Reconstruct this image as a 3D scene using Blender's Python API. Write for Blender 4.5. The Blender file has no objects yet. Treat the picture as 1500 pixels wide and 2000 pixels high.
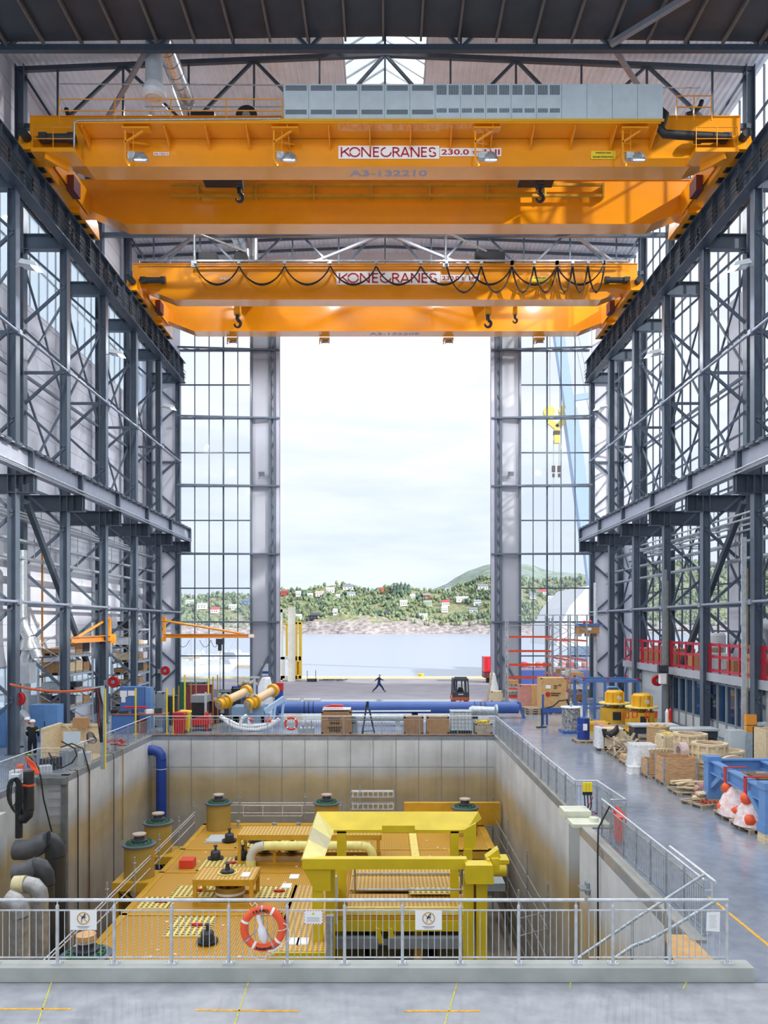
SKY, SUN, FILL, FLE, EXPO = 1.0, 4.6, 380, 700, 0.28
import bpy, math, random
from mathutils import Vector, Matrix
R = random.Random(7)
SC = bpy.context.scene
COL = SC.collection
# ---------------------------------------------------------------- camera model (image 1500 x 2000)
EYE, FP, VX, VY = 6.2, 1520.0, 752.0, 1222.0
def at(x, y, Y):                       # pixel + distance -> world point
    return Vector(((x - VX) * Y / FP, Y, EYE - (y - VY) * Y / FP))
def fl(x, y, z=0.0):                   # pixel on the horizontal plane z -> world x, y
    Y = (EYE - z) * FP / (y - VY)
    return ((x - VX) * Y / FP, Y)
cd = bpy.data.cameras.new('camera'); cam = bpy.data.objects.new('camera', cd); COL.objects.link(cam)
cam.location = (0, 0, EYE); cam.rotation_euler = (math.pi / 2, 0, 0)
cd.sensor_fit = 'VERTICAL'; cd.sensor_height = 36; cd.sensor_width = 27
cd.lens = FP * 36 / 2000
cd.shift_y = (VY - 1000) / 2000; cd.shift_x = -(VX - 750) / 2000
cd.clip_end = 6000
SC.camera = cam
# ---------------------------------------------------------------- materials
def lin(h):
    h = h.lstrip('#'); o = []
    for i in (0, 2, 4):
        c = int(h[i:i + 2], 16) / 255
        o.append(c / 12.92 if c <= .04045 else ((c + .055) / 1.055) ** 2.4)
    return (*o, 1)
MATS = {}
def mat(name, col, rough=.5, metal=0, var=.08, scale=3.0, bump=0, coat=0, col2=None, detail=6, stretch=None, spec=.5):
    if name in MATS: return MATS[name]
    m = bpy.data.materials.new(name); m.use_nodes = True; nt = m.node_tree; b = nt.nodes['Principled BSDF']
    b.inputs['Roughness'].default_value = rough; b.inputs['Metallic'].default_value = metal
    b.inputs['Specular IOR Level'].default_value = spec
    if coat: b.inputs['Coat Weight'].default_value = coat; b.inputs['Coat Roughness'].default_value = .12
    c = lin(col)
    if var or col2:
        tc = nt.nodes.new('ShaderNodeTexCoord'); mp = nt.nodes.new('ShaderNodeMapping')
        nt.links.new(tc.outputs['Object'], mp.inputs[0])
        if stretch: mp.inputs['Scale'].default_value = stretch
        n = nt.nodes.new('ShaderNodeTexNoise'); n.inputs['Scale'].default_value = scale; n.inputs['Detail'].default_value = detail
        nt.links.new(mp.outputs[0], n.inputs['Vector'])
        r = nt.nodes.new('ShaderNodeValToRGB'); nt.links.new(n.outputs['Fac'], r.inputs[0])
        r.color_ramp.elements[0].position = .32; r.color_ramp.elements[1].position = .68
        c2 = lin(col2) if col2 else tuple(min(1, x * (1 + var * 2)) for x in c[:3]) + (1,)
        c1 = c if col2 else tuple(x * (1 - var * 1.6) for x in c[:3]) + (1,)
        r.color_ramp.elements[0].color = c1; r.color_ramp.elements[1].color = c2
        nt.links.new(r.outputs[0], b.inputs['Base Color'])
        if bump:
            bp = nt.nodes.new('ShaderNodeBump'); bp.inputs['Strength'].default_value = bump; bp.inputs['Distance'].default_value = .02
            nt.links.new(n.outputs['Fac'], bp.inputs['Height']); nt.links.new(bp.outputs[0], b.inputs['Normal'])
    else: b.inputs['Base Color'].default_value = c
    MATS[name] = m; return m
def glass(name, tint, haze=.1, gloss=.07):
    m = bpy.data.materials.new(name); m.use_nodes = True; nt = m.node_tree; nt.nodes.clear()
    o = nt.nodes.new('ShaderNodeOutputMaterial'); t = nt.nodes.new('ShaderNodeBsdfTransparent'); t.inputs[0].default_value = lin(tint)
    d = nt.nodes.new('ShaderNodeBsdfTranslucent'); d.inputs[0].default_value = (.85, .92, 1, 1)
    g = nt.nodes.new('ShaderNodeBsdfGlossy'); g.inputs['Roughness'].default_value = .03
    a = nt.nodes.new('ShaderNodeMixShader'); a.inputs[0].default_value = haze
    b = nt.nodes.new('ShaderNodeMixShader'); b.inputs[0].default_value = gloss
    nt.links.new(t.outputs[0], a.inputs[1]); nt.links.new(d.outputs[0], a.inputs[2])
    nt.links.new(a.outputs[0], b.inputs[1]); nt.links.new(g.outputs[0], b.inputs[2]); nt.links.new(b.outputs[0], o.inputs[0])
    MATS[name] = m; return m
STEEL = mat('dark_painted_steel', '#556170', .33, .0, .05, 1.5)
STEELD = mat('darker_painted_steel', '#414c59', .38, 0, .05, 1.5)
GALV = mat('galvanised_steel', '#a9b2b8', .34, .55, .12, 6)
GALVL = mat('light_galvanised_steel', '#c9ced2', .4, .3, .08, 6)
ALU = mat('brushed_aluminium', '#b4bac0', .3, .7, .06, 8)
ORANGE = mat('crane_orange', '#f0990a', .3, 0, .03, .6, coat=1)
AMBER = mat('crane_yellow', '#dca620', .4, 0, .03, 1)
YEL = mat('lemon_yellow_paint', '#d2ba1e', .42, 0, .05, 1.2)
DECKY = mat('deck_yellow_paint', '#c59828', .5, 0, .08, 1.2)
MUST = mat('mustard_paint', '#a58a42', .5, 0, .06, 1)
CREAMY = mat('pale_yellow_plate', '#ecd87a', .5, 0, .06, 4)
PALEY = mat('pale_yellow_pipe', '#e6e08c', .45, 0, .05, 4)
SAFY = mat('safety_yellow', '#e8cf2a', .5, 0, .05, 4)
GREEN = mat('flange_green', '#1e5237', .45, 0, .1, 12)
NAVY = mat('navy_blue_paint', '#1e3f8f', .38, 0, .05, 3)
BLUEP = mat('pipe_blue', '#3a5ca0', .36, 0, .05, 1)
BLUE = mat('sky_blue_paint', '#6690c4', .4, 0, .05, 2)
BLUEC = mat('cabinet_blue', '#4d74ae', .45, 0, .05, 3)
BLUEG = mat('bench_grey_blue', '#7c9cb8', .45, 0, .05, 3)
RED = mat('signal_red', '#c0232b', .4, 0, .06, 4)
REDR = mat('rail_red', '#b02a3e', .4, 0, .06, 3)
RORG = mat('rack_orange_red', '#d4492c', .45, 0, .05, 4)
BLACK = mat('black_rubber', '#1d2023', .5, 0, .1, 8)
DGREY = mat('dark_grey_plastic', '#343a42', .5, 0, .08, 5)
MGREY = mat('mid_grey_paint', '#858e96', .5, 0, .06, 3)
LGREY = mat('light_grey_paint', '#bcc3c8', .5, 0, .04, 3)
CABG = mat('cabinet_grey', '#c8d4da', .45, 0, .03, 2)
WHITE = mat('white_paint', '#eceef0', .45, 0, .03, 4)
PAPER = mat('white_paper', '#f4f4f2', .7, 0, 0)
WOOD = mat('plywood', '#cdae82', .7, 0, .12, 4, col2='#b8946a', stretch=(1, 1, 6))
WOODL = mat('pale_pine', '#e4d4b4', .75, 0, .1, 5, col2='#d0b992', stretch=(1, 1, 5))
WOODG = mat('weathered_wood', '#bfb29c', .8, 0, .12, 6, col2='#9c8c76')
CARD = mat('brown_cardboard', '#a98258', .8, 0, .06, 6)
PLAST = mat('white_shrink_wrap', '#e4e6e8', .25, 0, .06, 9, bump=.6)
CONC = mat('pit_concrete', '#a6a6a0', .85, 0, .1, .9, col2='#8d8d88', bump=.15)
TAN = mat('tan_board', '#c9a06a', .7, 0, .06, 4)
PINK = mat('pink_primed_board', '#c2887c', .7, 0, .05, 4)
TEXTR = mat('sign_red', '#b01c34', .5, 0, 0)
TEXTK = mat('sign_black', '#222222', .6, 0, 0)
TEXTV = mat('sign_violet', '#a9a2b8', .6, 0, 0)
SIGNG = mat('sign_gold', '#c9a04a', .6, 0, 0)
SKIN = mat('skin', '#c89678', .6, 0, .03)
NAVYC = mat('navy_workwear', '#1d2c55', .8, 0, .1, 12)
HIVIS = mat('hi_vis_yellow', '#cfe03a', .6, 0, .05, 12)
LRING = mat('life_ring_orange', '#ee5a2c', .4, 0, .04, 6)
SILV = mat('silver_duct', '#b9bec2', .28, .75, .12, 5, stretch=(1, 1, 8))
GLW = glass('clear_window_glass', '#fdfeff', .06, .015)
GLR = glass('side_wall_glass', '#fdfeff', .06, .015)
GLF = glass('frosted_panel', '#f4fafc', .4, .03)
GLD = mat('dark_office_glass', '#1d3a5c', .06, 0, 0, spec=.9)
# ---------------------------------------------------------------- mesh builder
class MB:
    def __init__(s): s.v = []; s.f = []; s.s = []
    def add(s, vs, fs, smooth=False):
        o = len(s.v); s.v += [tuple(v) for v in vs]; s.f += [tuple(i + o for i in f) for f in fs]; s.s += [smooth] * len(fs); return s
    def box(s, x0, x1, y0, y1, z0, z1):
        if x0 > x1: x0, x1 = x1, x0
        if y0 > y1: y0, y1 = y1, y0
        if z0 > z1: z0, z1 = z1, z0
        return s.add([(x0, y0, z0), (x1, y0, z0), (x1, y1, z0), (x0, y1, z0), (x0, y0, z1), (x1, y0, z1), (x1, y1, z1), (x0, y1, z1)],
                     [(0, 3, 2, 1), (4, 5, 6, 7), (0, 1, 5, 4), (1, 2, 6, 5), (2, 3, 7, 6), (3, 0, 4, 7)])
    def cbox(s, c, sz, rz=0, tilt=None):
        m = Matrix.Rotation(rz, 3, 'Z')
        if tilt: m = m @ Matrix.Rotation(tilt[0], 3, 'X') @ Matrix.Rotation(tilt[1], 3, 'Y')
        c = Vector(c); h = [k / 2 for k in sz]; vs = []
        for z in (-1, 1):
            for x, y in ((-1, -1), (1, -1), (1, 1), (-1, 1)): vs.append(c + m @ Vector((x * h[0], y * h[1], z * h[2])))
        return s.add(vs, [(0, 3, 2, 1), (4, 5, 6, 7), (0, 1, 5, 4), (1, 2, 6, 5), (2, 3, 7, 6), (3, 0, 4, 7)])
    def beam(s, p, q, w, h=None, up=(0, 0, 1)):
        h = h or w; p = Vector(p); q = Vector(q); d = (q - p).normalized(); up = Vector(up)
        if abs(d.dot(up)) > .99: up = Vector((0, 1, 0))
        a = d.cross(up).normalized(); b = a.cross(d)
        vs = [c + a * i * w / 2 + b * j * h / 2 for c in (p, q) for i, j in ((-1, -1), (1, -1), (1, 1), (-1, 1))]
        return s.add(vs, [(0, 1, 2, 3), (7, 6, 5, 4), (0, 4, 5, 1), (1, 5, 6, 2), (2, 6, 7, 3), (3, 7, 4, 0)])
    def ibeam(s, p, q, w, h, t=.03, up=(0, 0, 1)):
        p = Vector(p); q = Vector(q); d = (q - p).normalized(); up = Vector(up)
        if abs(d.dot(up)) > .99: up = Vector((0, 1, 0))
        a = d.cross(up).normalized(); b = a.cross(d)
        for sg in (-1, 1): s.beam(p + b * sg * (h - t) / 2, q + b * sg * (h - t) / 2, w, t, b)
        s.beam(p, q, t, h - 2 * t, b); return s
    def ring(s, c, a, b, r, n): return [c + a * math.cos(2 * math.pi * i / n) * r + b * math.sin(2 * math.pi * i / n) * r for i in range(n)]
    def tube(s, p, q, r, r2=None, n=10, cap=True):
        p = Vector(p); q = Vector(q); r2 = r if r2 is None else r2
        d = (q - p).normalized(); u = Vector((0, 0, 1)) if abs(d.z) < .9 else Vector((1, 0, 0)); a = d.cross(u).normalized(); b = d.cross(a)
        A = s.ring(p, a, b, r, n); B = s.ring(q, a, b, r2, n)
        s.add(A + B, [(i, (i + 1) % n, n + (i + 1) % n, n + i) for i in range(n)], True)
        if cap: s.add(A, [tuple(range(n))][::-1]); s.add(B, [tuple(range(n))])
        return s
    def pipe(s, pts, r, n=8, closed=False):
        pts = [Vector(p) for p in pts]; N = len(pts); rings = []; pa = None
        for i in range(N):
            if closed: d = pts[(i + 1) % N] - pts[i - 1]
            else: d = pts[min(i + 1, N - 1)] - pts[max(i - 1, 0)]
            d = d.normalized()
            if pa is None: u = Vector((0, 0, 1)) if abs(d.z) < .9 else Vector((1, 0, 0)); a = d.cross(u).normalized()
            else: a = (pa - d * pa.dot(d)).normalized()
            pa = a; rr = r[i] if isinstance(r, (list, tuple)) else r
            rings += s.ring(pts[i], a, d.cross(a), rr, n)
        fs = []
        for k in range(N if closed else N - 1):
            o, o2 = k * n, ((k + 1) % N) * n
            fs += [(o + i, o + (i + 1) % n, o2 + (i + 1) % n, o2 + i) for i in range(n)]
        s.add(rings, fs, True)
        if not closed: s.add(rings[:n], [tuple(range(n))]); s.add(rings[-n:], [tuple(range(n))])
        return s
    def lathe(s, prof, c=(0, 0, 0), n=24, axis='Z', m=None):
        c = Vector(c); vs = []
        for r, z in prof:
            for i in range(n):
                t = 2 * math.pi * i / n; v = Vector((r * math.cos(t), r * math.sin(t), z))
                if axis == 'Y': v = Vector((v.x, v.z, v.y))
                if axis == 'X': v = Vector((v.z, v.x, v.y))
                if m: v = m @ v
                vs.append(c + v)
        for k in range(len(prof) - 1):     # separate rings: sharp profile corners, smooth round the axis
            seg = vs[k * n:(k + 2) * n]
            s.add(seg, [(i, (i + 1) % n, n + (i + 1) % n, n + i) for i in range(n)], True)
        return s
    def cyl(s, c, r, h, n=24, axis='Z'): return s.lathe([(0, 0), (r, 0), (r, h), (0, h)], c, n, axis)
    def prism(s, pts, o, ux, uy, th):
        o = Vector(o); ux = Vector(ux); uy = Vector(uy); th = Vector(th); n = len(pts)
        A = [o + ux * x + uy * y for x, y in pts]; B = [p + th for p in A]
        return s.add(A + B, [tuple(range(n))[::-1], tuple(range(n, 2 * n))] + [(i, (i + 1) % n, n + (i + 1) % n, n + i) for i in range(n)])
    def quad(s, a, b, c, d): return s.add([a, b, c, d], [(0, 1, 2, 3)])
    def sphere(s, c, r, n=10, sq=(1, 1, 1)):
        c = Vector(c); P = []
        for k in range(n // 2 + 1):
            t = math.pi * k / (n // 2)
            for i in range(n):
                u = 2 * math.pi * i / n; P.append(c + Vector((math.sin(t) * math.cos(u) * r * sq[0], math.sin(t) * math.sin(u) * r * sq[1], math.cos(t) * r * sq[2])))
        return s.add(P, [(k * n + i, (k + 1) * n + i, (k + 1) * n + (i + 1) % n, k * n + (i + 1) % n) for k in range(n // 2) for i in range(n)], True)
    def torus(s, c, R0, r, ax='Y', n=32, k=12):
        c = Vector(c); pts = []
        for i in range(n):
            t = 2 * math.pi * i / n; a, b = math.cos(t) * R0, math.sin(t) * R0
            pts.append(c + (Vector((a, 0, b)) if ax == 'Y' else Vector((0, a, b)) if ax == 'X' else Vector((a, b, 0))))
        return s.pipe(pts, r, k, True)
    def text(s, body, c, width=None, height=None, m=None, bold=0, depth=.004):
        """flat lettering centred on c; m maps (right, up, normal)"""
        vs, fs = text_geo(body, bold)
        if not vs: return s
        x0 = min(v[0] for v in vs); x1 = max(v[0] for v in vs); y0 = min(v[1] for v in vs); y1 = max(v[1] for v in vs)
        sx = width / (x1 - x0) if width else height / (y1 - y0); sy = height / (y1 - y0) if height else sx
        m = m or Matrix(((1, 0, 0), (0, 0, -1), (0, 1, 0))); c = Vector(c)
        return s.add([c + m @ Vector(((v[0] - (x0 + x1) / 2) * sx, (v[1] - (y0 + y1) / 2) * sy, v[2] * depth)) for v in vs], fs)
    def build(s, name, material, parent=None, **kw):
        me = bpy.data.meshes.new(name); org = Vector((0, 0, 0))
        if parent is not None: org = WORLD.get(parent.name, Vector((0, 0, 0)))
        elif s.v:
            xs, ys, zs = zip(*s.v); org = Vector(((min(xs) + max(xs)) / 2, (min(ys) + max(ys)) / 2, min(zs)))
        me.from_pydata([(v[0] - org.x, v[1] - org.y, v[2] - org.z) for v in s.v], [], s.f)
        me.polygons.foreach_set('use_smooth', s.s); me.update()
        me.materials.append(material)
        o = bpy.data.objects.new(name, me); COL.objects.link(o)
        if parent is not None: o.parent = parent
        else: o.location = org
        WORLD[o.name] = org
        tag(o, **kw); return o
WORLD = {}
_TX = {}
def text_geo(body, bold=0):
    k = (body, bold)
    if k in _TX: return _TX[k]
    cu = bpy.data.curves.new('lettering', 'FONT'); cu.body = body; cu.size = 1; cu.extrude = 1; cu.offset = bold; cu.resolution_u = 3
    ob = bpy.data.objects.new('lettering', cu); COL.objects.link(ob)
    dg = bpy.context.evaluated_depsgraph_get(); me = bpy.data.meshes.new_from_object(ob.evaluated_get(dg))
    r = ([tuple(v.co) for v in me.vertices], [tuple(p.vertices) for p in me.polygons])
    bpy.data.objects.remove(ob); bpy.data.curves.remove(cu); bpy.data.meshes.remove(me)
    _TX[k] = r; return r
def tag(o, label=None, cat=None, group=None, kind=None):
    if label: o['label'] = label
    if cat: o['category'] = cat
    if group: o['group'] = group
    if kind: o['kind'] = kind
def thing(name, label, cat, loc=(0, 0, 0), rz=0, group=None, kind=None):
    o = bpy.data.objects.new(name, None); COL.objects.link(o); o.location = loc; o.rotation_euler = (0, 0, rz)
    o.empty_display_size = .2
    WORLD[o.name] = Vector(loc) if not rz else Vector((0, 0, 0))
    tag(o, label, cat, group, kind); return o
def local(name, label, cat, loc=(0, 0, 0), rz=0, group=None):     # parts are given in the thing's own frame
    o = thing(name, label, cat, loc, rz, group); WORLD[o.name] = Vector((0, 0, 0)); return o
KIDS = {}
def dup(root, loc, rz=0, label=None, group=None, scale=None):
    if not KIDS:
        pass
    r = root.copy(); COL.objects.link(r); r.location = loc; r.rotation_euler = (0, 0, rz)
    if scale: r.scale = scale
    if label: r['label'] = label
    if group: r['group'] = group
    WORLD[r.name] = Vector((0, 0, 0))
    for ch in [o for o in ALLK(root)]:
        c = ch.copy(); COL.objects.link(c); c.parent = r
        for g in ALLK(ch):
            d = g.copy(); COL.objects.link(d); d.parent = c
    return r
def ALLK(o): return [x for x in COL.objects if x.parent == o]
def struct(name, mb, m, **kw): return mb.build(name, m, None, kind='structure', **kw)
# ================================================================ SETTING
H = math.pi / 2
DW = 67.4                                  # distance of the door wall
CY_ = [DW - 6 * k for k in range(8)]       # column lines
PL, PR, PF, PN = -13.1, 6.14, 43.8, 13.9   # pit edges: left, right, far, near
# floor material: grey coated concrete with faint stains and traffic marks
def floor_mat(nm, ca, cb, r0, r1):
    m = bpy.data.materials.new(nm); m.use_nodes = True; nt = m.node_tree; b = nt.nodes['Principled BSDF']
    tc = nt.nodes.new('ShaderNodeTexCoord'); n1 = nt.nodes.new('ShaderNodeTexNoise'); n1.inputs['Scale'].default_value = .35; n1.inputs['Detail'].default_value = 9; n1.inputs['Roughness'].default_value = .62
    n2 = nt.nodes.new('ShaderNodeTexNoise'); n2.inputs['Scale'].default_value = 3.2; n2.inputs['Detail'].default_value = 8
    for n in (n1, n2): nt.links.new(tc.outputs['Object'], n.inputs['Vector'])
    mx = nt.nodes.new('ShaderNodeMix'); mx.data_type = 'FLOAT'; mx.inputs[0].default_value = .4
    nt.links.new(n1.outputs['Fac'], mx.inputs[2]); nt.links.new(n2.outputs['Fac'], mx.inputs[3])
    r = nt.nodes.new('ShaderNodeValToRGB'); nt.links.new(mx.outputs[0], r.inputs[0])
    r.color_ramp.elements[0].position = .36; r.color_ramp.elements[0].color = lin(ca)
    r.color_ramp.elements[1].position = .62; r.color_ramp.elements[1].color = lin(cb)
    nt.links.new(r.outputs[0], b.inputs['Base Color'])
    rr = nt.nodes.new('ShaderNodeMapRange'); rr.inputs['To Min'].default_value = r0; rr.inputs['To Max'].default_value = r1
    nt.links.new(n1.outputs['Fac'], rr.inputs[0]); nt.links.new(rr.outputs[0], b.inputs['Roughness'])
    bp = nt.nodes.new('ShaderNodeBump'); bp.inputs['Strength'].default_value = .05; bp.inputs['Distance'].default_value = .01
    nt.links.new(n2.outputs['Fac'], bp.inputs['Height']); nt.links.new(bp.outputs[0], b.inputs['Normal'])
    return m
FLOOR = floor_mat('coated_concrete_floor', '#7b838f', '#959ca8', .07, .24); FLOOR2 = floor_mat('worn_concrete_floor', '#868b93', '#adb1b7', .2, .5)
f = MB()
for r in ((-24, 28, 13.53, PN - .04), (-24, -14.3, PN - .04, 32.2), (-24, PL, 32.2, PF), (6.0, 28, PN - .04, 24.0), (6.6, 28, 24.0, 26.0), (PR, 28, 26.0, PF), (-24, 28, PF, 65.5)):
    f.box(*r, -.25, 0)
struct('floor', f, FLOOR)
f = MB(); f.box(-24, 28, -8, 13.5, -.25, 0); struct('floor_front', f, FLOOR2)
# painted and taped floor lines (flat marks)
LINEY = mat('floor_line_yellow', '#e0a92c', .5, 0, .15, 9)
def strip(name, p, q, w, m=LINEY, z=.004):
    s = MB(); p = Vector((*p, z / 2 + .001)); q = Vector((*q, z / 2 + .001)); s.beam(p, q, w, z); return struct(name, s, m)
strip('trim_1', fl(-20, 1971), fl(140, 1971), .05); strip('trim_2', fl(382, 1973), fl(583, 1975), .05)
strip('trim_3', fl(790, 1975), fl(938, 1975), .05); strip('trim_4', fl(1385, 1752), fl(1520, 1862), .07)
CHALK = mat('yellow_chalk_line', '#c9c45a', .8, 0, .2, 30)
for i, (a, b) in enumerate([((101, 1918), (70, 2010)), ((485, 1920), (455, 2010)), ((893, 1920), (866, 2010)), ((1342, 1916), (1334, 1932)), ((1115, 1916), (1113, 1930))]):
    strip('trim_%d' % (5 + i), fl(*a), fl(*b), .022, CHALK)
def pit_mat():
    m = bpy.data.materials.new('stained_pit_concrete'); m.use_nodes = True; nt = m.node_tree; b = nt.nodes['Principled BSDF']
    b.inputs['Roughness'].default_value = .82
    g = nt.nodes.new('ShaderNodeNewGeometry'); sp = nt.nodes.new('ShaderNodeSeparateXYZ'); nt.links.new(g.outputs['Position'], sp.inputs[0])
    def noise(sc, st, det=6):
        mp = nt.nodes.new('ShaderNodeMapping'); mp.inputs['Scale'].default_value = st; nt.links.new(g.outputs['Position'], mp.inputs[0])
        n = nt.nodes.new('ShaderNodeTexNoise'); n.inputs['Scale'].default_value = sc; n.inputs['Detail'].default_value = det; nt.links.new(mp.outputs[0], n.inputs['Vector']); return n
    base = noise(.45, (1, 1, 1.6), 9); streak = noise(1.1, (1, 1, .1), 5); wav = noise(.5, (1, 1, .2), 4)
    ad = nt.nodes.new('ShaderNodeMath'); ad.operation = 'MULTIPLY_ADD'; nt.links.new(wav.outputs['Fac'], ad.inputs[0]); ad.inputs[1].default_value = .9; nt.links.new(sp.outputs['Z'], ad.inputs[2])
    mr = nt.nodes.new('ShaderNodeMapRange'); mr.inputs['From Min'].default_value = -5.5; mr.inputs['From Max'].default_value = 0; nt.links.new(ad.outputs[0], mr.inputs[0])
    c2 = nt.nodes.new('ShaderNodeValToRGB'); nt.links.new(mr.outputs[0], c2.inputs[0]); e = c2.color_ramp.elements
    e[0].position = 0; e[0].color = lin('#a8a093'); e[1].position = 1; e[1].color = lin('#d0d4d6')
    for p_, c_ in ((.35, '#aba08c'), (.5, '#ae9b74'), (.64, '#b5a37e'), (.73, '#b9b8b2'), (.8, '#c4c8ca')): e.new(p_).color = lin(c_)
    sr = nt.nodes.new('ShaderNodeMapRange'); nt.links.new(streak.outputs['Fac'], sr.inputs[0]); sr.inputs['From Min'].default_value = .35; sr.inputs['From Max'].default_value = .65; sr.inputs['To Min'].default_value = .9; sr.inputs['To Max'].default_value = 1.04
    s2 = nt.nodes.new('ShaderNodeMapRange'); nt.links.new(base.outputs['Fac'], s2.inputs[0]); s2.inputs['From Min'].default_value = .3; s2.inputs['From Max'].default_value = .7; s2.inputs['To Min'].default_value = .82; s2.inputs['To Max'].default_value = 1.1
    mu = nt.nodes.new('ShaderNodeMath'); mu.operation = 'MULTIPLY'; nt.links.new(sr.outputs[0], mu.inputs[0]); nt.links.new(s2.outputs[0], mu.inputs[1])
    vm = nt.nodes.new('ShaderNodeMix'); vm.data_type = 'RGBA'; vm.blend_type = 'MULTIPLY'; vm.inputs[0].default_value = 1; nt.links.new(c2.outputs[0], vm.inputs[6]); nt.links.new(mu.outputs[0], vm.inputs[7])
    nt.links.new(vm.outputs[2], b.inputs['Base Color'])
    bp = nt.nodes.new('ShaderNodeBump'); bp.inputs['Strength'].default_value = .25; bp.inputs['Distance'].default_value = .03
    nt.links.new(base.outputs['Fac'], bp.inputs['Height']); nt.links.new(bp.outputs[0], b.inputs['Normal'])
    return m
PITM = pit_mat(); PZ = -9.0
def slotwall(x0, x1, y0, y1, axis, side):
    """concrete wall with shallow vertical form joints"""
    w = MB(); w.box(x0, x1, y0, y1, PZ, -.25 if side else 0)
    L = (x1 - x0) if axis == 'x' else (y1 - y0); n = int(L / 1.22)
    for k in range(1, n):
        t = k * L / n
        if axis == 'x': w.box(x0 + t - .02, x0 + t + .02, y0 - .015, y0 + .01, PZ, -.26)
    return w
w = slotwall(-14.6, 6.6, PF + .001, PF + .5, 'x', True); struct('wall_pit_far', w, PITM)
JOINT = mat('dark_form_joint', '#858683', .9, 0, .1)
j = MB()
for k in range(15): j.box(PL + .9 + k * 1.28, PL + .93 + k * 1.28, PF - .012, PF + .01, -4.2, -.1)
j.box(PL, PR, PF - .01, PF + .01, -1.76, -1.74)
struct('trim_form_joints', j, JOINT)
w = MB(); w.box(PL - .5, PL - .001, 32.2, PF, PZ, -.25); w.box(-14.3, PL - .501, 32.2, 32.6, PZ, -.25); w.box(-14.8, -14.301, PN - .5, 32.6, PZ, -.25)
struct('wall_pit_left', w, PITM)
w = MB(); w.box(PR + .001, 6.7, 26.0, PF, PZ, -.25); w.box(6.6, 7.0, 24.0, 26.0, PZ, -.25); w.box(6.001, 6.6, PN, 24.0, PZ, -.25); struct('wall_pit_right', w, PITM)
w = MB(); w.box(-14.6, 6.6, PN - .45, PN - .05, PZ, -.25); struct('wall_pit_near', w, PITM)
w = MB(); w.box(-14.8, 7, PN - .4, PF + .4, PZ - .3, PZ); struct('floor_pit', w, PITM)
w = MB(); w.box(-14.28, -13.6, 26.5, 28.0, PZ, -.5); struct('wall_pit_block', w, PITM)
# kerb in front of the pit
w = MB(); w.prism([(-14, .001), (6.42, .001), (6.42, .25), (-14, .25)], (0, 13.52, 0), (1, 0, 0), (0, 0, 1), (0, .34, 0)); struct('trim_kerb', w, mat('kerb_concrete', '#b9bcb8', .8, 0, .08, 1.5, col2='#a3a7a2', bump=.2))
w = MB(); w.box(6.0, 6.28, 15.2, 24.0, .001, .06); w.box(PR, 6.4, 26.0, PF, .001, .05); w.box(-14.3, PL, 32.2, 32.4, .001, .06); w.box(PL - .3, PL, 32.2, PF, .001, .05); struct('trim_pit_edge', w, CONC)
w = MB(); w.box(PL, PR, PF - .03, PF + .12, .002, .05); struct('trim_pit_sill', w, mat('rusty_edge', '#7a5a44', .8, 0, .2, 4))
# ------------------------------------------------ left wall: panels, frosted bands
PANEL = mat('wall_panel_grey', '#dcdee8', .55, 0, .02, .4)
def seams(mb, x, y0, y1, z0, z1, dz=1.15):
    z = z0 + dz
    while z < z1: mb.box(x - .012, x + .012, y0, y1, z - .012, z + .012); z += dz
SEAM = mat('panel_seam', '#a9abb6', .6, 0, 0)
LX = -20.9
w = MB(); w.box(LX - .3, LX, 10, DW, 0, .9); w.box(LX - .3, LX, 10, DW, 3.95, 24.9); w.box(LX - .3, LX, 10, DW, 30.6, 38.3)
struct('wall_left', w, PANEL)
w = MB(); seams(w, LX, 10, DW, 3.95, 24.9); seams(w, LX, 10, DW, 30.6, 38); struct('trim_left_seams', w, SEAM)
def band(name, x, z0, z1, gm, step=1.0):
    t = thing(name, None, None, (x, 40, z0), kind='structure')
    g = MB(); g.box(x - .02, x, 10, DW, z0, z1); g.build('pane', gm, t)
    fr = MB(); y = 10
    while y < DW: fr.box(x - .06, x + .04, y - .04, y + .04, z0, z1); y += step
    for z in (z0, z1): fr.box(x - .1, x + .06, 10, DW, z - .06, z + .06)
    fr.box(x - .08, x + .05, 10, DW, (z0 + z1) / 2 - .04, (z0 + z1) / 2 + .04)
    fr.build('window_frame', LGREY, t)
band('window_1', LX - .1, .96, 3.9, GLF); band('window_2', LX - .1, 24.96, 30.55, GLF, 1.2)
# ------------------------------------------------ right wall: full glazing
RX = 21.2
t = thing('window_3', None, None, (RX, 40, 0), kind='structure')
g = MB(); g.box(RX, RX + .03, 10, DW, 0, 37.4); g.build('pane', GLR, t)
fr = MB(); y = DW
while y > 10: fr.box(RX - .1, RX, y - .04, y + .04, 0, 37.5); y -= 1.5
for k in range(1, 13): fr.box(RX - .12, RX, 10, DW, k * 2.93 - .05, k * 2.93 + .05)
fr.build('window_frame', STEEL, t)
w = MB(); w.box(RX - .05, RX - .001, 46.2, 48.1, 3.6, 26); w.box(RX - .05, RX - .001, 41, 42.2, 3.6, 30); struct('wall_right_panels', w, PANEL)
w = MB(); w.box(17.9, RX + .2, DW - .15, DW + .1, 0, 38.2); struct('wall_corner_right', w, PANEL)
w = MB(); w.box(LX - .3, -17.75, DW - .15, DW + .1, 0, 38.2); struct('wall_corner_left', w, PANEL)
w = MB(); w.box(LX - .3, RX + .2, DW - .1, DW + .1, 36.2, 38.6); struct('wall_far_top', w, PANEL)
w = MB(); w.box(-17.75, -9.1, DW - .1, DW + .1, 0, .7); w.box(9.2, 17.9, DW - .1, DW + .1, 0, .7); struct('wall_far_plinth', w, MGREY)
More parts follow.
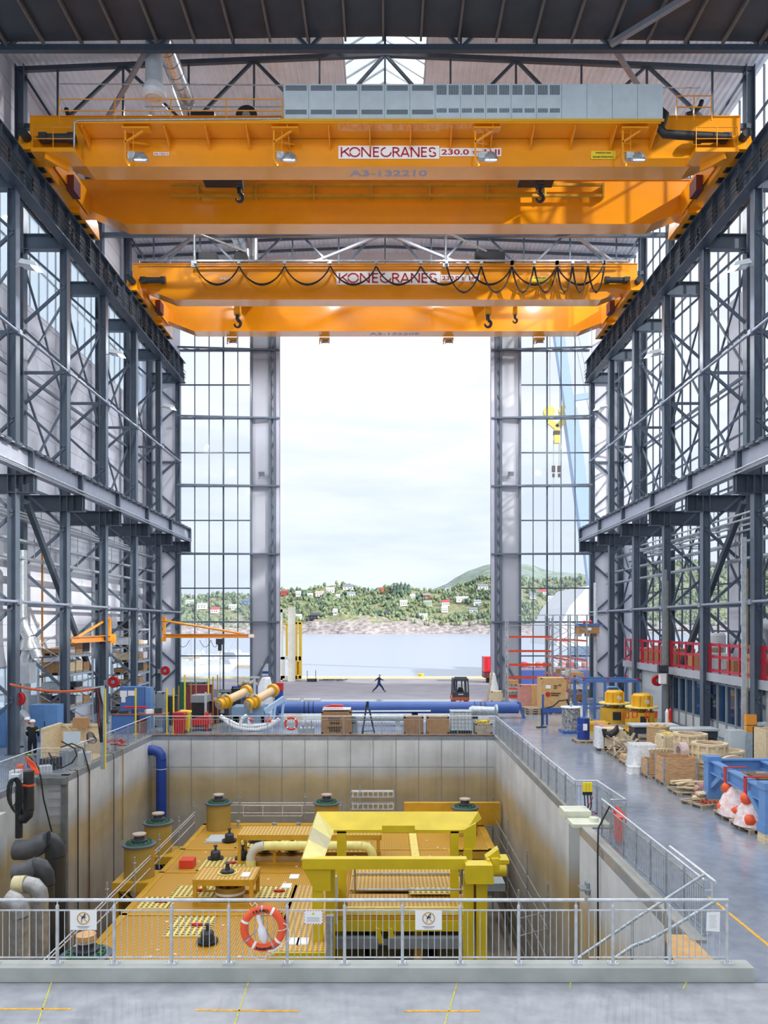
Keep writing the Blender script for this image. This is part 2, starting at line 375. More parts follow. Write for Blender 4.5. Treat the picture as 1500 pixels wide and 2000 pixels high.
# ------------------------------------------------ door wall: jambs and glazing
for sg, nm, wn in ((-1, 'left', 'window_4'), (1, 'right', 'window_5')):
    xo, xi, xp = (17.7, 11.5, 9.1) if sg < 0 else (17.65, 11.6, 9.15)
    w = MB(); w.box(sg * xp, sg * xi, DW - .12, DW + .1, .7, 36.2); struct('wall_jamb_' + nm, w, mat('jamb_panel', '#a3a6b0', .5, 0, .03, .5))
    j = MB()
    w = MB(); w.box(sg * xp, sg * (xp + .3), DW - .3, DW + .12, 0, 36.2); struct('trim_jamb_' + nm, w, mat('jamb_edge', '#a9a8b8', .4, 0, .03, .5))
    for x in (xp + .42, xp + .85):
        j.beam((sg * x, DW - .2, 0), (sg * x, DW - .2, 36.2), .2, .28)
    z = .3; k = 0
    while z < 35: j.beam((sg * (xp + .42), DW - .2, z + (0 if k % 2 else 1.05)), (sg * (xp + .85), DW - .2, z + (1.05 if k % 2 else 0)), .1, .1); z += 1.05; k += 1
    j.beam((sg * (xi + .05), DW - .25, 0), (sg * (xi + .05), DW - .25, 36.2), .16, .3)
    j.build('door_jamb_truss', STEEL, None, label='dark steel lattice post framing the %s side of the tall hall doorway' % nm, cat='post')
    t = thing(wn, None, None, (sg * 14.5, DW, .7), kind='structure')
    g = MB(); g.box(sg * xi, sg * xo, DW, DW + .03, .7, 36.2); g.build('pane', GLW, t)
    fr = MB()
    for k in range(1, 5):
        x = sg * (xi + (xo - xi) * k / 5); wd = .07 if k in (1, 3, 4) else .13
        wd = .13 if k == 2 else .07
        fr.box(x - wd / 2, x + wd / 2, DW - .12, DW - .01, .7, 36.2)
    for k in range(1, 13): z = .9 + k * 2.93 - .25; fr.box(sg * xi, sg * xo, DW - .14, DW - .01, z - .05, z + .05)
    fr.build('window_frame', STEELD, t)
    # wind girders standing behind the glass at every second transom
    for k in range(1, 7):
        z = .65 + (k * 2 - .0) * 2.93 - .0
        b = MB(); a = (sg * xo, DW - .3, z); c = (sg * xp, DW - .3, z)
        b.beam(a, c, .12, .14); b.beam((sg * xo, DW - 1.1, z), (sg * xp, DW - .35, z), .12, .14)
        for q in range(8):
            u = q / 8; v = (q + 1) / 8
            pa = Vector((sg * (xo + (xp - xo) * u), DW - .3 if q % 2 else DW - 1.1 + .75 * u, z)); pb = Vector((sg * (xo + (xp - xo) * v), DW - .3 if not q % 2 else DW - 1.1 + .75 * v, z))
            b.beam(pa, pb, .06, .06)
        words = ['lowest', 'second lowest', 'third lowest', 'fourth lowest', 'second highest', 'highest']
        b.build('wind_girder', STEEL, None, label='thin horizontal steel girder across the %s door-wall glazing, %s of six' % (nm, words[k - 1]), cat='girder', group='wind girders on the door wall')
    b = MB(); b.beam((sg * xi, DW - .3, .75), (sg * (xp + .95), DW - .3, 3.6), .16, .16); b.build('corner_brace', STEEL, None, label='short diagonal steel brace at the foot of the %s door jamb' % nm, cat='brace')
# ------------------------------------------------ roof
def corr(x0, x1, z0, z1, y0, y1, p=.36, d=.07):
    m = MB(); n = int(abs(x1 - x0) / p); vs = []; prof = []
    for i in range(n):
        for u, h in ((0, 0), (.3, 0), (.5, 1), (.8, 1)): t = (i + u) / n; prof.append((x0 + (x1 - x0) * t, z0 + (z1 - z0) * t - h * d))
    prof.append((x1, z1))
    for x, z in prof: vs += [(x, y0, z), (x, y1, z)]
    m.add(vs, [(2 * i, 2 * i + 2, 2 * i + 3, 2 * i + 1) for i in range(len(prof) - 1)]); return m
RFM = mat('corrugated_roof_sheet', '#dbe4f0', .55, 0, .05, .8)
r = MB()
for x0, x1, z0, z1 in ((LX, -2.35, 37.6, 38.45), (RX, 2.35, 37.6, 38.45)):
    q = corr(x0, x1, z0, z1, 37.6, DW); r.add(q.v, q.f)
for x0, x1 in ((-2.35, -.01), (2.35, .01)): q = corr(x0, x1, 38.45, 38.5, 48.5, DW); r.add(q.v, q.f)
r.box(LX - .3, RX + .2, 37.6, DW, 38.6, 38.7) if False else None
struct('ceiling', r, RFM)
w = MB(); w.box(LX, RX, 12, 37.59, 38.4, 38.5); struct('ceiling_upper', w, RFM)  # roof piece out of view, added to stop sun above the dark bay
CEILD = mat('dark_ceiling_sheet', '#3c424b', .5, 0, .08, 1)
c = MB(); c.add([(LX, 13, 34.25), (0, 13, 34.55), (0, 37.45, 34.55), (LX, 37.45, 34.25), (RX, 37.45, 34.25), (RX, 13, 34.25)], [(0, 1, 2, 3), (1, 5, 4, 2)])
c.add([(LX, 13, 34.35), (0, 13, 34.65), (0, 37.45, 34.65), (LX, 37.45, 34.35), (RX, 37.45, 34.35), (RX, 13, 34.35)], [(3, 2, 1, 0), (2, 4, 5, 1)])
struct('ceiling_dark', c, CEILD)
PURL = mat('brown_purlin', '#6d6460', .6, 0, .08, 2)
for k in range(23):
    x = -20 + k * 1.81; z = 34.52 - abs(x) * .0143 - .12
    b = MB(); b.beam((x, 13, z), (x, 37.4, z), .1, .2)
    b.build('trim_purlin', PURL, None, kind='structure')
t = thing('window_skylight', None, None, (0, 43, 38.4), kind='structure')
g = MB(); g.add([(-2.35, 37.6, 38.5), (0, 37.6, 40), (2.35, 37.6, 38.5), (-2.35, 48.4, 38.5), (0, 48.4, 40), (2.35, 48.4, 38.5)], [(0, 1, 4, 3), (1, 2, 5, 4), (0, 2, 1), (3, 4, 5)]); g.build('pane', GLF, t)
fr = MB()
for k in range(10):
    y = 37.7 + k * 1.18
    for sg in (-1, 1): fr.beam((sg * 2.35, y, 38.5), (0, y, 39.95), .07, .1)
for x, z in ((-2.35, 38.5), (2.35, 38.5), (0, 39.95)): fr.beam((x, 37.6, z), (x, 48.4, z), .12, .16)
fr.build('window_frame', LGREY, t)
# ================================================================ STRUCTURAL STEEL
NUM = ['at the door wall', 'first from the door wall', 'second from the door wall', 'third from the door wall', 'fourth from the door wall', 'fifth from the door wall', 'sixth from the door wall']
def column(sg, y, k):
    side = 'left' if sg < 0 else 'right'
    t = thing('lattice_column', 'dark grey twin-leg lattice column in the %s row, %s' % (side, NUM[k]), 'column', (sg * 19, y, 0), group='%s row of lattice columns' % side)
    a, b = sg * 17.85, sg * 20.3
    m = MB(); m.ibeam((a, y, 0), (a, y, 27.2), .42, .42, .035, up=(1, 0, 0)); m.box(a - .3, a + .3, y - .3, y + .3, 0, .04); m.build('inner_leg', STEEL, t)
    m = MB(); m.ibeam((b, y, 0), (b, y, 37.4), .5, .5, .035, up=(1, 0, 0)); m.box(b - .32, b + .32, y - .32, y + .32, 0, .04); m.build('outer_leg', STEEL, t)
    m = MB(); z = .4; q = 0
    while z < 26.2:
        if not (11.8 < z < 13.8): m.beam((a if q % 2 else b, y, z), (b if q % 2 else a, y, z + 2.2), .14, .14)
        z += 2.25; q += 1
    for z in (7.35, 20.3): m.beam((a, y, z), (b, y, z), .12, .16)
    m.build('lacing', STEEL, t)
    m = MB(); m.ibeam((sg * 17.3, y, 27.55), (sg * 20.2, y, 27.55), .4, .85, .04); m.build('upper_bracket', STEEL, t)
    m = MB(); m.ibeam((sg * 16.75, y, 13.0), (sg * 20.2, y, 13.0), .45, .9, .04)
    for u in (16.8, 17.3): m.box(sg * u, sg * (u + .03), y - .2, y + .2, 12.6, 13.4)
    m.build('lower_bracket', STEELD, t)
for sg in (-1, 1):
    for k in range(7):
        column(sg, CY_[k] - (.25 if k == 0 else 0), k)
# ties and bracing between the columns
BN = ['nearest the door wall', 'second from the door wall', 'third from the door wall', 'fourth from the door wall', 'fifth from the door wall', 'sixth from the door wall']
for sg in (-1, 1):
    side = 'left' if sg < 0 else 'right'
    for z, nm in ((7.35, 'lower'), (20.3, 'upper')):
        m = MB(); m.tube((sg * 17.6, 28, z), (sg * 17.6, DW - .3, z), .075, n=8)
        for y in CY_[1:7]: m.box(sg * 17.48, sg * 17.7, y - .15, y + .15, z - .12, z + .12)
        m.build('tie_bar', mat('pale_tie_steel', '#8d94a4', .4, .2, .05), None, label='long pale horizontal tie bar along the %s column row, %s one' % (side, nm), cat='tie bar')
    m = MB()
    for z in (7.35, 14, 20.3): m.beam((sg * 20.3, 28, z), (sg * 20.3, DW - .3, z), .14, .16)
    m.build('steel_girt', STEEL, None, label='horizontal steel girts tying the outer legs of the %s columns' % side, cat='girt')
    for k in range(6):
        y1, y0 = CY_[k], CY_[k + 1]
        m = MB()
        if sg > 0: zz = [(0.3, 7.35), (7.35, 14), (14, 20.3), (20.3, 27)]
        else: zz = [(14, 20.3), (20.3, 27)] if k % 2 else [(20.3, 27)]
        for a, b in zz:
            m.beam((sg * 20.25, y0, a), (sg * 20.25, y1, b), .11, .11); m.beam((sg * 20.35, y0, b), (sg * 20.35, y1, a), .11, .11)
        m.build('cross_bracing', STEEL, None, label='crossed steel braces between outer column legs on the %s, bay %s' % (side, BN[k]), cat='bracing', group='%s wall bracing' % side)
    # one heavy raking strut
    y1, y0 = CY_[4], CY_[3]
    m = MB(); m.beam((sg * 18.6, 40.4, 12.6), (sg * 18.6, 49.2, 3.2), .26, .3); m.build('raking_strut', STEELD, None, label='heavy dark raking strut leaning inside the %s column row' % side, cat='strut')
    # crane runways
    X = 17.5
    t = thing('crane_runway', 'upper dark steel crane runway girder on the %s, carrying the orange cranes' % side, 'runway girder', (sg * X, 48, 27.1))
    m = MB(); m.ibeam((sg * X, 26, 28.0), (sg * X, DW - .2, 28.0), .6, 1.75, .06)
    for y in [26 + 1.5 * i for i in range(28)]: m.box(sg * (X - .28), sg * (X + .28), y - .02, y + .02, 27.2, 28.85)
    m.build('girder', STEELD, t)
    m = MB(); m.box(sg * (X - .06), sg * (X + .06), 26, DW - .2, 28.88, 28.98); m.build('rail', DGREY, t)
    m = MB()
    for z in (27.5, 27.75, 28.0): m.tube((sg * (X - .35), 26, z), (sg * (X - .35), DW - .4, z), .025, n=6)
    for y in [26 + 2.4 * i for i in range(17)]: m.box(sg * (X - .36), sg * (X - .28), y - .03, y + .03, 27.45, 28.05)
    m.build('conductor_bar', BLACK, t)
    m = MB(); m.beam((sg * 18.6, 26, 27.9), (sg * 18.6, DW - .3, 27.9), .12, .18)
    for i in range(27): m.beam((sg * 18.6, 27 + 1.5 * i, 27.9), (sg * 17.7, 27.75 + 1.5 * i, 27.9), .07, .07); m.beam((sg * 17.7, 27.75 + 1.5 * i, 27.9), (sg * 18.6, 28.5 + 1.5 * i, 27.9), .07, .07)
    m.build('surge_truss', STEEL, t)
    X = 16.95
    t = thing('crane_runway', 'lower crane runway girder on the %s with pale web and dark rail clips' % side, 'runway girder', (sg * X, 48, 13.45))
    m = MB(); m.ibeam((sg * X, 26, 13.98), (sg * X, DW - .5, 13.98), .5, 1.06, .05); m.build('girder', mat('pale_girder_steel', '#a2a8b8', .4, .1, .04), t)
    for y in CY_[1:7]: pass
    for y in [26.4 + 1.0 * i for i in range(41)]: m = MB(); m.box(sg * (X - .34), sg * (X + .3), y - .28, y + .28, 14.42, 14.56); m.build('rail_clip', STEELD, t)
    for y in CY_[:7]: m = MB(); m.box(sg * (X - .26), sg * (X + .26), y - .1 - .4, y + .1 - .4, 13.46, 14.5); m.build('stiffener', STEELD, t)
    m = MB(); m.box(sg * (X - .05), sg * (X + .05), 26, DW - .5, 14.56, 14.66); m.build('rail', DGREY, t)
    m = MB(); m.tube((sg * (X - .34), 26, 13.55), (sg * (X - .34), DW - .6, 13.55), .05, n=6); m.tube((sg * (X - .3), 26, 13.4), (sg * (X - .3), DW - .6, 13.4), .04, n=6); m.build('conduit', GALV, t)
# roof trusses
def truss(y, k):
    m = MB(); top = lambda x: 37.2 + (20.3 - abs(x)) / 20.3 * .85
    m.beam((-20.4, y, 34.0), (20.4, y, 34.0), .26, .28)
    for sg in (-1, 1): m.beam((sg * 20.4, y, 37.2), (0, y, 38.05), .22, .24)
    nodes = [-14.6, -7.3, 0, 7.3, 14.6]; bots = [-20.3, -10.95, -3.65, 3.65, 10.95, 20.3]
    bots = [-18.25, -10.95, -3.65, 3.65, 10.95, 18.25]
    for x in nodes:
        for dx in (-3.65, 3.65): m.beam((x, y, top(x)), (x + dx, y, 34.0), .15, .15)
        m.beam((x, y, top(x)), (x, y, 34), .11, .11)
    for x in bots: m.beam((x, y, top(x)), (x, y, 34), .1, .1)
    for sg in (-1, 1): m.beam((sg * 20.3, y, 37.2), (sg * 18.25, y, 34), .14, .14)
    m.build('roof_truss', STEELD if k < 2 else STEEL, None, label='steel roof truss spanning the hall, %s from the camera' % ['first', 'second', 'third', 'fourth', 'fifth'][k], cat='roof truss', group='roof trusses')
for k, y in enumerate((37.5, 43.4, 49.4, 55.4, 61.4)): truss(y, k)
# roof wind bracing in the truss bottom plane
BRM = mat('pale_brace_steel', '#8b919b', .4, .3, .05)
for i, (p, q, w) in enumerate([((11, 37.6, 34.2), (20, 49.3, 34.2), .2), ((-11.4, 37.6, 34.2), (-20, 49.3, 34.2), .2), ((-7.5, 49.4, 34.1), (7.3, 61.2, 34.1), .18), ((7.5, 49.4, 34.1), (-7.3, 61.2, 34.1), .18), ((-7.5, 49.5, 34.1), (-19, 61.2, 34.1), .18), ((7.6, 49.5, 34.1), (19, 61.2, 34.1), .18), ((10.8, 37.2, 34.0), (17.5, 30, 34.0), .24)]):
    m = MB(); m.beam(p, q, w, w); m.build('roof_brace', BRM, None, label='%s diagonal roof brace under the corrugated roof' % ['wide right front', 'wide left front', 'rising left-to-right rear', 'falling left-to-right rear', 'outer left rear', 'outer right rear', 'short dark-ceiling'][i], cat='brace')
# roof purlins seen between the cranes
m = MB()
for y in [50.5 + 1.9 * i for i in range(9)]: m.beam((LX, y, 37.35), (0, y, 38.2), .14, .2); m.beam((RX, y, 37.35), (0, y, 38.2), .14, .2)
struct('trim_roof_purlins', m, STEEL)
# conduits and pipe runs under the roof
m = MB(); m.tube((-16.5, 39.5, 33.7), (16, 39.5, 33.5), .03, n=6); m.tube((-12.5, 40.5, 33.2), (-3, 40.5, 33.2), .03, n=6)
m.build('sprinkler_pipe', GALV, None, label='thin sprinkler pipes running across above the front crane', cat='pipe')
# ventilation
t = thing('ventilation_duct', 'silver spiral ventilation duct running back under the roof on the left', 'duct', (-11, 50, 34.3))
m = MB(); m.tube((-11, 38.2, 35.2), (-11, 62, 35.2), .46, n=20)
for i in range(30): m.lathe([(.47, -.02), (.48, 0), (.47, .02)], (-11, 38.3 + .8 * i, 35.2), 20, 'Y')
m.build('duct', SILV, t)
m = MB(); m.tube((-9.9, 58, 35.2), (-9.9, 58, 33.2), .42, n=16); m.build('drop', SILV, t)
t = thing('air_diffuser', 'round white air diffuser drum hanging at the upper left', 'air diffuser', (-11.45, 38.6, 32.3))
m = MB(); m.tube((-11.45, 38.6, 32.9), (-11.45, 38.6, 36.2), .43, n=20); m.build('drop_duct', LGREY, t)
m = MB(); m.lathe([(0, 32.32), (.2, 32.3), (.32, 32.36), (.44, 32.3), (.58, 32.42), (.6, 32.6), (.45, 33.0)], (-11.45, 38.6, 0), 24); m.build('outlet', WHITE, t)
# floodlights on the columns
def floodlight():
    t = local('floodlight', 'x', 'floodlight')
    m = MB(); m.beam((0, 0, 0), (.5, 0, .1), .06); m.beam((.5, -.25, .1), (.5, .25, .1), .05); m.build('arm', GALV, t)
    m = MB(); m.add([(.25, -.35, .05), (1.15, -.35, -.12), (1.15, .35, -.12), (.25, .35, .05), (.35, -.25, .3), (1.0, -.25, .15), (1.0, .25, .15), (.35, .25, .3)], [(0, 3, 2, 1), (4, 5, 6, 7), (0, 1, 5, 4), (1, 2, 6, 5), (2, 3, 7, 6), (3, 0, 4, 7)]); m.build('housing', LGREY, t)
    m = MB(); m.add([(.3, -.3, .03), (.3, .3, .03), (1.1, .3, -.12), (1.1, -.3, -.12)], [(0, 1, 2, 3)]); m.build('lens', mat('lamp_glass', '#dfe6ea', .1, 0, 0), t)
    return t
fl0 = floodlight(); first = True
for sg in (-1, 1):
    for y, nm in ((61.4, 'farthest'), (49.4, 'middle'), (37.4, 'nearest')):
        lab = 'grey floodlight on the %s column row, %s of three' % ('left' if sg < 0 else 'right', nm)
        loc = (sg * 17.6, y - .3, 23.3); rz = 0 if sg < 0 else math.pi
        if first: fl0.location = loc; fl0['label'] = lab; fl0['group'] = 'column floodlights'; first = False
        else: dup(fl0, loc, rz, lab, 'column floodlights')
# cable trays and service pipes along the side walls
for sg in (-1, 1):
    side = 'left' if sg < 0 else 'right'
    t = thing('cable_tray', 'stacked galvanised cable trays hung along the %s column row' % side, 'cable tray', (sg * 18.8, 48, 9.6), group=None)
    for z, x, nm in ((11.9, 19.4, 'upper'), (10.6, 18.9, 'middle'), (9.7, 18.9, 'lower')):
        m = MB(); m.box(sg * x, sg * (x + .5), 28, DW - .8, z - .02, z + .02)
        for e in (0, .5): m.box(sg * (x + e) - .02, sg * (x + e) + .02, 28, DW - .8, z - .02, z + .1)
        for y in [28.5 + 2 * i for i in range(19)]: m.beam((sg * x, y, z), (sg * (x + .5), y, z), .05, .05); m.beam((sg * (x + .25), y, z), (sg * (x + .25), y, z + 1.2), .03, .03)
        m.build('tray', GALV, t)
for i in range(7):
    z = 11.9 - .22 * (i % 4); x = 18.2 + .28 * i
    m = MB(); m.tube((x, 28, z), (x, 58 - i * .8, z), .055, n=8); m.tube((x, 58 - i * .8, z), (x + 2.2, 58 - i * .8, z), .055, n=8)
    m.build('service_pipe', GALVL, None, label='pale service pipe high along the right wall, %s in its bundle' % ['innermost', 'second inner', 'third inner', 'middle', 'third outer', 'second outer', 'outermost'][i], cat='pipe', group='service pipes on the right')
for i in range(3):
    m = MB(); m.tube((-19.6 + .3 * i, 28, 12.3 - .25 * i), (-19.6 + .3 * i, 62, 12.3 - .25 * i), .05, n=8)
    m.build('service_pipe', GALVL, None, label='pale service pipe high along the left wall, %s of three' % ['outermost', 'middle', 'innermost'][i], cat='pipe', group='service pipes on the left')
# large spiral duct down the left wall
t = thing('exhaust_duct', 'silver exhaust duct dropping down beside the left columns with an elbow and box', 'duct', (-18.9, 41, 0))
def ppt(x, y, Y=41.0): return at(x, y, Y)
m = MB(); m.pipe([ppt(42, 1075), ppt(42, 1200), ppt(46, 1225), ppt(56, 1245)], .3, 12); m.build('upper_run', SILV, t)
m = MB(); c = ppt(57, 1258); m.lathe([(0, -.3), (.62, -.3), (.62, -.2), (.33, .42), (0, .42)], c, 4); m.build('funnel', SILV, t)
m = MB(); m.pipe([ppt(52, 1300), ppt(51, 1285), ppt(54, 1272), ppt(62, 1268), ppt(70, 1275), ppt(72, 1285)], .3, 12); m.build('elbow', SILV, t)
m = MB(); m.box(ppt(43, 0).x, ppt(64, 0).x, 40.6, 41.4, ppt(0, 1334).z, ppt(0, 1294).z); m.build('fan_box', LGREY, t)
m = MB(); m.tube(ppt(50, 1334), ppt(50, 1400), .2, n=12); m.pipe([ppt(50, 1396, 39.8), ppt(42, 1402, 39.8), ppt(39, 1416, 39.8), ppt(40, 1455, 39.8)], .34, 12); m.build('lower_run', SILV, t)
m = MB(); m.tube((-19.6, 44.5, 0), (-19.6, 44.5, 11), .06, n=8); m.build('gas_pipe', ORANGE, None, label='thin orange vertical pipe on the left wall by the exhaust duct', cat='pipe')
# ================================================================ OVERHEAD CRANES
ZB, ZT = 28.95, 31.4
def girder(y0, y1, xe=17.6, xb=14.75):
    m = MB(); P = [(-xe, ZT), (-xe, ZB + .75), (-xb - 1.9, ZB + .75), (-xb, ZB), (xb + .3, ZB), (xb + 2.2, ZB + .75), (xe, ZB + .75), (xe, ZT)]
    m.prism(P, (0, y0 + .06, 0), (1, 0, 0), (0, 0, 1), (0, y1 - y0 - .12, 0))
    m.box(-xb, xb + .3, y0, y1, ZB - .04, ZB)                      # bottom flange
    for sg in (-1, 1):
        a, b = (xb, xb + 1.9) if sg < 0 else (xb + .3, xb + 2.2)
        m.beam((sg * a, (y0 + y1) / 2, ZB - .02), (sg * b, (y0 + y1) / 2, ZB + .73), y1 - y0, .04)
    m.box(-xe, xe, y0, y1, ZT, ZT + .04)
    return m
def hooklift(t, x, y, z, s=1, col=DGREY):
    m = MB(); m.box(x - .18 * s, x + .18 * s, y - .25 * s, y + .25 * s, z - .5 * s, z + .2); m.tube((x - .2 * s, y, z - .25 * s), (x + .2 * s, y, z - .25 * s), .3 * s, n=14); m.build('hook_block', col, t)
    m = MB(); m.tube((x, y, z - .5 * s), (x, y, z - .85 * s), .13 * s, n=8)
    m.pipe([(x + .2 * s * math.sin(a) , y, z - 1.08 * s + .22 * s * math.cos(a)) for a in [i * .42 for i in range(12)]], [.13 * s * (1 - .05 * i) for i in range(12)], 8)
    m.build('hook', mat('hook_steel', '#3a3f45', .35, .6, .1), t)
def endtruck(t, sg, y0, y1):
    m = MB(); x = sg * 17.25
    for a, b in ((y0 - 1.1, y0 + 2.0), (y1 - 2.0, y1 + 1.1)):
        m.prism([(a, 29.1), (a + .25, 29.9), (a + .9, 30.3), (b - .9, 30.3), (b - .25, 29.9), (b, 29.1)], (x - .45, 0, 0), (0, 1, 0), (0, 0, 1), (.75 if sg < 0 else .9, 0, 0))
    m.box(x - .4, x + .4, y0 + 1, y1 - 1, 29.4, 30.2)
    m.build('end_truck', ORANGE, t)
    for y in (y0 - .6, y0 + .6, y0 + 1.5, y1 - 1.5, y1 - .6, y1 + .6): w = MB(); w.cyl((x - .2, y, 29.28), .3, .4, 16, 'X'); w.build('wheel', BLACK, t)
    w = MB(); w.tube((x, y0 - 1.45, 29.7), (x, y0 - 1.0, 29.7), .22, n=14); w.build('buffer', BLACK, t)
    w = MB(); w.tube((sg * 16.6, y0 - .35, 30.1), (sg * 15.5, y0 - .35, 30.1), .2, n=14); w.tube((sg * 15.5, y0 - .35, 30.1), (sg * 15.2, y0 - .35, 30.1), .26, n=14); w.box(sg * 16.9, sg * 16.5, y0 - .6, y0 - .1, 29.95, 30.25); w.build('travel_motor', DGREY, t)
    w = MB(); w.box(sg * 16.75, sg * 16.35, y0 + 2.4, y0 + 3.3, 29.1, 29.9); w.build('drive_panel', mat('maroon_panel', '#5a2a35', .5, 0, .05), t)
    w = MB(); w.prism([(y0 + 1, 29.4), (y1 - 1, 29.4), (y1 - .2, 30.6), (y0 + .5, 30.6)], (sg * 16.75, 0, 0), (0, 1, 0), (0, 0, 1), (sg * -.05, 0, 0)); w.build('gusset', ORANGE, t)
def railing_line(x0, x1, y, z, step, h=1.1):
    m = MB()
    for u in (h, h * .5): m.tube((x0, y, z + u), (x1, y, z + u), .028, n=6)
    n = max(1, round((x1 - x0) / step))
    for i in range(n + 1): x = x0 + (x1 - x0) * i / n; m.tube((x, y, z - .1), (x, y, z + h), .03, n=6)
    return m
def sign(t, name, x0, x1, z0, z1, y, plate, body, tm, bold=.02, pad=.82, hfrac=.7):
    m = MB(); m.box(x0, x1, y - .02, y, z0, z1); p = m.build(name, plate, t)
    if body:
        m = MB(); m.text(body, ((x0 + x1) / 2, y - .024, (z0 + z1) / 2), width=(x1 - x0) * pad, height=(z1 - z0) * hfrac, bold=bold); m.build('lettering', tm, p)
    return p
def konesign(t, xa, xb, za, zb, y):
    m = MB(); m.box(xa, xb, y - .02, y, za, zb); p = m.build('name_plate', PAPER, t)
    m = MB(); h = (zb - za) * .76; zc = (za + zb) / 2; W = xb - xa; u = W / 100; z0 = zc - h / 2; z1 = zc + h / 2; yy = y - .028; s = h * .145
    def st(a, b, w=s): m.beam((xa + u * a[0], yy, z0 + h * a[1]), (xa + u * b[0], yy, z0 + h * b[1]), .012, w, up=(0, 0, 1)) if abs(a[0] - b[0]) > .5 else m.box(xa + u * a[0] - w / 2, xa + u * a[0] + w / 2, yy - .006, yy + .006, z0 + h * a[1], z0 + h * b[1])
    def arc(cx, cz, rx, rz, a0, a1, n=20):
        P = [(xa + u * (cx + rx * math.cos(math.radians(a0 + (a1 - a0) * i / n))), z0 + h * (cz + rz * math.sin(math.radians(a0 + (a1 - a0) * i / n)))) for i in range(n + 1)]
        for (x, z), (x2, z2) in zip(P, P[1:]): m.beam((x, yy, z), (x2, yy, z2), .012, s)
    e = .07
    st((3, 0), (3, 1)); st((3.5, .42), (10.5, 1 - e)); st((5.6, .6), (11.3, e))                # K
    arc(16.2, .5, 4.9, .44, 0, 360, 32)                                                         # O
    st((23.3, 0), (23.3, 1)); st((23.6, .95), (31.3, .05)); st((31.6, 0), (31.6, 1))            # N
    st((35, 0), (35, 1)); st((35, e), (40.2, e)); st((35, .52), (39.8, .52)); st((35, 1 - e), (40.2, 1 - e))   # E
    arc(47.2, .5, 4.9, .44, 95, 365, 26)                                                        # C, opening turned up to the right
    st((54.3, 0), (54.3, 1)); arc(56.6, .72, 3.2, .215, -90, 90, 12); st((54.3, 1 - e), (56.8, 1 - e)); st((54.3, .5), (56.8, .5)); st((57.2, .48), (60.8, .04))     # R
    st((62, .02), (66, .98)); st((66, .98), (70, .02)); st((63.6, .3), (68.4, .3))              # A
    st((72.3, 0), (72.3, 1)); st((72.6, .95), (79.4, .05)); st((79.7, 0), (79.7, 1))            # N
    st((82.6, 0), (82.6, 1)); st((82.6, e), (87.6, e)); st((82.6, .52), (87.2, .52)); st((82.6, 1 - e), (87.6, 1 - e))   # E
    arc(93, .73, 3.0, .2, 20, 250, 14); arc(93.2, .27, 3.2, .2, 80, -160, 14)                   # S
    m.build('lettering', TEXTR, p)
DOWN = Matrix(((1, 0, 0), (0, -1, 0), (0, 0, -1)))
def build_crane(Y0, Y1, label, front):
    t = thing('overhead_crane', label, 'crane', (0, (Y0 + Y1) / 2, ZB), group=None)
    girder(Y0, Y0 + 1.15).build('front_girder', ORANGE, t)
    girder(Y1, Y1 + 1.15).build('rear_girder', ORANGE, t)
    for sg in (-1, 1): endtruck(t, sg, Y0, Y1 + 1.15)
    return t
# ---- front crane
Y = 38.5
t = build_crane(Y, 44.0, 'nearer orange overhead travelling crane with a long grey electrical cabinet on top', True)
m = MB(); m.box(-14.85, 13.25, Y - 1.15, Y, 30.32, 30.38); m.box(-14.85, 13.25, Y - 1.17, Y - 1.13, 30.3, 30.5); m.build('walkway', ORANGE, t)
for k in range(15):
    m = MB(); x = -14.6 + k * 1.98; m.prism([(0, 30.32), (-1.05, 30.32), (-1.05, 30.2), (0, 29.75)], (x - .03, Y, 0), (0, 1, 0), (0, 0, 1), (.06, 0, 0)); m.build('walkway_bracket', ORANGE, t)
railing_line(-15.65, -4.95, Y - 1.1, 30.4, 2.4).build('walkway_railing', ORANGE, t)
m = MB(); m.pipe([(-14.9, Y - 1.2, 29.1), (-14.9, Y - 1.2, 30.3), (-14.7, Y - 1.2, 30.42), (-5, Y - 1.2, 30.5)], .05, 8); m.build('cable_conduit', GALV, t)
for sg in (-1, 1):
    m = MB(); m.box(sg * 17.0, sg * 14.9, Y - 1.15, Y + .05, 28.95, 29.15); m.beam((sg * 16.4, Y - 1.0, 28.95), (sg * 15.6, Y + .0, 28.0 + .9), .1, .5); m.build('end_platform', ORANGE, t)
    m = MB()
    for z in (30.15, 29.6): m.tube((sg * 16.95, Y - 1.1, z), (sg * 14.95, Y - 1.1, z), .022, n=6)
    for x in (16.95, 15.95, 14.95): m.tube((sg * x, Y - 1.1, 29.1), (sg * x, Y - 1.1, 30.15), .022, n=6)
    m.build('platform_railing', ORANGE, t)
railing_line(14.2, 15.9, Y - .6, 30.9, .9).build('walkway_railing', ORANGE, t)
m = MB(); m.pipe([(13.35, Y - .3, 31.6), (13.6, Y - .7, 31.0), (13.3, Y - .9, 30.2), (13.5, Y - .9, 29.95), (14.2, Y - .9, 29.9), (16.6, Y - .8, 29.85)], .2, 10); m.build('cable_chain', BLACK, t)
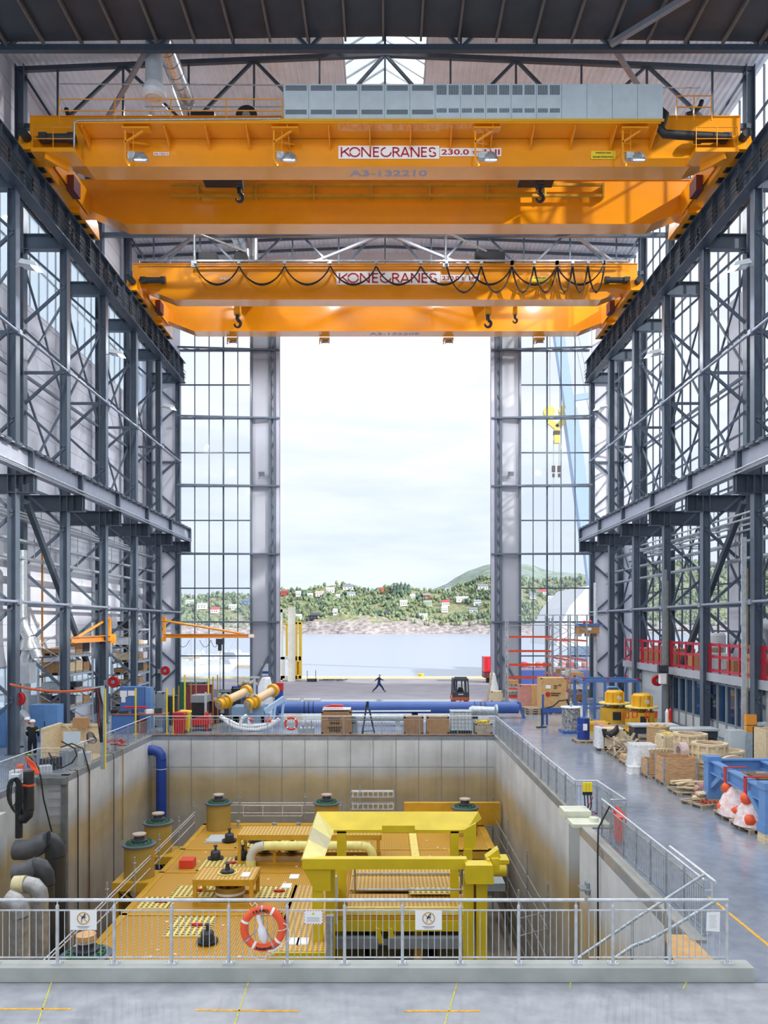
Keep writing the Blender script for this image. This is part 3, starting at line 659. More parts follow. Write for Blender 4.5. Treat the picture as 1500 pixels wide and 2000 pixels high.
# electrical cabinet: fifteen modules
cx0, cx1, cz0, cz1 = at(553, 0, 37.4).x, at(1296, 0, 37.4).x, 30.42, 32.3
m = MB(); m.box(cx0, cx1, 37.5, 38.4, cz0, cz1); m.build('electrical_cabinet', CABG, t); cab = [o for o in ALLK(t) if o.name.startswith('electrical_cabinet')][0]
m = MB(); g = MB(); pitch = (cx1 - cx0) / 15
for k in range(15):
    xa = cx0 + k * pitch
    m.box(xa - .008, xa + .008, 37.488, 37.5, cz0, cz1)
    if k < 6:
        for za, zb in ((cz1 - .32, cz1 - .06), (cz0 + .42, cz0 + .65), (cz0 + .02, cz0 + .12)):
            for q in range(5): g.box(xa + .1, xa + pitch - .1, 37.485, 37.5, za + (zb - za) * q / 5, za + (zb - za) * (q + .62) / 5)
    elif k < 11:
        for a, b in ((.06, .46), (.54, .94)):
            for za, zb in ((cz1 - .52, cz1 - .06), (cz0 + .5, cz0 + .7)):
                for q in range(6): g.box(xa + pitch * (a + (b - a) * q / 6), xa + pitch * (a + (b - a) * (q + .7) / 6), 37.485, 37.5, za, zb)
                m.box(xa + pitch * a, xa + pitch * b, 37.48, 37.49, (za + zb) / 2 - .01, (za + zb) / 2 + .01)
m.build('door_seams', mat('cabinet_seam', '#8d999f', .5, 0, 0), cab); g.build('ventilation_grille', mat('grille_dark', '#66727a', .5, 0, 0), cab)
m = MB(); m.box(cx0 - 1, cx1, 37.3, 37.36, 30.38, 30.5); m.build('kick_plate', AMBER, t)
# hanging floodlights on the front girder
for px_ in (245, 535, 928, 1216):
    x = at(px_, 0, 37.6).x; y = 37.6
    m = MB(); m.box(x - .1, x + 1.2, y - .2, y + .2, 30.12, 30.2); m.beam((x, y, 30.15), (x, y, 28.75), .09); m.beam((x, y, 29.55), (x + .85, y, 30.1), .09); m.beam((x, y + .02, 29.6), (x + .9, Y, 30.0), .07)
    m.beam((x, y, 29.1), (x + .45, y, 29.1), .05); m.beam((x + .38, y, 30.1), (x + .38, y, 29.1), .03); m.beam((x, y, 28.75), (x + .18, y, 28.45), .08); p = m.build('lamp_bracket', ORANGE, t)
    m = MB(); m.box(x + .15, x + .5, y - .15, y + .15, 28.72, 29.02); m.lathe([(0, .26), (.14, .24), (.3, .1), (.38, -.05), (.36, -.12), (0, -.1)], (x + .75, y, 28.8), 18, m=Matrix.Rotation(.35, 3, 'X')); m.build('floodlight', GALV, p)
    m = MB(); m.lathe([(0, -.125), (.3, -.13), (.3, -.11)], (x + .75, y, 28.8), 18, m=Matrix.Rotation(.35, 3, 'X')); m.build('lens', MATS['lamp_glass'], p)
yf = Y + .04
konesign(t, at(661, 0, yf).x, at(858, 0, yf).x, at(0, 310.5, yf).z, at(0, 285, yf).z, yf)
sign(t, 'capacity_plate', at(859, 0, yf).x, at(979, 0, yf).x, at(0, 305.5, yf).z, at(0, 289.5, yf).z, yf, PAPER, '230.0 t  I+II', TEXTR, .02, .95, .66)
sign(t, 'number_plate', at(300, 0, yf).x, at(330, 0, yf).x, at(0, 304, yf).z, at(0, 297.5, yf).z, yf, PAPER, 'A3-132210', TEXTR, .02, .92, .6)
p = sign(t, 'warning_plate', at(1154, 0, yf).x, at(1202, 0, yf).x, at(0, 311, yf).z, at(0, 295, yf).z, yf, SAFY, None, None)
a = at(1178, 0, yf).x; m = MB(); m.text('RADIOSTYRT KRAN', (a, yf - .024, at(0, 299, yf).z), width=.75, height=.07, bold=.03); m.build('lettering', TEXTK, p); m = MB(); m.text('KRAN MED VARSOMKONTROLL', (a, yf - .024, at(0, 307, yf).z), width=1.03, height=.07, bold=.03); m.build('lettering', TEXTK, p)
m = MB(); m.text('A3-132210', ((at(682, 0, 39).x + at(834, 0, 39).x) / 2, Y + .58, ZB - .045), width=3.9, height=.52, m=DOWN, bold=.02); m.build('underside_number', TEXTV, t)
# rear girder cable rails and hooks
m = MB()
for z in (30.95, 30.35): m.beam((-12, 43.7, z), (12.2, 43.7, z), .1, .14)
for i in range(8):
    x = -10.5 + i * 3.25; m.box(x - .05, x + .05, 43.62, 44.02, 30.25, 31.05)
m.build('cable_rail', DECKY, t)
for x in (-9.0, 8.2): m = MB(); m.box(x - .9, x + 1.0, 40.6, 43.0, 30.4, 31.5); m.build('trolley', BLACK, t)
hooklift(t, -7.85, 42.0, 30.3, .95); hooklift(t, 8.35, 42.0, 30.3, .95); hooklift(t, 10.4, 42.0, 30.8, .4, AMBER)
# gear standing on top of the girders
m = MB(); m.box(-9.8, -8.6, 39.2, 40.2, 31.5, 32.1); m.box(-10.1, -8.3, 39.0, 40.4, 31.42, 31.55); m.build('hoist_motor', BLACK, t)
m = MB(); m.cyl((-7.0, 39.3, 31.95), .55, .5, 24, 'Y'); m.build('cable_drum', BLACK, t)
m = MB(); m.cyl((-7.0, 39.2, 31.95), .2, .1, 16, 'Y'); m.prism([(-.25, 0), (.25, 0), (.12, .55), (-.12, .55)], (-7.0, 39.15, 31.45), (1, 0, 0), (0, 0, 1), (0, .05, 0)); m.build('drum_bracket', GALV, t)
m = MB(); m.box(-6.5, -5, 39.3, 39.6, 31.45, 31.6); m.pipe([(-16.1, 39.3, 32.3), (-15.9, 39.3, 31.7), (-15.4, 39.3, 31.6)], .12, 8); m.pipe([(15.2, 39.3, 32.0), (15.6, 39.3, 32.1), (15.9, 39.3, 32.4), (16.0, 39.3, 32.7)], .12, 8); m.build('cable_guide', BLACK, t)
# ---- rear crane
Y = 54.2
t = build_crane(Y, 60.0, 'farther orange overhead travelling crane with looping festoon cables', False)
yf = Y + .04
konesign(t, at(657, 0, yf).x, at(860, 0, yf).x, at(0, 556, yf).z, at(0, 530.5, yf).z, yf)
sign(t, 'capacity_plate', at(861, 0, yf).x, at(937, 0, yf).x, at(0, 550, yf).z, at(0, 537, yf).z, yf, PAPER, '230.0 t  I+II', TEXTR, .02, .95, .66)
sign(t, 'number_plate', at(431, 0, yf).x, at(453, 0, yf).x, at(0, 547, yf).z, at(0, 543, yf).z, yf, PAPER, 'A3-132209', TEXTR, .02, .9, .6)
p = sign(t, 'warning_plate', at(1038, 0, yf).x, at(1071, 0, yf).x, at(0, 551, yf).z, at(0, 540, yf).z, yf, SAFY, None, None)
m = MB(); m.text('RADIOSTYRT KRAN', (at(1054, 0, yf).x, yf - .024, at(0, 543, yf).z), width=.8, height=.08, bold=.03); m.build('lettering', TEXTK, p)
m = MB(); m.text('A3-132209', (at(770, 0, 60.4).x, 60.58, ZB - .045), width=3.9, height=.5, m=DOWN, bold=.02); m.build('underside_number', TEXTV, t)
nodesA = [382, 467, 556, 645, 735, 822, 913, 1000, 1088, 1178]; nodesB = [872, 940, 1000, 1043, 1088, 1118, 1148, 1181]
def festoon(nodes, dep, y):
    for o, c in ((0, 0), (.07, 1)):
        m = MB()
        for a, b in zip(nodes, nodes[1:]):
            P = []
            for i in range(15):
                u = i / 14; q = 4 * u * (1 - u); q = q ** .8; v = at(a + (b - a) * u, 520 + dep * q, y - .1 * c); v.x += o * (1 if u < .5 else -1) * .6; v.z -= c * .07 * q; P.append(v)
            m.pipe(P, .045, 6)
        yield m
for m in festoon(nodesA, 35, 53.85): m.build('festoon_cable', BLACK, t)
for m in festoon(nodesB, 50, 53.6): m.build('festoon_cable', BLACK, t)
m = MB(); m.box(-13, 16.8, 53.65, 53.8, 31.32, 31.42)
for n in nodesA + nodesB: v = at(n, 518, 53.75); m.box(v.x - .1, v.x + .1, 53.6, 53.85, 31.15, 31.36)
m.build('festoon_track', GALV, t)
railing_line(-17, 17, 53.9, 31.4, 2.1, .12).build('cable_ledge', GALV, t)
hooklift(t, -10.9, 57.5, 29.75, 1.15, AMBER); hooklift(t, 7.6, 57.5, 29.75, 1.15, AMBER); hooklift(t, 9.6, 57.5, 29.55, .75, AMBER)
for x in (-10.6, 7.5): m = MB(); m.box(x - 1, x + 1, 55.6, 59.8, 31.45, 31.9); m.box(x - .6, x + 1.2, 57, 59, 31.9, 32.6); m.build('trolley', BLACK, t)
m = MB(); m.box(-13.2, -11.8, 54.4, 55.2, 31.5, 32.3); m.box(6.3, 8.4, 54.5, 55.3, 31.6, 32.4); m.build('hoist_motor', BLACK, t)
m = MB(); m.cyl((-10.1, 54.5, 32.0), .5, .4, 24, 'Y'); m.build('cable_drum', BLACK, t)
for x0, x1 in ((-13.2, -9.8), (4.2, 7.1)): m = MB(); m.pipe([(x0, 53.9, 31.2), (x0, 53.9, 33.3), (x0 + .2, 53.9, 33.4), (x1, 54.5, 32.4)], .09, 8); m.box(x0 - .2, x0 + .2, 53.75, 54.0, 31.0, 31.4); m.build('cable_arm', GALV, t)
for px_ in (452, 632, 873, 1050):
    x = at(px_, 0, 61.5).x; z = ZB - .1
    m = MB(); m.box(x - .3, x + .5, 61.2, 61.7, z - .15, z + .02); m.beam((x - .3, 61.4, z), (x - .3, 61.4, z - .45), .07); p = m.build('lamp_bracket', ORANGE, t)
    m = MB(); m.lathe([(0, .2), (.14, .18), (.3, .05), (.36, -.1), (0, -.12)], (x + .15, 61.4, z - .3), 16, m=Matrix.Rotation(.3, 3, 'X')); m.build('floodlight', GALV, p)
# ================================================================ RAILINGS
def railing(name, label, pts, z0=0.0, h=1.1, post=2.0, bal=.115, toe=True, base=0, rails=2):
    """galvanised railing: hand rail, one post each, one baluster panel per bay"""
    t = thing(name, label, 'railing', (pts[0][0], pts[0][1], z0), group=None)
    m = MB(); m.pipe([(x, y, z0 + h) for x, y in pts], .026, 8); m.build('handrail', GALVL, t)
    for (xa, ya), (xb, yb) in zip(pts, pts[1:]):
        L = math.hypot(xb - xa, yb - ya); n = max(1, round(L / post)); ux, uy = (xb - xa) / L, (yb - ya) / L
        for i in range(n + 1):
            if i == n and (xb, yb) != pts[-1]: continue
            x, y = xa + ux * L * i / n, ya + uy * L * i / n
            m = MB(); m.beam((x, y, z0 + base), (x, y, z0 + h - .06), .055, .03, up=(ux, uy, 0)); m.tube((x, y, z0 + h - .07), (x, y, z0 + h), .012, n=6); m.cbox((x, y, z0 + base + .01), (.12, .12, .02)); m.build('post', GALV, t)
        for i in range(n):
            a = L * i / n + .05; b = L * (i + 1) / n - .05; m = MB()
            P = lambda s, z: (xa + ux * s, ya + uy * s, z0 + z)
            m.beam(P(a, h - .17), P(b, h - .17), .02, .03); m.beam(P(a, base + .09), P(b, base + .09), .02, .03)
            k = max(1, int((b - a) / bal))
            for q in range(k + 1): s = a + (b - a) * q / k; m.tube(P(s, base + .09), P(s, h - .17), .009, n=5, cap=False)
            m.build('infill_panel', GALV, t)
    return t
YR = 13.7
xs = lambda p: (p - VX) * YR / FP
def frontrail(label, pa, pb, posts, ext):
    t = thing('guard_railing', label, 'railing', (xs(pa), YR, .25)); z0 = .25
    m = MB(); m.tube((xs(pa), YR, 1.37), (xs(pb), YR, 1.37), .03, n=10); m.build('handrail', GALVL, t)
    for p in posts:
        x = xs(p); m = MB(); m.tube((x, YR, .27), (x, YR, 1.27), .03, n=10); m.lathe([(.03, 1.27), (.012, 1.3), (.012, 1.35)], (x, YR, 0), 8); m.box(x - .09, x + .09, YR - .06, YR + .06, .25, .275)
        for d in (-.07, .07): m.tube((x + d, YR, .27), (x + d, YR, .3), .012, n=6)
        m.build('post', GALVL, t)
    ps = ([pa] if pa < posts[0] else []) + posts + ([ext] if ext else [])
    for a, b in zip(ps, ps[1:]):
        a, b = xs(a) + .02, xs(b) - .02; m = MB()
        m.beam((a, YR, 1.19), (b, YR, 1.19), .02, .022); m.beam((a, YR, .36), (b, YR, .36), .02, .022)
        k = max(1, round((b - a) / .112))
        for q in range(0 if abs(a - xs(ps[0])) < .1 and pa < posts[0] else 1, k + (1 if b > xs(posts[-1]) else 0)):
            x = a + (b - a) * q / k; m.tube((x, YR, .36), (x, YR, 1.19), .0075, n=6, cap=False)
        m.build('infill_panel', GALVL, t)
    return t
frontrail('long galvanised guard railing along the front of the pit, left section', -60, 1141, [-10, 112, 223, 335, 447, 561, 673, 786, 899, 1013, 1125], 1138)
frontrail('short galvanised guard railing at the front right corner of the pit', 1148, 1422, [1197, 1308, 1420], None)
railing('guard_railing', 'grey railing along the far edge of the pit', [(PL + .05, PF + .05), (PR + .1, PF + .05)], post=2.13, bal=.13)
railing('guard_railing', 'grey railing along the left edge of the pit with the kink around the pipe recess', [(PL - .1, PF), (PL - .1, 32.3), (-14.4, 32.3), (-14.4, 20)], post=1.9, bal=.13)
railing('guard_railing', 'grey railing along the far right edge of the pit with the yellow remotes', [(PR + .1, PF), (PR + .12, 25.6), (6.98, 25.6), (7.06, 22.8), (6.6, 22.8)], post=1.45, bal=.12)
railing('guard_railing', 'grey railing along the near right edge of the pit, overlapping the far one', [(6.38, 22.9), (6.4, 15.6)], post=1.0, bal=.115)
m = MB(); m.tube((6.55, 17.9, 1.12), (6.55, 15.4, 1.12), .035, n=8); m.tube((6.55, 15.6, 0), (6.55, 15.6, 1.1), .03, n=8); m.beam((6.55, 15.6, .9), (6.4, 15.6, .9), .03); m.build('gate_rail', GALVL, None, label='short doubled handrail at the near end of the right pit railing', cat='railing')
# stair down into the pit at the front right
t = thing('pit_stair', 'galvanised stair with two sloping handrails descending into the pit at the front right', 'stairs', (5.2, 14.9, -1.2))
m = MB()
for i in range(9): m.box(5.7 - i * .28, 5.98 - i * .28, 14.3, 15.2, -.2 - i * .2, -.16 - i * .2)
m.build('tread', GALV, t)
m = MB()
for y in (14.28, 15.22): m.beam((6.0, y, -.12), (3.4, y, -2.0), .04, .26)
m.build('stringer', mat('blue_grey_steel', '#8797a8', .5, .2, .05), t)
m = MB(); m.pipe([at(1376, 1708, 15.3), at(1356, 1720, 15.3), at(1240, 1795, 15.2), at(1128, 1872, 15.1), at(1050, 1925, 15.0)], .03, 8); m.build('handrail', GALV, t)
m = MB(); m.pipe([at(1398, 1760, 14.3), at(1315, 1810, 14.3), at(1268, 1836, 14.3), at(1235, 1848, 14.3), at(1200, 1872, 14.3)], .032, 8)
m.build('handrail', GALV, t)
for a, b in (((1234, 1850), (1234, 1900)), ((1308, 1814), (1308, 1900))): m = MB(); m.beam(at(*a, 14.3), at(*b, 14.3), .04); m.build('stair_post', GALV, t)
for p in (1235, 1300): m = MB(); m.beam(at(p, 1800 - (p - 1235) * .65, 15.2), at(p, 1900, 15.2), .035); m.build('stair_post', GALV, t)
m = MB(); m.add([(5.3, 14.25, .02), (6.05, 14.25, .02), (6.05, 15.5, .02), (5.55, 15.5, .02), (5.3, 14.25, .05), (6.05, 14.25, .05), (6.05, 15.5, .05), (5.55, 15.5, .05)], [(0, 3, 2, 1), (4, 5, 6, 7), (0, 1, 5, 4), (1, 2, 6, 5), (2, 3, 7, 6), (3, 0, 4, 7)]); m.build('cover_board', TAN, None, label='tan board lying behind the front right corner of the railing', cat='board')
# ---------------- signs and life rings on the railings
def nopass(px0, px1, py0, py1, label, fl_=1):
    x0, x1 = (px0 - VX) * (YR - .05) / FP, (px1 - VX) * (YR - .05) / FP; z0, z1 = at(0, py1, YR - .05).z, at(0, py0, YR - .05).z
    y = YR - .05; t = thing('warning_sign', label, 'sign', ((x0 + x1) / 2, y, z0), group='no-entry signs')
    m = MB(); m.box(x0, x1, y - .006, y, z0, z1); m.build('plate', PAPER, t)
    c = Vector(((x0 + x1) / 2, y - .01, z0 + (z1 - z0) * .6)); r = (z1 - z0) * .3
    m = MB(); m.torus(c, r, .009, 'Y', 32, 6); m.beam(c + Vector((-r * .7, 0, r * .7)), c + Vector((r * .7, 0, -r * .7)), .004, .014); m.build('prohibition_ring', SIGNG, t)
    m = MB(); k = r * .09; m.cyl(c + Vector((.25 * r * fl_, -.004, .62 * r)), k * 1.6, .004, 12, 'Y')
    for a, b, w in (((.1, .45), (-.25, -.05), 2.6), ((-.25, -.05), (-.3, -.7), 2.2), ((.05, .3), (.35, .02), 1.6), ((.35, .02), (.3, .4), 1.4)):
        m.beam(c + Vector((a[0] * r * fl_, -.002, a[1] * r)), c + Vector((b[0] * r * fl_, -.002, b[1] * r)), .004, k * w)
    m.build('pictogram', TEXTK, t)
    m = MB(); m.text('Gå ikke lenger enn sperringen', ((x0 + x1) / 2, y - .008, z0 + (z1 - z0) * .17), width=(x1 - x0) * .46, bold=.01); m.text('No entry beyond barrier', ((x0 + x1) / 2, y - .008, z0 + (z1 - z0) * .1), width=(x1 - x0) * .32); m.build('lettering', mat('sign_grey_text', '#6e7480', .6, 0, 0), t)
nopass(137, 189, 1778, 1816, 'white no-entry sign on the left of the front railing, beside the green-topped drum', 1)
nopass(811, 863, 1778, 1816, 'white no-entry sign right of centre on the front railing', 1)
y = YR - .05; t = thing('warning_sign', 'small white notice with red dashed border and yellow triangle on the front railing', 'sign', (xs(611), y, 1.05))
m = MB(); x0, x1, z0, z1 = xs(594), xs(631), at(0, 1805, y).z, at(0, 1777, y).z; m.box(x0, x1, y - .006, y, z0, z1); m.build('plate', PAPER, t)
m = MB()
for i in range(7):
    u = x0 + .012 + (x1 - x0 - .045) * i / 6
    for z in (z0 + .004, z1 - .016): m.box(u, u + .022, y - .009, y - .006, z, z + .012)
for i in range(5):
    w = z0 + .012 + (z1 - z0 - .04) * i / 4
    for x in (x0 + .003, x1 - .015): m.box(x, x + .012, y - .009, y - .006, w, w + .018)
m.build('red_border', RED, t)
m = MB(); m.prism([(-.03, 0), (.03, 0), (0, .05)], ((x0 + x1) / 2, y - .007, z1 - .085), (1, 0, 0), (0, 0, 1), (0, -.003, 0)); m.build('triangle', SAFY, t)
m = MB()
for i in range(4): m.box(x0 + .05 + .01 * (i % 2), x1 - .05 - .015 * (i % 2), y - .008, y - .006, z0 + .05 + i * .022, z0 + .055 + i * .022)
m.build('text_lines', MATS['sign_grey_text'], t)
t = thing('paper_notice', 'white laminated paper notice tied to the right end of the front railing', 'notice', (xs(1391), y, .9))
m = MB(); m.add([(xs(1377), y, at(0, 1818, y).z), (xs(1403), y, at(0, 1820, y).z), (xs(1404), y, at(0, 1781, y).z), (xs(1378), y, at(0, 1782, y).z), (xs(1377), y + .004, at(0, 1818, y).z), (xs(1403), y + .004, at(0, 1820, y).z), (xs(1404), y + .004, at(0, 1781, y).z), (xs(1378), y + .004, at(0, 1782, y).z)], [(0, 1, 2, 3), (7, 6, 5, 4), (0, 4, 5, 1), (1, 5, 6, 2), (2, 6, 7, 3), (3, 7, 4, 0)]); m.build('sheet', PAPER, t)
m = MB()
for i in range(8): w = .07 - .012 * (i % 3); z = at(0, 1788 + i * 3.4, y).z; m.box(xs(1390) - w, xs(1390) + w, y - .003, y - .001, z - .003, z + .003)
m.build('text_lines', mat('faint_print', '#aeb4b4', .7, 0, 0), t)
# life ring
YL = YR - .09; t = thing('life_ring', 'orange and white life ring with a white paddle hanging on the front railing', 'life ring', (xs(514), YL, .45)); c = at(514, 1813, YL)
m = MB(); m.torus(c, .335, .068, 'Y', 40, 14); m.build('ring', LRING, t)
m = MB()
for a in (62, 158, 241, 322):
    ca, sa = math.cos(math.radians(a)), math.sin(math.radians(a)); q = c + Vector((ca, 0, sa)) * .335; d = Vector((-sa, 0, ca))
    m.tube(q - d * .022, q + d * .022, .071, n=14, cap=False)
m.build('reflective_band', PAPER, t)
m = MB()
for a in (92, 214, 303):
    ca, sa = math.cos(math.radians(a)), math.sin(math.radians(a)); q = c + Vector((ca, 0, sa)) * .335; d = Vector((-sa, 0, ca)); m.tube(q - d * .014, q + d * .014, .073, n=14, cap=False)
    m.beam(c + Vector((0, .04, .02)), c + Vector((ca * .27, .04, sa * .27)), .02)
m.build('holder', GALV, t)
def arctext(m, s, a0, a1, r, h, up):
    n = len(s)
    for i, ch in enumerate(s):
        a = math.radians(a0 + (a1 - a0) * (i + .5) / n); d = Vector((math.cos(a), 0, math.sin(a))); u = d * up; rt = Vector((u.z, 0, -u.x))
        M = Matrix((rt, u, (0, -1, 0))).transposed(); m.text(ch, c + d * r + Vector((0, -.072, 0)), height=h, m=M, bold=.02)
m = MB(); arctext(m, 'FRAMO', 122, 72, .335, .05, 1); arctext(m, 'ENGINEERING', 250, 296, .335, .042, -1); m.build('lettering', TEXTK, t)
m = MB(); a = at(505, 1793, YL - .04); b = at(516, 1840, YL - .04); mid = at(509, 1806, YL - .04)
m.pipe([a + Vector((0, 0, .06)), a, mid, mid + (b - mid) * .25, mid + (b - mid) * .75, b], [.035, .04, .035, .075, .078, .04], 12); m.build('paddle', WHITE, t)
m = MB(); R0 = lambda s: at(s[0], s[1], YL - .06)
m.pipe([R0(p) for p in ((553, 1803), (560, 1806), (562, 1812), (555, 1816), (543, 1818))], .009, 6); m.pipe([R0(p) for p in ((562, 1812), (568, 1825), (566, 1835), (548, 1847), (535, 1862), (526, 1865), (523, 1855))], .009, 6)
m.pipe([R0(p) for p in ((486, 1855), (494, 1868), (505, 1875), (517, 1874), (523, 1862))], .009, 6); m.pipe([R0(p) for p in ((488, 1764), (492, 1770), (498, 1763), (503, 1768), (500, 1772))], .01, 6); m.pipe([R0(p) for p in ((524, 1858), (535, 1856), (548, 1848), (552, 1849))], .02, 6); m.build('rope', mat('white_rope', '#e6e0d6', .8, 0, .05), t)
# far life ring
YL2 = PF - .05; t = thing('life_ring', 'small orange life ring on the far pit railing', 'life ring', (-5.3, YL2, .2)); c = at(568.5, 1413, YL2)
m = MB(); m.torus(c, .33, .065, 'Y', 28, 10); m.build('ring', mat('faded_ring_red', '#cf4a3a', .5, 0, .04), t)
m = MB()
for a in (45, 135, 225, 315):
    ca, sa = math.cos(math.radians(a)), math.sin(math.radians(a)); q = c + Vector((ca, 0, sa)) * .33; d = Vector((-sa, 0, ca)); m.tube(q - d * .03, q + d * .03, .07, n=10, cap=False)
m.build('reflective_band', PAPER, t)
# ================================================================ PIT CONTENTS
DZ = -4.3
def grate_mat(name, c1, c2, sc, ax=0):
    m = bpy.data.materials.new(name); m.use_nodes = True; nt = m.node_tree; b = nt.nodes['Principled BSDF']; b.inputs['Roughness'].default_value = .5
    g = nt.nodes.new('ShaderNodeNewGeometry'); sp = nt.nodes.new('ShaderNodeSeparateXYZ'); nt.links.new(g.outputs['Position'], sp.inputs[0])
    def wave(out, s):
        a = nt.nodes.new('ShaderNodeMath'); a.operation = 'MULTIPLY'; a.inputs[1].default_value = s; nt.links.new(sp.outputs[out], a.inputs[0])
        f_ = nt.nodes.new('ShaderNodeMath'); f_.operation = 'FRACT'; nt.links.new(a.outputs[0], f_.inputs[0]); return f_
    wx, wy = wave('X', sc), wave('Y', sc)
    gx = nt.nodes.new('ShaderNodeMath'); gx.operation = 'GREATER_THAN'; gx.inputs[1].default_value = .45; nt.links.new(wx.outputs[0], gx.inputs[0])
    gy = nt.nodes.new('ShaderNodeMath'); gy.operation = 'GREATER_THAN'; gy.inputs[1].default_value = .3; nt.links.new(wy.outputs[0], gy.inputs[0])
    ml = nt.nodes.new('ShaderNodeMath'); ml.operation = 'MULTIPLY'; nt.links.new(gx.outputs[0], ml.inputs[0]); nt.links.new(gy.outputs[0], ml.inputs[1])
    mx = nt.nodes.new('ShaderNodeMix'); mx.data_type = 'RGBA'; mx.inputs[6].default_value = lin(c1); mx.inputs[7].default_value = lin(c2); nt.links.new(ml.outputs[0], mx.inputs[0])
    nt.links.new(mx.outputs[2], b.inputs['Base Color']); MATS[name] = m; return m
GRATE = grate_mat('yellow_grating', '#cc9c2e', '#9c6c1c', 12.0)
GRATEL = grate_mat('pale_grating', '#d8b356', '#a87630', 6.5)
HOLES = grate_mat('perforated_panel', '#e9d477', '#6f5a1e', 5.0)
t = thing('subsea_manifold', 'large yellow subsea manifold deck filling the bottom of the pit', 'subsea structure', (-2.5, 32, PZ))
MF = t
def deckbox(name, x0, x1, y0, y1, z, m_=GRATE, th=.06, parent=None):
    m = MB(); m.box(x0, x1, y0, y1, z - th, z); return m.build(name, m_, parent or MF)
deckbox('deck_plate', -9.4, 3.0, 28.2, 36.4, DZ); deckbox('deck_plate', -9.4, 4.9, 36.4, 41.1, DZ); deckbox('deck_plate', -9.4, -3.3, 19.0, 28.2, DZ)
m = MB()
for x0, x1, y0, y1 in ((-9.6, -9.35, 19, 41.2), (-9.6, 5.2, 40.9, 41.3), (4.85, 5.2, 36.4, 41.2), (2.95, 3.1, 28.1, 36.4), (-9.6, 5, 36.4, 36.55), (-9.6, -4, 33.0, 33.12), (-9.6, -3.3, 28.15, 28.35), (-3.4, 3.1, 28.1, 28.4)): m.box(x0, x1, y0, y1, DZ - .42, DZ + .03)
for x in (-6.5, -3.4, 1.2): m.box(x - .15, x + .15, 28.2, 41, DZ - .5, DZ - .07)
for x in (-9.4, -6.4, -3.4, 1.2, 4.8):
    for y in (19.4, 28.4, 34, 40.6):
        if not (x > -3 and y < 28) and not (x > 4 and y < 37): m.box(x - .15, x + .15, y - .15, y + .15, PZ, DZ - .1)
m.build('deck_frame', DECKY, t)
m = MB(); m.box(-3.0, 3.0, 28.0, 28.06, -4.8, -4.42); m.build('front_beam', YEL, t)
m = MB(); m.box(-3.0, -.25, 27.8, 28.1, -5.35, -4.98); m.box(.1, 2.9, 27.8, 28.1, -5.35, -4.98); m.box(-3, 2.9, 28.0, 28.1, -5.3, -5.1); m.build('lower_fender', MGREY, t)
for x in (-3, -.3, .15, 2.8): m = MB(); m.prism([(0, 0), (.25, 0), (.12, .5), (-.05, .55)], (x, 27.9, -5.2), (1, 0, 0), (0, 0, 1), (0, .1, 0)); m.build('fender_bracket', YEL, t)
m = MB()
for i in range(5): m.box(-2.7 + i * 1.15, -1.9 + i * 1.15, 28.6 + .3 * (i % 2), 36, PZ, -5.0)
m.build('lower_modules', mat('dark_olive_steel', '#4a4620', .6, 0, .1), t)  # dark olive blocks added for the shade beneath the deck
# raised grating catwalk beside the guide frame
m = MB(); m.box(-3.4, -1.7, 23.4, 29.4, -3.66, -3.6); m.build('catwalk_grating', GRATEL, t)
m = MB(); m.box(-3.42, -3.3, 23.4, 29.4, -4.0, -3.6); m.box(-3.42, -1.7, 23.3, 23.42, -4.0, -3.6)
for y in (23.5, 29.2): m.box(-3.4, -3.25, y - .08, y + .08, DZ - 2, -3.7)
m.beam((-3.3, 23.4, -4.4), (-3.3, 20.5, -4.4), .15, .2); m.build('catwalk_frame', YEL, t)
for i, (px_, py_) in enumerate(((575, 1712), (573, 1838), (592, 1838), (560, 1730))):
    x, y = fl(px_, py_, -3.6); m = MB(); m.box(x - .18, x + .18, y - .3, y + .2, -3.6, -3.57); m.build('white_plate', PAPER, t)
for x0, y0, x1, y1 in ((-3.4, 29.8, -2.0, 33),): pass
# central lowered gratings seen through the frame
for y0, y1, z in ((28.15, 29.6, -4.0), (29.75, 31.4, -3.9), (31.5, 33.2, -3.9)):
    m = MB(); m.box(-1.35, 3.0, y0, y1, z - .05, z); m.build('access_grating', GRATEL, t)
m = MB(); m.box(-1.4, 3.05, 28.1, 28.2, -4.25, -3.98); m.build('grating_lip', CREAMY, t)
m = MB()
for z in (-3.3, -2.95): m.tube((-1.1, 29.8, z), (2.85, 29.8, z), .04, n=6)
for x in (-1.15, 2.9): m.tube((x, 29.8, -4.2), (x, 29.8, -2.6), .045, n=6)
m.tube((-1.0, 28.6, -3.5), (2.8, 28.6, -3.5), .04, n=6); m.build('tube_rail', GALV, t)
m = MB(); m.box(.9, 2.5, 29.2, 29.9, -3.88, -3.85); m.build('perforated_panel', HOLES, t)
m = MB(); m.box(1.2, 1.55, 34.2, 40, DZ + .01, DZ + .12); m.build('deck_rib', CREAMY, t)
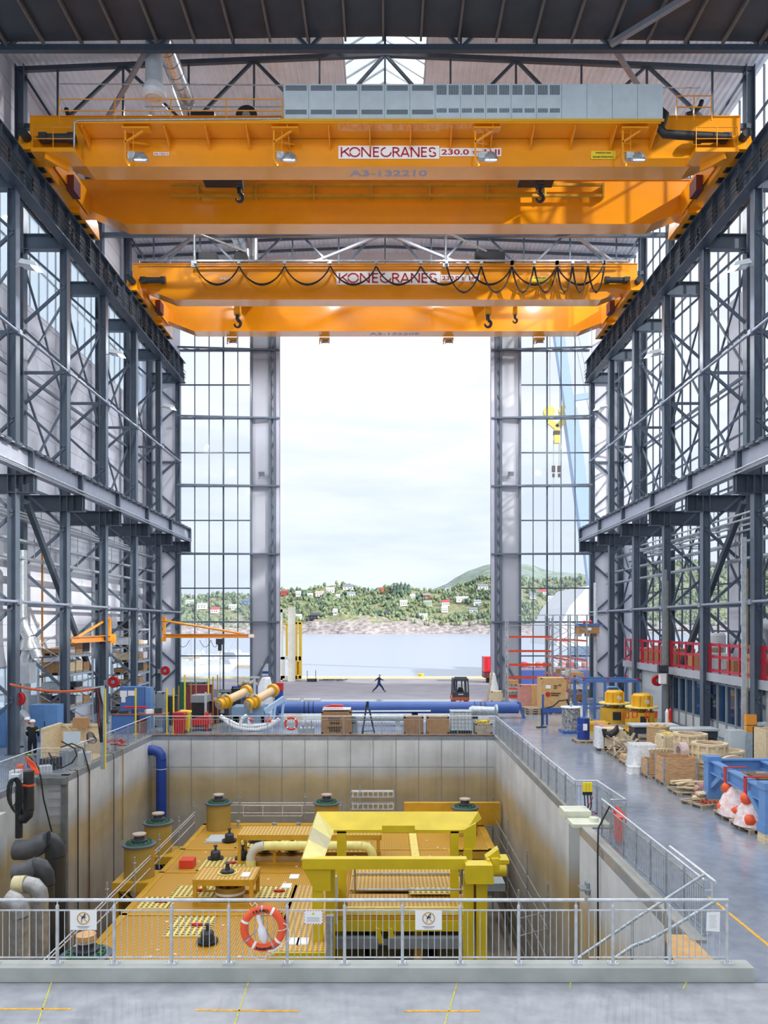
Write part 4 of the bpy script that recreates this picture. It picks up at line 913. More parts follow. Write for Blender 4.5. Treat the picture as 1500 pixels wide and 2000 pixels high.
# perforated hatches
for x0, x1, y0, y1 in ((-7.1, -4.3, 36.7, 38.7), (-8.1, -5.8, 33.3, 35.1), (-7.5, -6.0, 26.2, 28.0), (-8.3, -6.7, 30.0, 31.3), (-9.2, -8.1, 28.8, 30.0), (-5.0, -3.7, 29.9, 31.2), (-4.2, -.6, 35.8, 37.6), (-8.6, -7.6, 22.0, 23.6)):
    m = MB(); m.box(x0, x1, y0, y1, DZ + .005, DZ + .05); h_ = m.build('hatch_panel', HOLES, t)
    m = MB(); cxx, cyy = (x0 + x1) / 2 + .2, (y0 + y1) / 2; m.tube((cxx - .22, cyy, DZ + .1), (cxx + .22, cyy, DZ + .1), .05, n=8); m.cyl((cxx, cyy, DZ + .05), .1, .06, 10); m.build('t_handle', RED, h_)
m = MB()
for i in range(90):
    x = R.uniform(-9.1, 4.5); y = R.uniform(20, 40.8)
    if x > -3.4 and y < 33.5: continue
    m.box(x - .05, x + .05, y - .05, y + .05, DZ + .002, DZ + .03)
m.build('clip_plates', mat('clip_cream', '#eccfa8', .5, 0, .05), t, kind='stuff')
for x, y in (fl(66 * 3.9, 1590, DZ), fl(425, 1637, DZ)): pass
m = MB(); m.add([(-8.8, 37.6, DZ + .02), (-7.9, 37.6, DZ + .02), (-7.7, 39.0, DZ + .02), (-8.4, 39.0, DZ + .02)], [(0, 1, 2, 3)]); m.box(-8.7, -7.8, 37.7, 38.9, DZ + .01, DZ + .06); m.build('grey_cover', LGREY, t)
# valve caps standing on the hatches
for px_, py_ in ((448, 1644), (421, 1679), (474, 1679), (499, 1646), (518, 1667), (571, 1667), (405, 1842)):
    x, y = fl(px_, py_, DZ)
    m = MB(); m.lathe([(0, .02), (.36, .02), (.36, .06), (0, .06)], (x, y, DZ + .05), 20); v_ = m.build('valve_seat', BLACK, t)
    m = MB(); m.lathe([(.22, .05), (.22, .3), (.17, .36), (.06, .38), (.05, .52), (.09, .54), (.09, .6), (0, .61)], (x, y, DZ + .05), 16); m.build('valve_cap', DGREY, v_)
for px_, py_ in ((536, 1621), (583, 1621), (465, 1616)):
    x, y = fl(px_, py_, DZ); m = MB(); m.lathe([(.06, 0), (.06, .25), (.13, .28), (.13, .36), (0, .38)], (x, y, DZ), 12); m.build('deck_stud', GALV, t)
def table(label, x0, x1, y0, y1, zt, legs):
    t = thing('access_platform', label, 'platform', ((x0 + x1) / 2, (y0 + y1) / 2, DZ), group=None)
    m = MB(); m.box(x0, x1, y0, y1, zt - .05, zt); m.build('grating_top', GRATEL, t)
    m = MB()
    for a, b, c_, d in ((x0, x1, y0 - .05, y0), (x0, x1, y1, y1 + .05), (x0 - .05, x0, y0, y1), (x1, x1 + .05, y0, y1)): m.box(a, b, c_, d, zt - .22, zt + .01)
    for a, b, c_, d in ((x0, x1, y0 - .05, y0 + .05), (x0, x1, y1 - .05, y1 + .05)): m.box(a, b, c_, d, DZ, DZ + .12)
    m.build('edge_frame', DECKY, t)
    for x in legs:
        for y in (y0, y1): m = MB(); m.box(x - .07, x + .07, y - .07, y + .07, DZ, zt - .05); m.build('leg', DECKY, t)
    return t
tb = table('small yellow access platform with grating top over a flanged drum', -7.15, -4.95, 29.1, 30.6, -3.3, (-7.1, -5.0))
m = MB(); x, y = -6.05, 29.9; m.lathe([(.32, 0), (.38, 0), (.38, .03), (.32, .03)], (x, y, -3.29), 24); m.build('opening_ring', CREAMY, tb)
m = MB(); m.lathe([(0, 0), (.25, 0), (.25, .08), (.1, .1), (.07, .32), (.12, .36), (0, .4)], (x, y, -3.27), 16); m.build('valve_cap', DGREY, tb)
m = MB(); m.box(-5.45, -5.15, 29.4, 29.9, -3.29, -3.27); m.build('white_plate', PAPER, tb)
tb = thing('flanged_drum', 'flanged amber drum with dark bolts standing under the small access platform', 'drum', (-5.95, 29.9, DZ))
m = MB(); m.lathe([(0, 0), (.5, 0), (.5, .32), (.56, .32), (.56, .55), (0, .55)], (-5.95, 29.9, DZ), 28); m.build('body', MUST, tb)
m = MB(); m.lathe([(.57, .26), (.575, .3), (.575, .34), (.57, .36)], (-5.95, 29.9, DZ), 28); m.build('white_band', WHITE, tb)
m = MB()
for i in range(8): a = i * math.pi / 4; m.cyl((-5.95 + .42 * math.cos(a), 29.9 + .42 * math.sin(a), DZ + .55), .06, .08, 8)
m.cyl((-5.95, 29.9, DZ + .55), .14, .3, 12); m.build('bolts', BLACK, tb)
table('long yellow access platform with grating top above the pale pipe', -6.45, -.2, 34.2, 35.7, -3.0, (-6.4, -4.85, -3.4, -.3))
# pale yellow looped pipe
t = thing('loop_pipe', 'pale yellow pipe loop with a grey elbow lying on the deck', 'pipe', (-4, 33.9, DZ))
Yp = 33.95; P = [at(*p, Yp) for p in ((490, 1692), (490, 1680))]; m = MB(); m.tube(P[0], P[1], .22, n=16); m.tube(at(516, 1652, Yp), at(706, 1652, Yp), .2, n=16); m.pipe([at(706, 1652, Yp), at(717, 1654, Yp), at(725, 1661, Yp), at(728, 1672, Yp), at(728, 1692, Yp)], .2, 14); m.build('pipe', PALEY, t)
m = MB(); m.pipe([at(490, 1682, Yp), at(490, 1674, Yp), at(494, 1663, Yp), at(502, 1655, Yp), at(516, 1652, Yp)], .205, 14); m.build('elbow', mat('pale_grey_elbow', '#c9c9bd', .5, 0, .03), t)
# ---------------- drums around the deck
def drum(px_, py_, Yd, label, base=True):
    c = at(px_, py_, Yd); c.z = -2.75
    t = thing('suction_drum', label, 'drum', (c.x, c.y, DZ), group='mustard drums around the deck')
    m = MB(); m.lathe([(0, DZ), (.62, DZ), (.62, -2.98), (0, -2.98)], (c.x, c.y, 0), 36); m.build('body', MUST, t)
    m = MB(); m.lathe([(.58, -2.98), (.7, -2.98), (.7, -2.92), (.5, -2.9)], (c.x, c.y, 0), 36); m.build('rim', mat('slate_rim', '#56616e', .4, .2, .05), t)
    m = MB(); m.lathe([(.56, -2.92), (.52, -2.84), (.38, -2.82), (.3, -2.84)], (c.x, c.y, 0), 28)
    for i in range(14): a = i * math.pi / 7; m.cyl((c.x + .46 * math.cos(a), c.y + .46 * math.sin(a), -2.86), .04, .06, 6)
    m.build('green_flange', GREEN, t)
    m = MB(); m.lathe([(.34, -2.84), (.34, -2.76), (.22, -2.72), (.2, -2.6), (.28, -2.55)], (c.x, c.y, 0), 24); m.build('neck', DGREY, t)
    m = MB(); m.lathe([(.28, -2.56), (.28, -2.5), (0, -2.5)], (c.x, c.y, 0), 24); m.build('cap', mat('worn_cap', '#b9a99a', .5, .2, .15, 20), t)
    return t
DR = [((427, 1566, 40.2), 'mustard drum with green flange at the far left corner of the deck'), ((638, 1564, 40.2), 'mustard drum with green flange behind the guide frame, left of centre'), ((908, 1570, 39.2), 'mustard drum with green flange behind the right end of the guide frame'),
      ((309, 1606, 36.2), 'rear one of the two mustard drums left of the deck'), ((272, 1640, 32.6), 'front one of the two mustard drums left of the deck'), ((168, 1847, 21.6), 'large near mustard drum with wooden cap at the lower left of the pit')]
for a, l in DR: drum(*a, l)
for (px_, py_, Yd), nm in ((DR[3][0], 'rear'), (DR[4][0], 'front'), (DR[5][0], 'nearest'), (DR[2][0], 'right')):
    c = at(px_, py_, Yd); sgn = 1 if nm == 'right' else -1
    t = thing('outrigger', 'yellow outrigger platform carrying the %s drum beside the deck' % nm, 'platform', (c.x, c.y, PZ), group='outrigger platforms')
    m = MB(); m.box(c.x - .85, c.x + (.95), c.y - .85, c.y + .85, DZ - .35, DZ - .001); m.build('platform', DECKY, t)
    m = MB()
    for y in (c.y - .7, c.y + .7): m.prism([(-.7, DZ - .35), (-.45, DZ - .35), (.9, -6.3), (.9, -5.9)], (c.x, y, 0), (1, 0, 0), (0, 0, 1), (0, .12, 0))
    m.build('bracket', DECKY, t); m = MB(); m.box(c.x - .8, c.x - .6, c.y - .8, c.y + .8, PZ, DZ - .35); m.build('leg', DECKY, t)
m = MB(); c = at(168, 1847, 21.6); m.lathe([(0, -2.49), (.27, -2.49), (.27, -2.36), (0, -2.36)], (c.x, c.y, 0), 24); m.build('round_board', TAN, None, label='round wooden cap lying on the nearest mustard drum', cat='board')
m = MB(); m.box(-8.9, -8.3, 33.6, 34.2, DZ + .01, DZ + .35); m.build('red_box', mat('red_orange_box', '#d8452a', .5, 0, .05), None, label='small red-orange box on the left edge of the deck', cat='box')
m = MB(); m.box(1.0, 6.0, 40.6, 40.9, -4.2, -3.05); m.build('rear_beam', DECKY, None, label='amber beam behind the guide frame at the far right of the deck', cat='beam')
# ---------------- lemon yellow guide frame (horseshoe of flared plates on posts)
t = thing('guide_frame', 'lemon yellow rectangular guide frame with flared top plates standing over the manifold', 'guide frame', (.3, 26.5, PZ))
Yf = 24.0; zt = at(0, 1678, Yf).z; zb = at(0, 1698, Yf).z; xl, xr = at(590, 0, Yf).x, at(975, 0, Yf).x
XL, XR, YB = -2.15, 3.1, 29.3
zo = at(0, 1585, 30.2).z; zi = at(0, 1621, 29.1).z
m = MB(); m.box(xl, at(912, 0, Yf).x, Yf, Yf + .1, zb, zt); m.add([(xl, Yf, zt), (at(912, 0, Yf).x, Yf, zt), (at(912, 0, Yf).x, Yf + .25, zt + .02), (xl + .6, Yf + .25, zt + .02)], [(0, 1, 2, 3)]); m.box(xl + .4, xr - .5, Yf + .1, Yf + .5, zb - .02, zb + .1); m.build('front_beam', YEL, t)
# back flared plate
A = at(620, 1585, 30.2); B = at(934, 1585, 30.2); C = at(906, 1621, 29.0); D = at(652, 1621, 29.0)
m = MB(); th = Vector((0, .06, -.04)); m.add([A, B, C, D, A + th, B + th, C + th, D + th], [(0, 3, 2, 1), (4, 5, 6, 7), (0, 1, 5, 4), (1, 2, 6, 5), (2, 3, 7, 6), (3, 0, 4, 7)])
m.box(D.x, C.x, 29.0, 29.12, C.z - .12, C.z); x0, x1 = at(746, 0, 29).x, at(810, 0, 29).x; m.box(x0, x1, 28.93, 29.0, C.z - .08, C.z + .18); m.build('rear_plate', YEL, t)
# left flared plate
E = Vector((xl, Yf, zt)); Fq = Vector((at(634, 1674, 24.4).x, 24.4, zb + .25)); m = MB(); th = Vector((-.04, 0, -.05))
def strip4(u0, v0, u1, v1):
    P = [A.lerp(E, u0), D.lerp(Fq, v0), D.lerp(Fq, v1), A.lerp(E, u1)]; q = MB(); return q.add(P + [p + th for p in P], [(0, 1, 2, 3), (4, 7, 6, 5), (0, 4, 5, 1), (1, 5, 6, 2), (2, 6, 7, 3), (3, 7, 4, 0)])
for s4 in ((0, 0, .38, .36), (.64, .74, 1, 1)): strip4(*s4).build('left_plate', mat('lemon_pale', '#e2d67c', .35, 0, .03), t)  # same lemon paint made paler: sunlight on this plate put into the colour
strip4(.38, .36, .64, .74).build('grey_stripe', mat('stripe_grey', '#b9b187', .5, 0, .03), t)
# right flared end
G_ = at(936, 1598, 29.4); Hh = at(935, 1636, 28.2); I_ = at(923, 1645, 28.0); m = MB()
m.prism([(0, 0), (.45, .25), (.45, -.55), (.25, -.8), (0, -.8)], at(906, 1621, 28.6), (1, .0, 0), (0, 0, 1), (0, .12, 0)); m.add([B, B + Vector((.12, -.1, -.25)), C + Vector((.05, -.1, -.05)), C], [(0, 1, 2, 3), (3, 2, 1, 0)]); m.box(at(906, 0, 28.6).x, at(922, 0, 28.6).x, 28.5, 28.8, -5.5, -2.0); m.build('right_plate', YEL, t)
# box head at front right
x0, x1 = at(910, 0, 23.6).x, at(965, 0, 23.6).x; m = MB()
m.prism([(x0, at(0, 1727, 23.6).z), (x1, at(0, 1727, 23.6).z), (x1 - .02, at(0, 1700, 23.6).z), (x1 - .04, at(0, 1679, 24.2).z), (x0, at(0, 1679, 24.2).z)], (0, 23.6, 0), (1, 0, 0), (0, 0, 1), (0, .55, 0))
m.box(x1 - .02, at(975, 0, 24).x, 23.9, 24.4, at(0, 1700, 24).z, at(0, 1676, 24).z); q = at(950, 1676, 24.1); m.add([q, q + Vector((.38, 0, .28)), q + Vector((.45, 0, 0)), q + Vector((0, .4, 0)), q + Vector((.38, .4, .28)), q + Vector((.45, .4, 0))], [(0, 2, 1), (3, 4, 5), (0, 1, 4, 3), (1, 2, 5, 4)]); m.build('corner_head', YEL, t)
# legs
for xa, xb_, ya, ztop in ((610, 630, 24.1, zb), (636, 654, 24.7, zb), (658, 676, 29.0, C.z - .1), (880, 896, 29.0, C.z - .1), (906, 925, 24.3, zb - .3), (932, 952, 24.1, zb - .35)):
    x0, x1 = at(xa, 0, ya).x, at(xb_, 0, ya).x; m = MB(); m.box(x0, x1, ya, ya + .3, PZ, ztop + .05); m.build('leg', YEL, t)
m = MB(); m.prism([(0, 0), (.45, -.0), (.85, 0), (.85, -.7), (.35, -.7)], (at(592, 0, 24.1).x, 24.08, zb), (1, 0, 0), (0, 0, 1), (0, .08, 0)); m.build('gusset', YEL, t)
m = MB(); a = at(605, 1785, 22.8); m.box(at(637, 0, 22.9).x, at(651, 0, 22.9).x, 22.9, 23.1, PZ, at(0, 1790, 22.9).z); m.build('grey_rail', GALV, t)
m = MB(); m.cyl((at(678 - 26, 0, 27.5).x, 27.5, -4.3), .13, 1.65, 14); m.build('sensor_tube', LGREY, t)
t = thing('side_fixture', 'yellow cylindrical fixture with grey scaffold behind the guide frame corner', 'fixture', (3.9, 27, -5))
m = MB(); c = at(972, 1695, 26.5); m.cyl((c.x - .35, 26.3, c.z), .22, .6, 16, 'X'); m.box(c.x - .4, c.x + .35, 26.2, 26.9, c.z + .22, c.z + .35); m.build('body', YEL, t)
m = MB(); m.box(at(950, 0, 27.5).x, at(985, 0, 27.5).x, 27.3, 28.6, at(0, 1737, 27.5).z, at(0, 1722, 27.5).z); m.build('plank', MGREY, t)
# ---------------- scaffold rails
def scaf(label, pts, z0, hh, knots=True):
    t = thing('scaffold_rail', label, 'scaffold', (pts[0][0], pts[0][1], z0))
    m = MB()
    for z in (z0 + hh, z0 + hh - .12, z0 + hh * .45): m.pipe([(x, y, z) for x, y in pts], .022, 6)
    m.build('rail', GALVL, t)
    for x, y in pts:
        m = MB(); m.tube((x, y, z0), (x, y, z0 + hh + .55), .03, n=8)
        for z in (z0 + hh * .45, z0 + hh, z0 + hh + .3): m.lathe([(.03, -.03), (.065, -.02), (.065, .02), (.03, .03)], (x, y, z), 10)
        m.build('upright', GALV, t)
    return t
scaf('galvanised scaffold rail running along the left side of the deck', [(-9.75, 21.3), (-9.75, 24.3), (-9.75, 27.3), (-9.75, 30.3), (-9.75, 33.6), (-9.75, 36.8), (-9.75, 39.8)], DZ, .95)
t = scaf('scaffold rail along the far edge of the deck between the drums', [(-9.2, 41.8), (-7.8, 41.8), (-4.3, 41.8), (-2.3, 41.8)], DZ, .98)
m = MB()
for x0, x1 in ((-7.6, -4.45),):
    for z in (-3.45, -4.0): m.beam((x0, 41.75, z), (x1, 41.75, z), .04)
    for i in range(4): x = x0 + (x1 - x0) * i / 3; m.beam((x, 41.75, -3.45), (x, 41.75, -4.0), .04)
m.build('guard_frame', GALVL, t)
t = thing('scaffold_deck', 'two slotted aluminium scaffold planks stacked on uprights at the far side of the pit', 'scaffold', (-.4, 41.8, DZ))
for z in (-2.85, -3.5):
    m = MB(); m.box(-1.8, .45, 41.7, 42.1, z + .12, z + .16); m.box(-1.8, .45, 41.7, 42.1, z - .16, z - .12)
    for i in range(9): x = -1.75 + i * .27; m.box(x, x + .06, 41.7, 41.74, z - .12, z + .12)
    m.build('plank', GALVL, t)
for x in (-1.85, -.15 - 1.2, .5): m = MB(); m.tube((x, 41.75, DZ), (x, 41.75, -2.3), .035, n=8); m.build('upright', GALV, t)
t = thing('scaffold_tower', 'galvanised scaffold tower in the dark right corner of the pit', 'scaffold', (5.5, 38, PZ))
for x, y in ((5.75, 41.5), (5.75, 36.5), (5.75, 31.5), (4.6, 26.8), (5.75, 27.5)): m = MB(); m.tube((x, y, PZ), (x, y, -2.9), .035, n=8); m.build('upright', GALV, t)
m = MB()
for z in (-3.9, -4.5, -5.6, -6.5, -7.4):
    m.tube((5.75, 41.5, z), (5.75, 27.5, z), .025, n=6); m.tube((4.6, 26.8, z), (5.75, 27.5, z), .025, n=6); m.tube((4.9, 41.5, z), (5.75, 41.5, z), .025, n=6)
m.build('ledger', GALV, t)
# blue down-pipe in the left far corner
t = thing('blue_down_pipe', 'royal blue down-pipe with elbow in the far left corner of the pit', 'pipe', (-12.55, 42.8, PZ))
x = at(313, 0, 43).x; m = MB(); m.tube((x, 43.2, PZ), (x, 43.2, -1.25), .28, n=16); m.pipe([(x, 43.2, -1.25), (x - .03, 43.2, -1.0), (x - .18, 43.2, -.8), (x - .42, 43.2, -.72), (x - .7, 43.2, -.72)], .28, 14); m.build('pipe', NAVY, t)
m = MB(); m.lathe([(.285, -.02), (.3, 0), (.285, .02)], (x, 43.2, -1.75), 16); m.build('joint_ring', LGREY, t)
# ---------------- pipes in the left recess
BPE = mat('black_polyethylene', '#2b2e31', .38, 0, .08, 5); MPE = mat('grey_polyethylene', '#55585c', .4, 0, .08, 5)
t = thing('black_pipe', 'upper large black plastic pipe bending down in the left pit recess', 'pipe', (-12.9, 27.4, PZ)); Yq = 27.6
m = MB(); m.tube(at(108, 1900, Yq), at(108, 1672, Yq), .34, n=20); m.pipe([at(108, 1672, Yq), at(107, 1655, Yq), at(99, 1644, Yq), at(90, 1642, Yq - .1)], .34, 16); m.build('down_pipe', BPE, t)
m = MB(); m.pipe([at(94, 1642, Yq), at(80, 1648, Yq), at(68, 1656, Yq), at(50, 1660, Yq), at(30, 1660, Yq)], .35, 16); m.build('elbow', MPE, t)
t = thing('black_pipe', 'lower large black plastic pipe bending down in the left pit recess', 'pipe', (-12.9, 25.8, PZ)); Yq = 25.6
m = MB(); m.tube(at(90, 1900, Yq), at(88, 1728, Yq), .3, n=20); m.pipe([at(88, 1728, Yq), at(86, 1708, Yq), at(78, 1695, Yq), at(68, 1692, Yq)], .32, 16); m.build('down_pipe', BPE, t)
m = MB(); m.pipe([at(74, 1692, Yq), at(55, 1702, Yq), at(30, 1706, Yq)], .33, 16); m.build('elbow', MPE, t)
SLV = mat('foil_clad_pipe', '#9a9b9b', .38, .45, .12, 5)
t = thing('lagged_pipe', 'silver lagged pipe behind with a yellowish collar in the left pit recess', 'pipe', (-11.4, 24.6, PZ)); Yq = 24.3
m = MB(); m.tube(at(79, 1868, Yq), at(78, 1755, Yq), .25, n=20); m.pipe([at(78, 1756, Yq), at(76, 1742, Yq), at(67, 1731, Yq), at(50, 1727, Yq)], .26, 16); m.build('pipe', SLV, t)
m = MB(); m.tube(at(50, 1727, Yq), at(28, 1728, Yq), .27, n=16); m.build('collar', mat('yellowed_collar', '#c9c298', .6, 0, .1), t)
t = thing('lagged_pipe', 'silver lagged pipe in front, running down the lower left of the pit', 'pipe', (-11.6, 22.7, PZ)); Yq = 22.6
m = MB(); m.tube(at(39, 1900, Yq), at(38, 1790, Yq), .29, n=20); m.pipe([at(38, 1790, Yq), at(36, 1775, Yq), at(27, 1763, Yq), at(12, 1757, Yq)], .3, 16); m.build('pipe', SLV, t)
t = thing('hanging_pipe', 'black curved suction pipe with orange strap hanging below the left railing', 'pipe', (-13.2, 28, -1)); Yq = 28.6
m = MB(); m.tube(at(56, 1506, Yq), at(56, 1580, Yq), .19, n=16); m.pipe([at(56, 1580, Yq), at(54, 1592, Yq), at(47, 1599, Yq), at(40, 1598, Yq)], .19, 12); m.tube(at(37, 1530, Yq), at(37, 1636, Yq), .13, n=12); m.build('pipe', BPE, t)
m = MB(); m.tube(at(56, 1531, Yq), at(56, 1535, Yq), .2, n=16); m.tube(at(36, 1534, Yq - .25), at(52, 1534, Yq - .25), .03, n=6); m.build('strap', LRING, t)
t = thing('cable_coil', 'hanging coil of thick black cable at the far left of the pit', 'cable', (-13.6, 28, -1)); Yq = 28.2; m = MB()
for i in range(6):
    ph = R.uniform(-.15, .15); c = at(24 + i * 1.0, 1548 + i * 1.5, Yq - i * .05); m.pipe([c + Vector((.22 * math.sin(a) * (1 + ph), .03 * i, .5 * math.cos(a) * (1 + .06 * i))) for a in [k * math.pi / 9 for k in range(18)]], .025, 6, True)
m.build('coil', BLACK, t)
for i, (xt, yt, xb, yb, r, mt, lab) in enumerate([(152, 1480, 154, 1780, .025, BLACK, 'black cable hanging down the left pit wall, nearest to the recess'), (174, 1500, 176, 1790, .035, mat('rusty_brown', '#7a5a3a', .7, 0, .1), 'rust-brown pipe down the left pit wall'), (222, 1485, 223, 1740, .018, BLACK, 'thin black cable hanging down the left pit wall, farthest'), (240, 1472, 241, 1640, .03, mat('brass_tan', '#a88a4c', .6, 0, .1), 'tan hose hanging down the left pit wall')]):
    # these hang on the wall plane X = PL
    Ya = (PL + .06) * FP / (xt - VX); m = MB(); m.pipe([(PL - .3, Ya, .06), (PL + .05, Ya, .05), (PL + .07, Ya, -.2), (PL + .07, Ya, EYE - (yb - VY) * Ya / FP)], r, 6); m.build('wall_cable', mt, None, label=lab, cat='cable', group='lines down the left pit wall')
m = MB(); m.box(-14.25, PL - .02, 32.14, 32.2, PZ, -1.5) if False else None
t = thing('steel_channel', 'grey steel channel and rusty edge running down the corner of the left recess', 'channel', (-13.1, 32, PZ)); m = MB(); m.box(-13.35, -13.12, 32.05, 32.2, PZ, -.3); m.box(-14.3, -13.1, 31.9, 32.2, -.32, -.05); m.build('channel', mat('weathered_channel', '#6f7274', .6, .2, .15), t)
t = thing('access_ladder', 'thin steel rungs set in the pit wall inside the left recess', 'ladder', (-13.7, 32.1, PZ)); m = MB()
for k in range(22): m.beam((-13.9, 32.12, -.6 - k * .35), (-13.4, 32.12, -.6 - k * .35), .03)
m.build('rungs', GALV, t)
# right wall details
m = MB(); m.pipe([(6.35, 22.0, 1.1), (6.0, 21.9, .5), (5.93, 21.7, -.2), (5.92, 21.6, -4), (5.92, 21.6, -8)], .025, 6); m.build('wall_cable', BLACK, None, label='black cable hanging down the right pit wall', cat='cable')
m = MB(); m.box(5.72, 5.99, 24.3 - 1.6, 24.3 - 1.2, -1.55, -1.5); m.box(5.9, 5.99, 24.3 - 1.5, 24.3 - 1.3, -1.7, -1.35); m.build('wall_bracket', GALV, None, label='small steel bracket bolted to the right pit wall', cat='bracket')
t = thing('steel_bracket', 'pale cream steel bracket plates on the right pit edge below the railing bay', 'bracket', (6.2, 25, 0)); m = MB(); m.box(5.7, 6.55, 24.7, 25.5, .06, .3); m.box(5.75, 6.9, 23.8, 24.6, .02, .12); m.cyl((6.5, 24.2, .12), .15, .12, 12); m.build('plate', mat('cream_steel', '#d5d8c4', .5, 0, .05), t)
t = thing('pendant_control', 'yellow and black handheld crane remotes hanging on the right pit railing', 'remote control', (6.7, 25.5, .2))
for i, x in enumerate((1141, 1147, 1153)):
    c = at(x, 1537, 25.5); m = MB(); m.box(c.x - .045, c.x + .045, 25.44, 25.54, c.z - .15, c.z + .15); h_ = m.build('handset', SAFY, t); m = MB(); m.box(c.x - .05, c.x + .05, 25.45, 25.53, c.z - .26, c.z - .15); m.pipe([(c.x, 25.5, c.z - .2), (c.x + .03, 25.5, c.z - .6), (c.x - .05, 25.4, .12)], .02, 6); m.build('grip', BLACK, h_)
m = MB(); m.pipe([(6.4, 25.4, .08), (6.6, 25.1, .1), (6.9, 25.3, .1), (6.6, 25.5, .12), (6.8, 25.45, .6)], .018, 6); m.build('cable', RED, t)
m = MB(); m.pipe([(6.62, 22.6, .9), (6.7, 22.5, .5), (6.7, 22.2, .2), (6.9, 22.3, .7), (6.75, 22.7, .9)], .05, 8); m.box(6.55, 6.75, 21.9, 22.3, .1, .8); m.build('rescue_bag', mat('bright_red_orange', '#dd3c28', .5, 0, .05), None, label='red-orange rescue bag hanging behind the near right railing', cat='bag')
# ================================================================ RIGHT SIDE: OFFICE, STORAGE
OX = 18.25
w = MB(); w.box(OX, OX + .2, 12, 50.5, 0, .95); w.box(OX, OX + .2, 12, 50.5, 3.0, 3.15); w.box(OX, OX + .2, 50.5, 58.5, 0, 3.15); w.box(OX, OX + .2, 12, 38.2, .95, 3.0); w.box(OX, RX - .2, 58.4, 58.6, 0, 3.15)
struct('wall_office', w, mat('office_panel', '#c7cecf', .5, 0, .02, .5))
t = thing('window_6', None, None, (OX, 44, .95), kind='structure')
m = MB(); m.box(OX + .06, OX + .1, 38.2, 50.5, .95, 3.0); m.build('pane', GLD, t)
m = MB()
for i in range(12): y = 38.2 + 12.3 * i / 11; m.box(OX - .05, OX + .05, y - .07, y + .07, 0 if i % 2 else .1, 3.1)
for z in (.95, 3.0, .12): m.box(OX - .04, OX + .05, 38.2, 50.5, z - .04, z + .04)
m.build('window_frame', MGREY, t)
w = MB(); w.box(OX - .35, RX - .15, 12, 58.6, 3.15, 3.6); struct('trim_mezzanine_slab', w, mat('mezzanine_edge', '#a9afb8', .45, 0, .04, .8))
def redrail(label, y0, y1):
    t = thing('safety_barrier', label, 'railing', (OX - .25, y0, 3.6), group='red barriers on the mezzanine'); x = OX - .22
    m = MB()
    for z in (3.75, 4.5, 5.15): m.beam((x, y0 + .05, z), (x, y1 - .05, z), .05, .16)
    m.build('rail', REDR, t)
    n = max(2, int((y1 - y0) / 1.1))
    for i in range(n + 1): y = y0 + .08 + (y1 - y0 - .16) * i / n; m = MB(); m.beam((x, y, 3.6), (x, y, 5.25), .1, .1); m.build('post', REDR, t)
for i, (a, b) in enumerate(((31, 37), (37.1, 43.2), (43.3, 48.9), (49, 54.5), (54.6, 58.4))): redrail('red steel safety barrier on the mezzanine edge, %s from the camera' % ['first', 'second', 'third', 'fourth', 'fifth'][i], a, b)
cols = [CARD, WOODL, CARD, WHITE, WOODG, TAN]
names = ['brown carton', 'pale wooden case', 'brown carton', 'white carton', 'weathered wooden case', 'tan case']
sp = [(19.0, 38.8, 1.1, .9, .8), (19.2, 40.3, .9, 1.0, 1.0), (19.0, 42.0, .8, .8, .6), (19.1, 44.6, 1.2, 1.0, .9), (19.3, 45.9, 1.0, .9, 1.2), (19.0, 47.2, .9, .9, .8), (19.2, 50.2, 1.2, 1.2, 1.0), (19.1, 51.8, .9, 1.0, .7), (19.3, 53.6, 1.1, 1.2, 1.1), (19.0, 36.4, 1.1, 1.0, 1.2), (19.1, 34.8, 1.0, 1.0, .9), (19.0, 56.2, 1, 1, .9)]
WH = ['twelfth', 'first', 'second', 'third', 'fourth', 'fifth', 'sixth', 'seventh', 'eighth', 'ninth', 'tenth', 'eleventh']
order = sorted(range(len(sp)), key=lambda i: sp[i][1])
for rank, i in enumerate(order):
    x, y, a, b, h = sp[i]; t = thing('storage_box', '%s on the mezzanine behind the red barrier, number %s going away' % (names[i % 6], WH[(rank + 1) % 12]), 'box', (x, y, 3.6), group='boxes on the mezzanine')
    m = MB(); m.cbox((x, y, 3.6 + .12 + h / 2), (a, b, h), .05 * (i % 3 - 1)); m.build('body', cols[i % 6], t)
    m = MB()
    for d in (-.4, 0, .4): m.box(x - a / 2, x + a / 2, y + d * b - .05, y + d * b + .05, 3.6, 3.72)
    m.build('pallet_bearer', WOODG, t)
m = MB(); m.lathe([(0, 3.6), (.7, 3.6), (.7, 5.6), (.6, 5.75), (0, 5.75)], (20.1, 47.6, 0), 24); m.build('white_tank', WHITE, None, label='round white tank standing on the mezzanine', cat='tank')
m = MB(); m.tube((20.4, 28, 6.3), (20.4, 41.5, 6.3), .35, n=16); m.pipe([(20.4, 41.5, 6.3), (20.4, 41.9, 6.2), (20.4, 42.1, 5.8), (20.4, 42.1, 5.0)], .35, 14); m.build('white_duct', LGREY, None, label='white insulated duct running above the mezzanine at the far right', cat='duct')
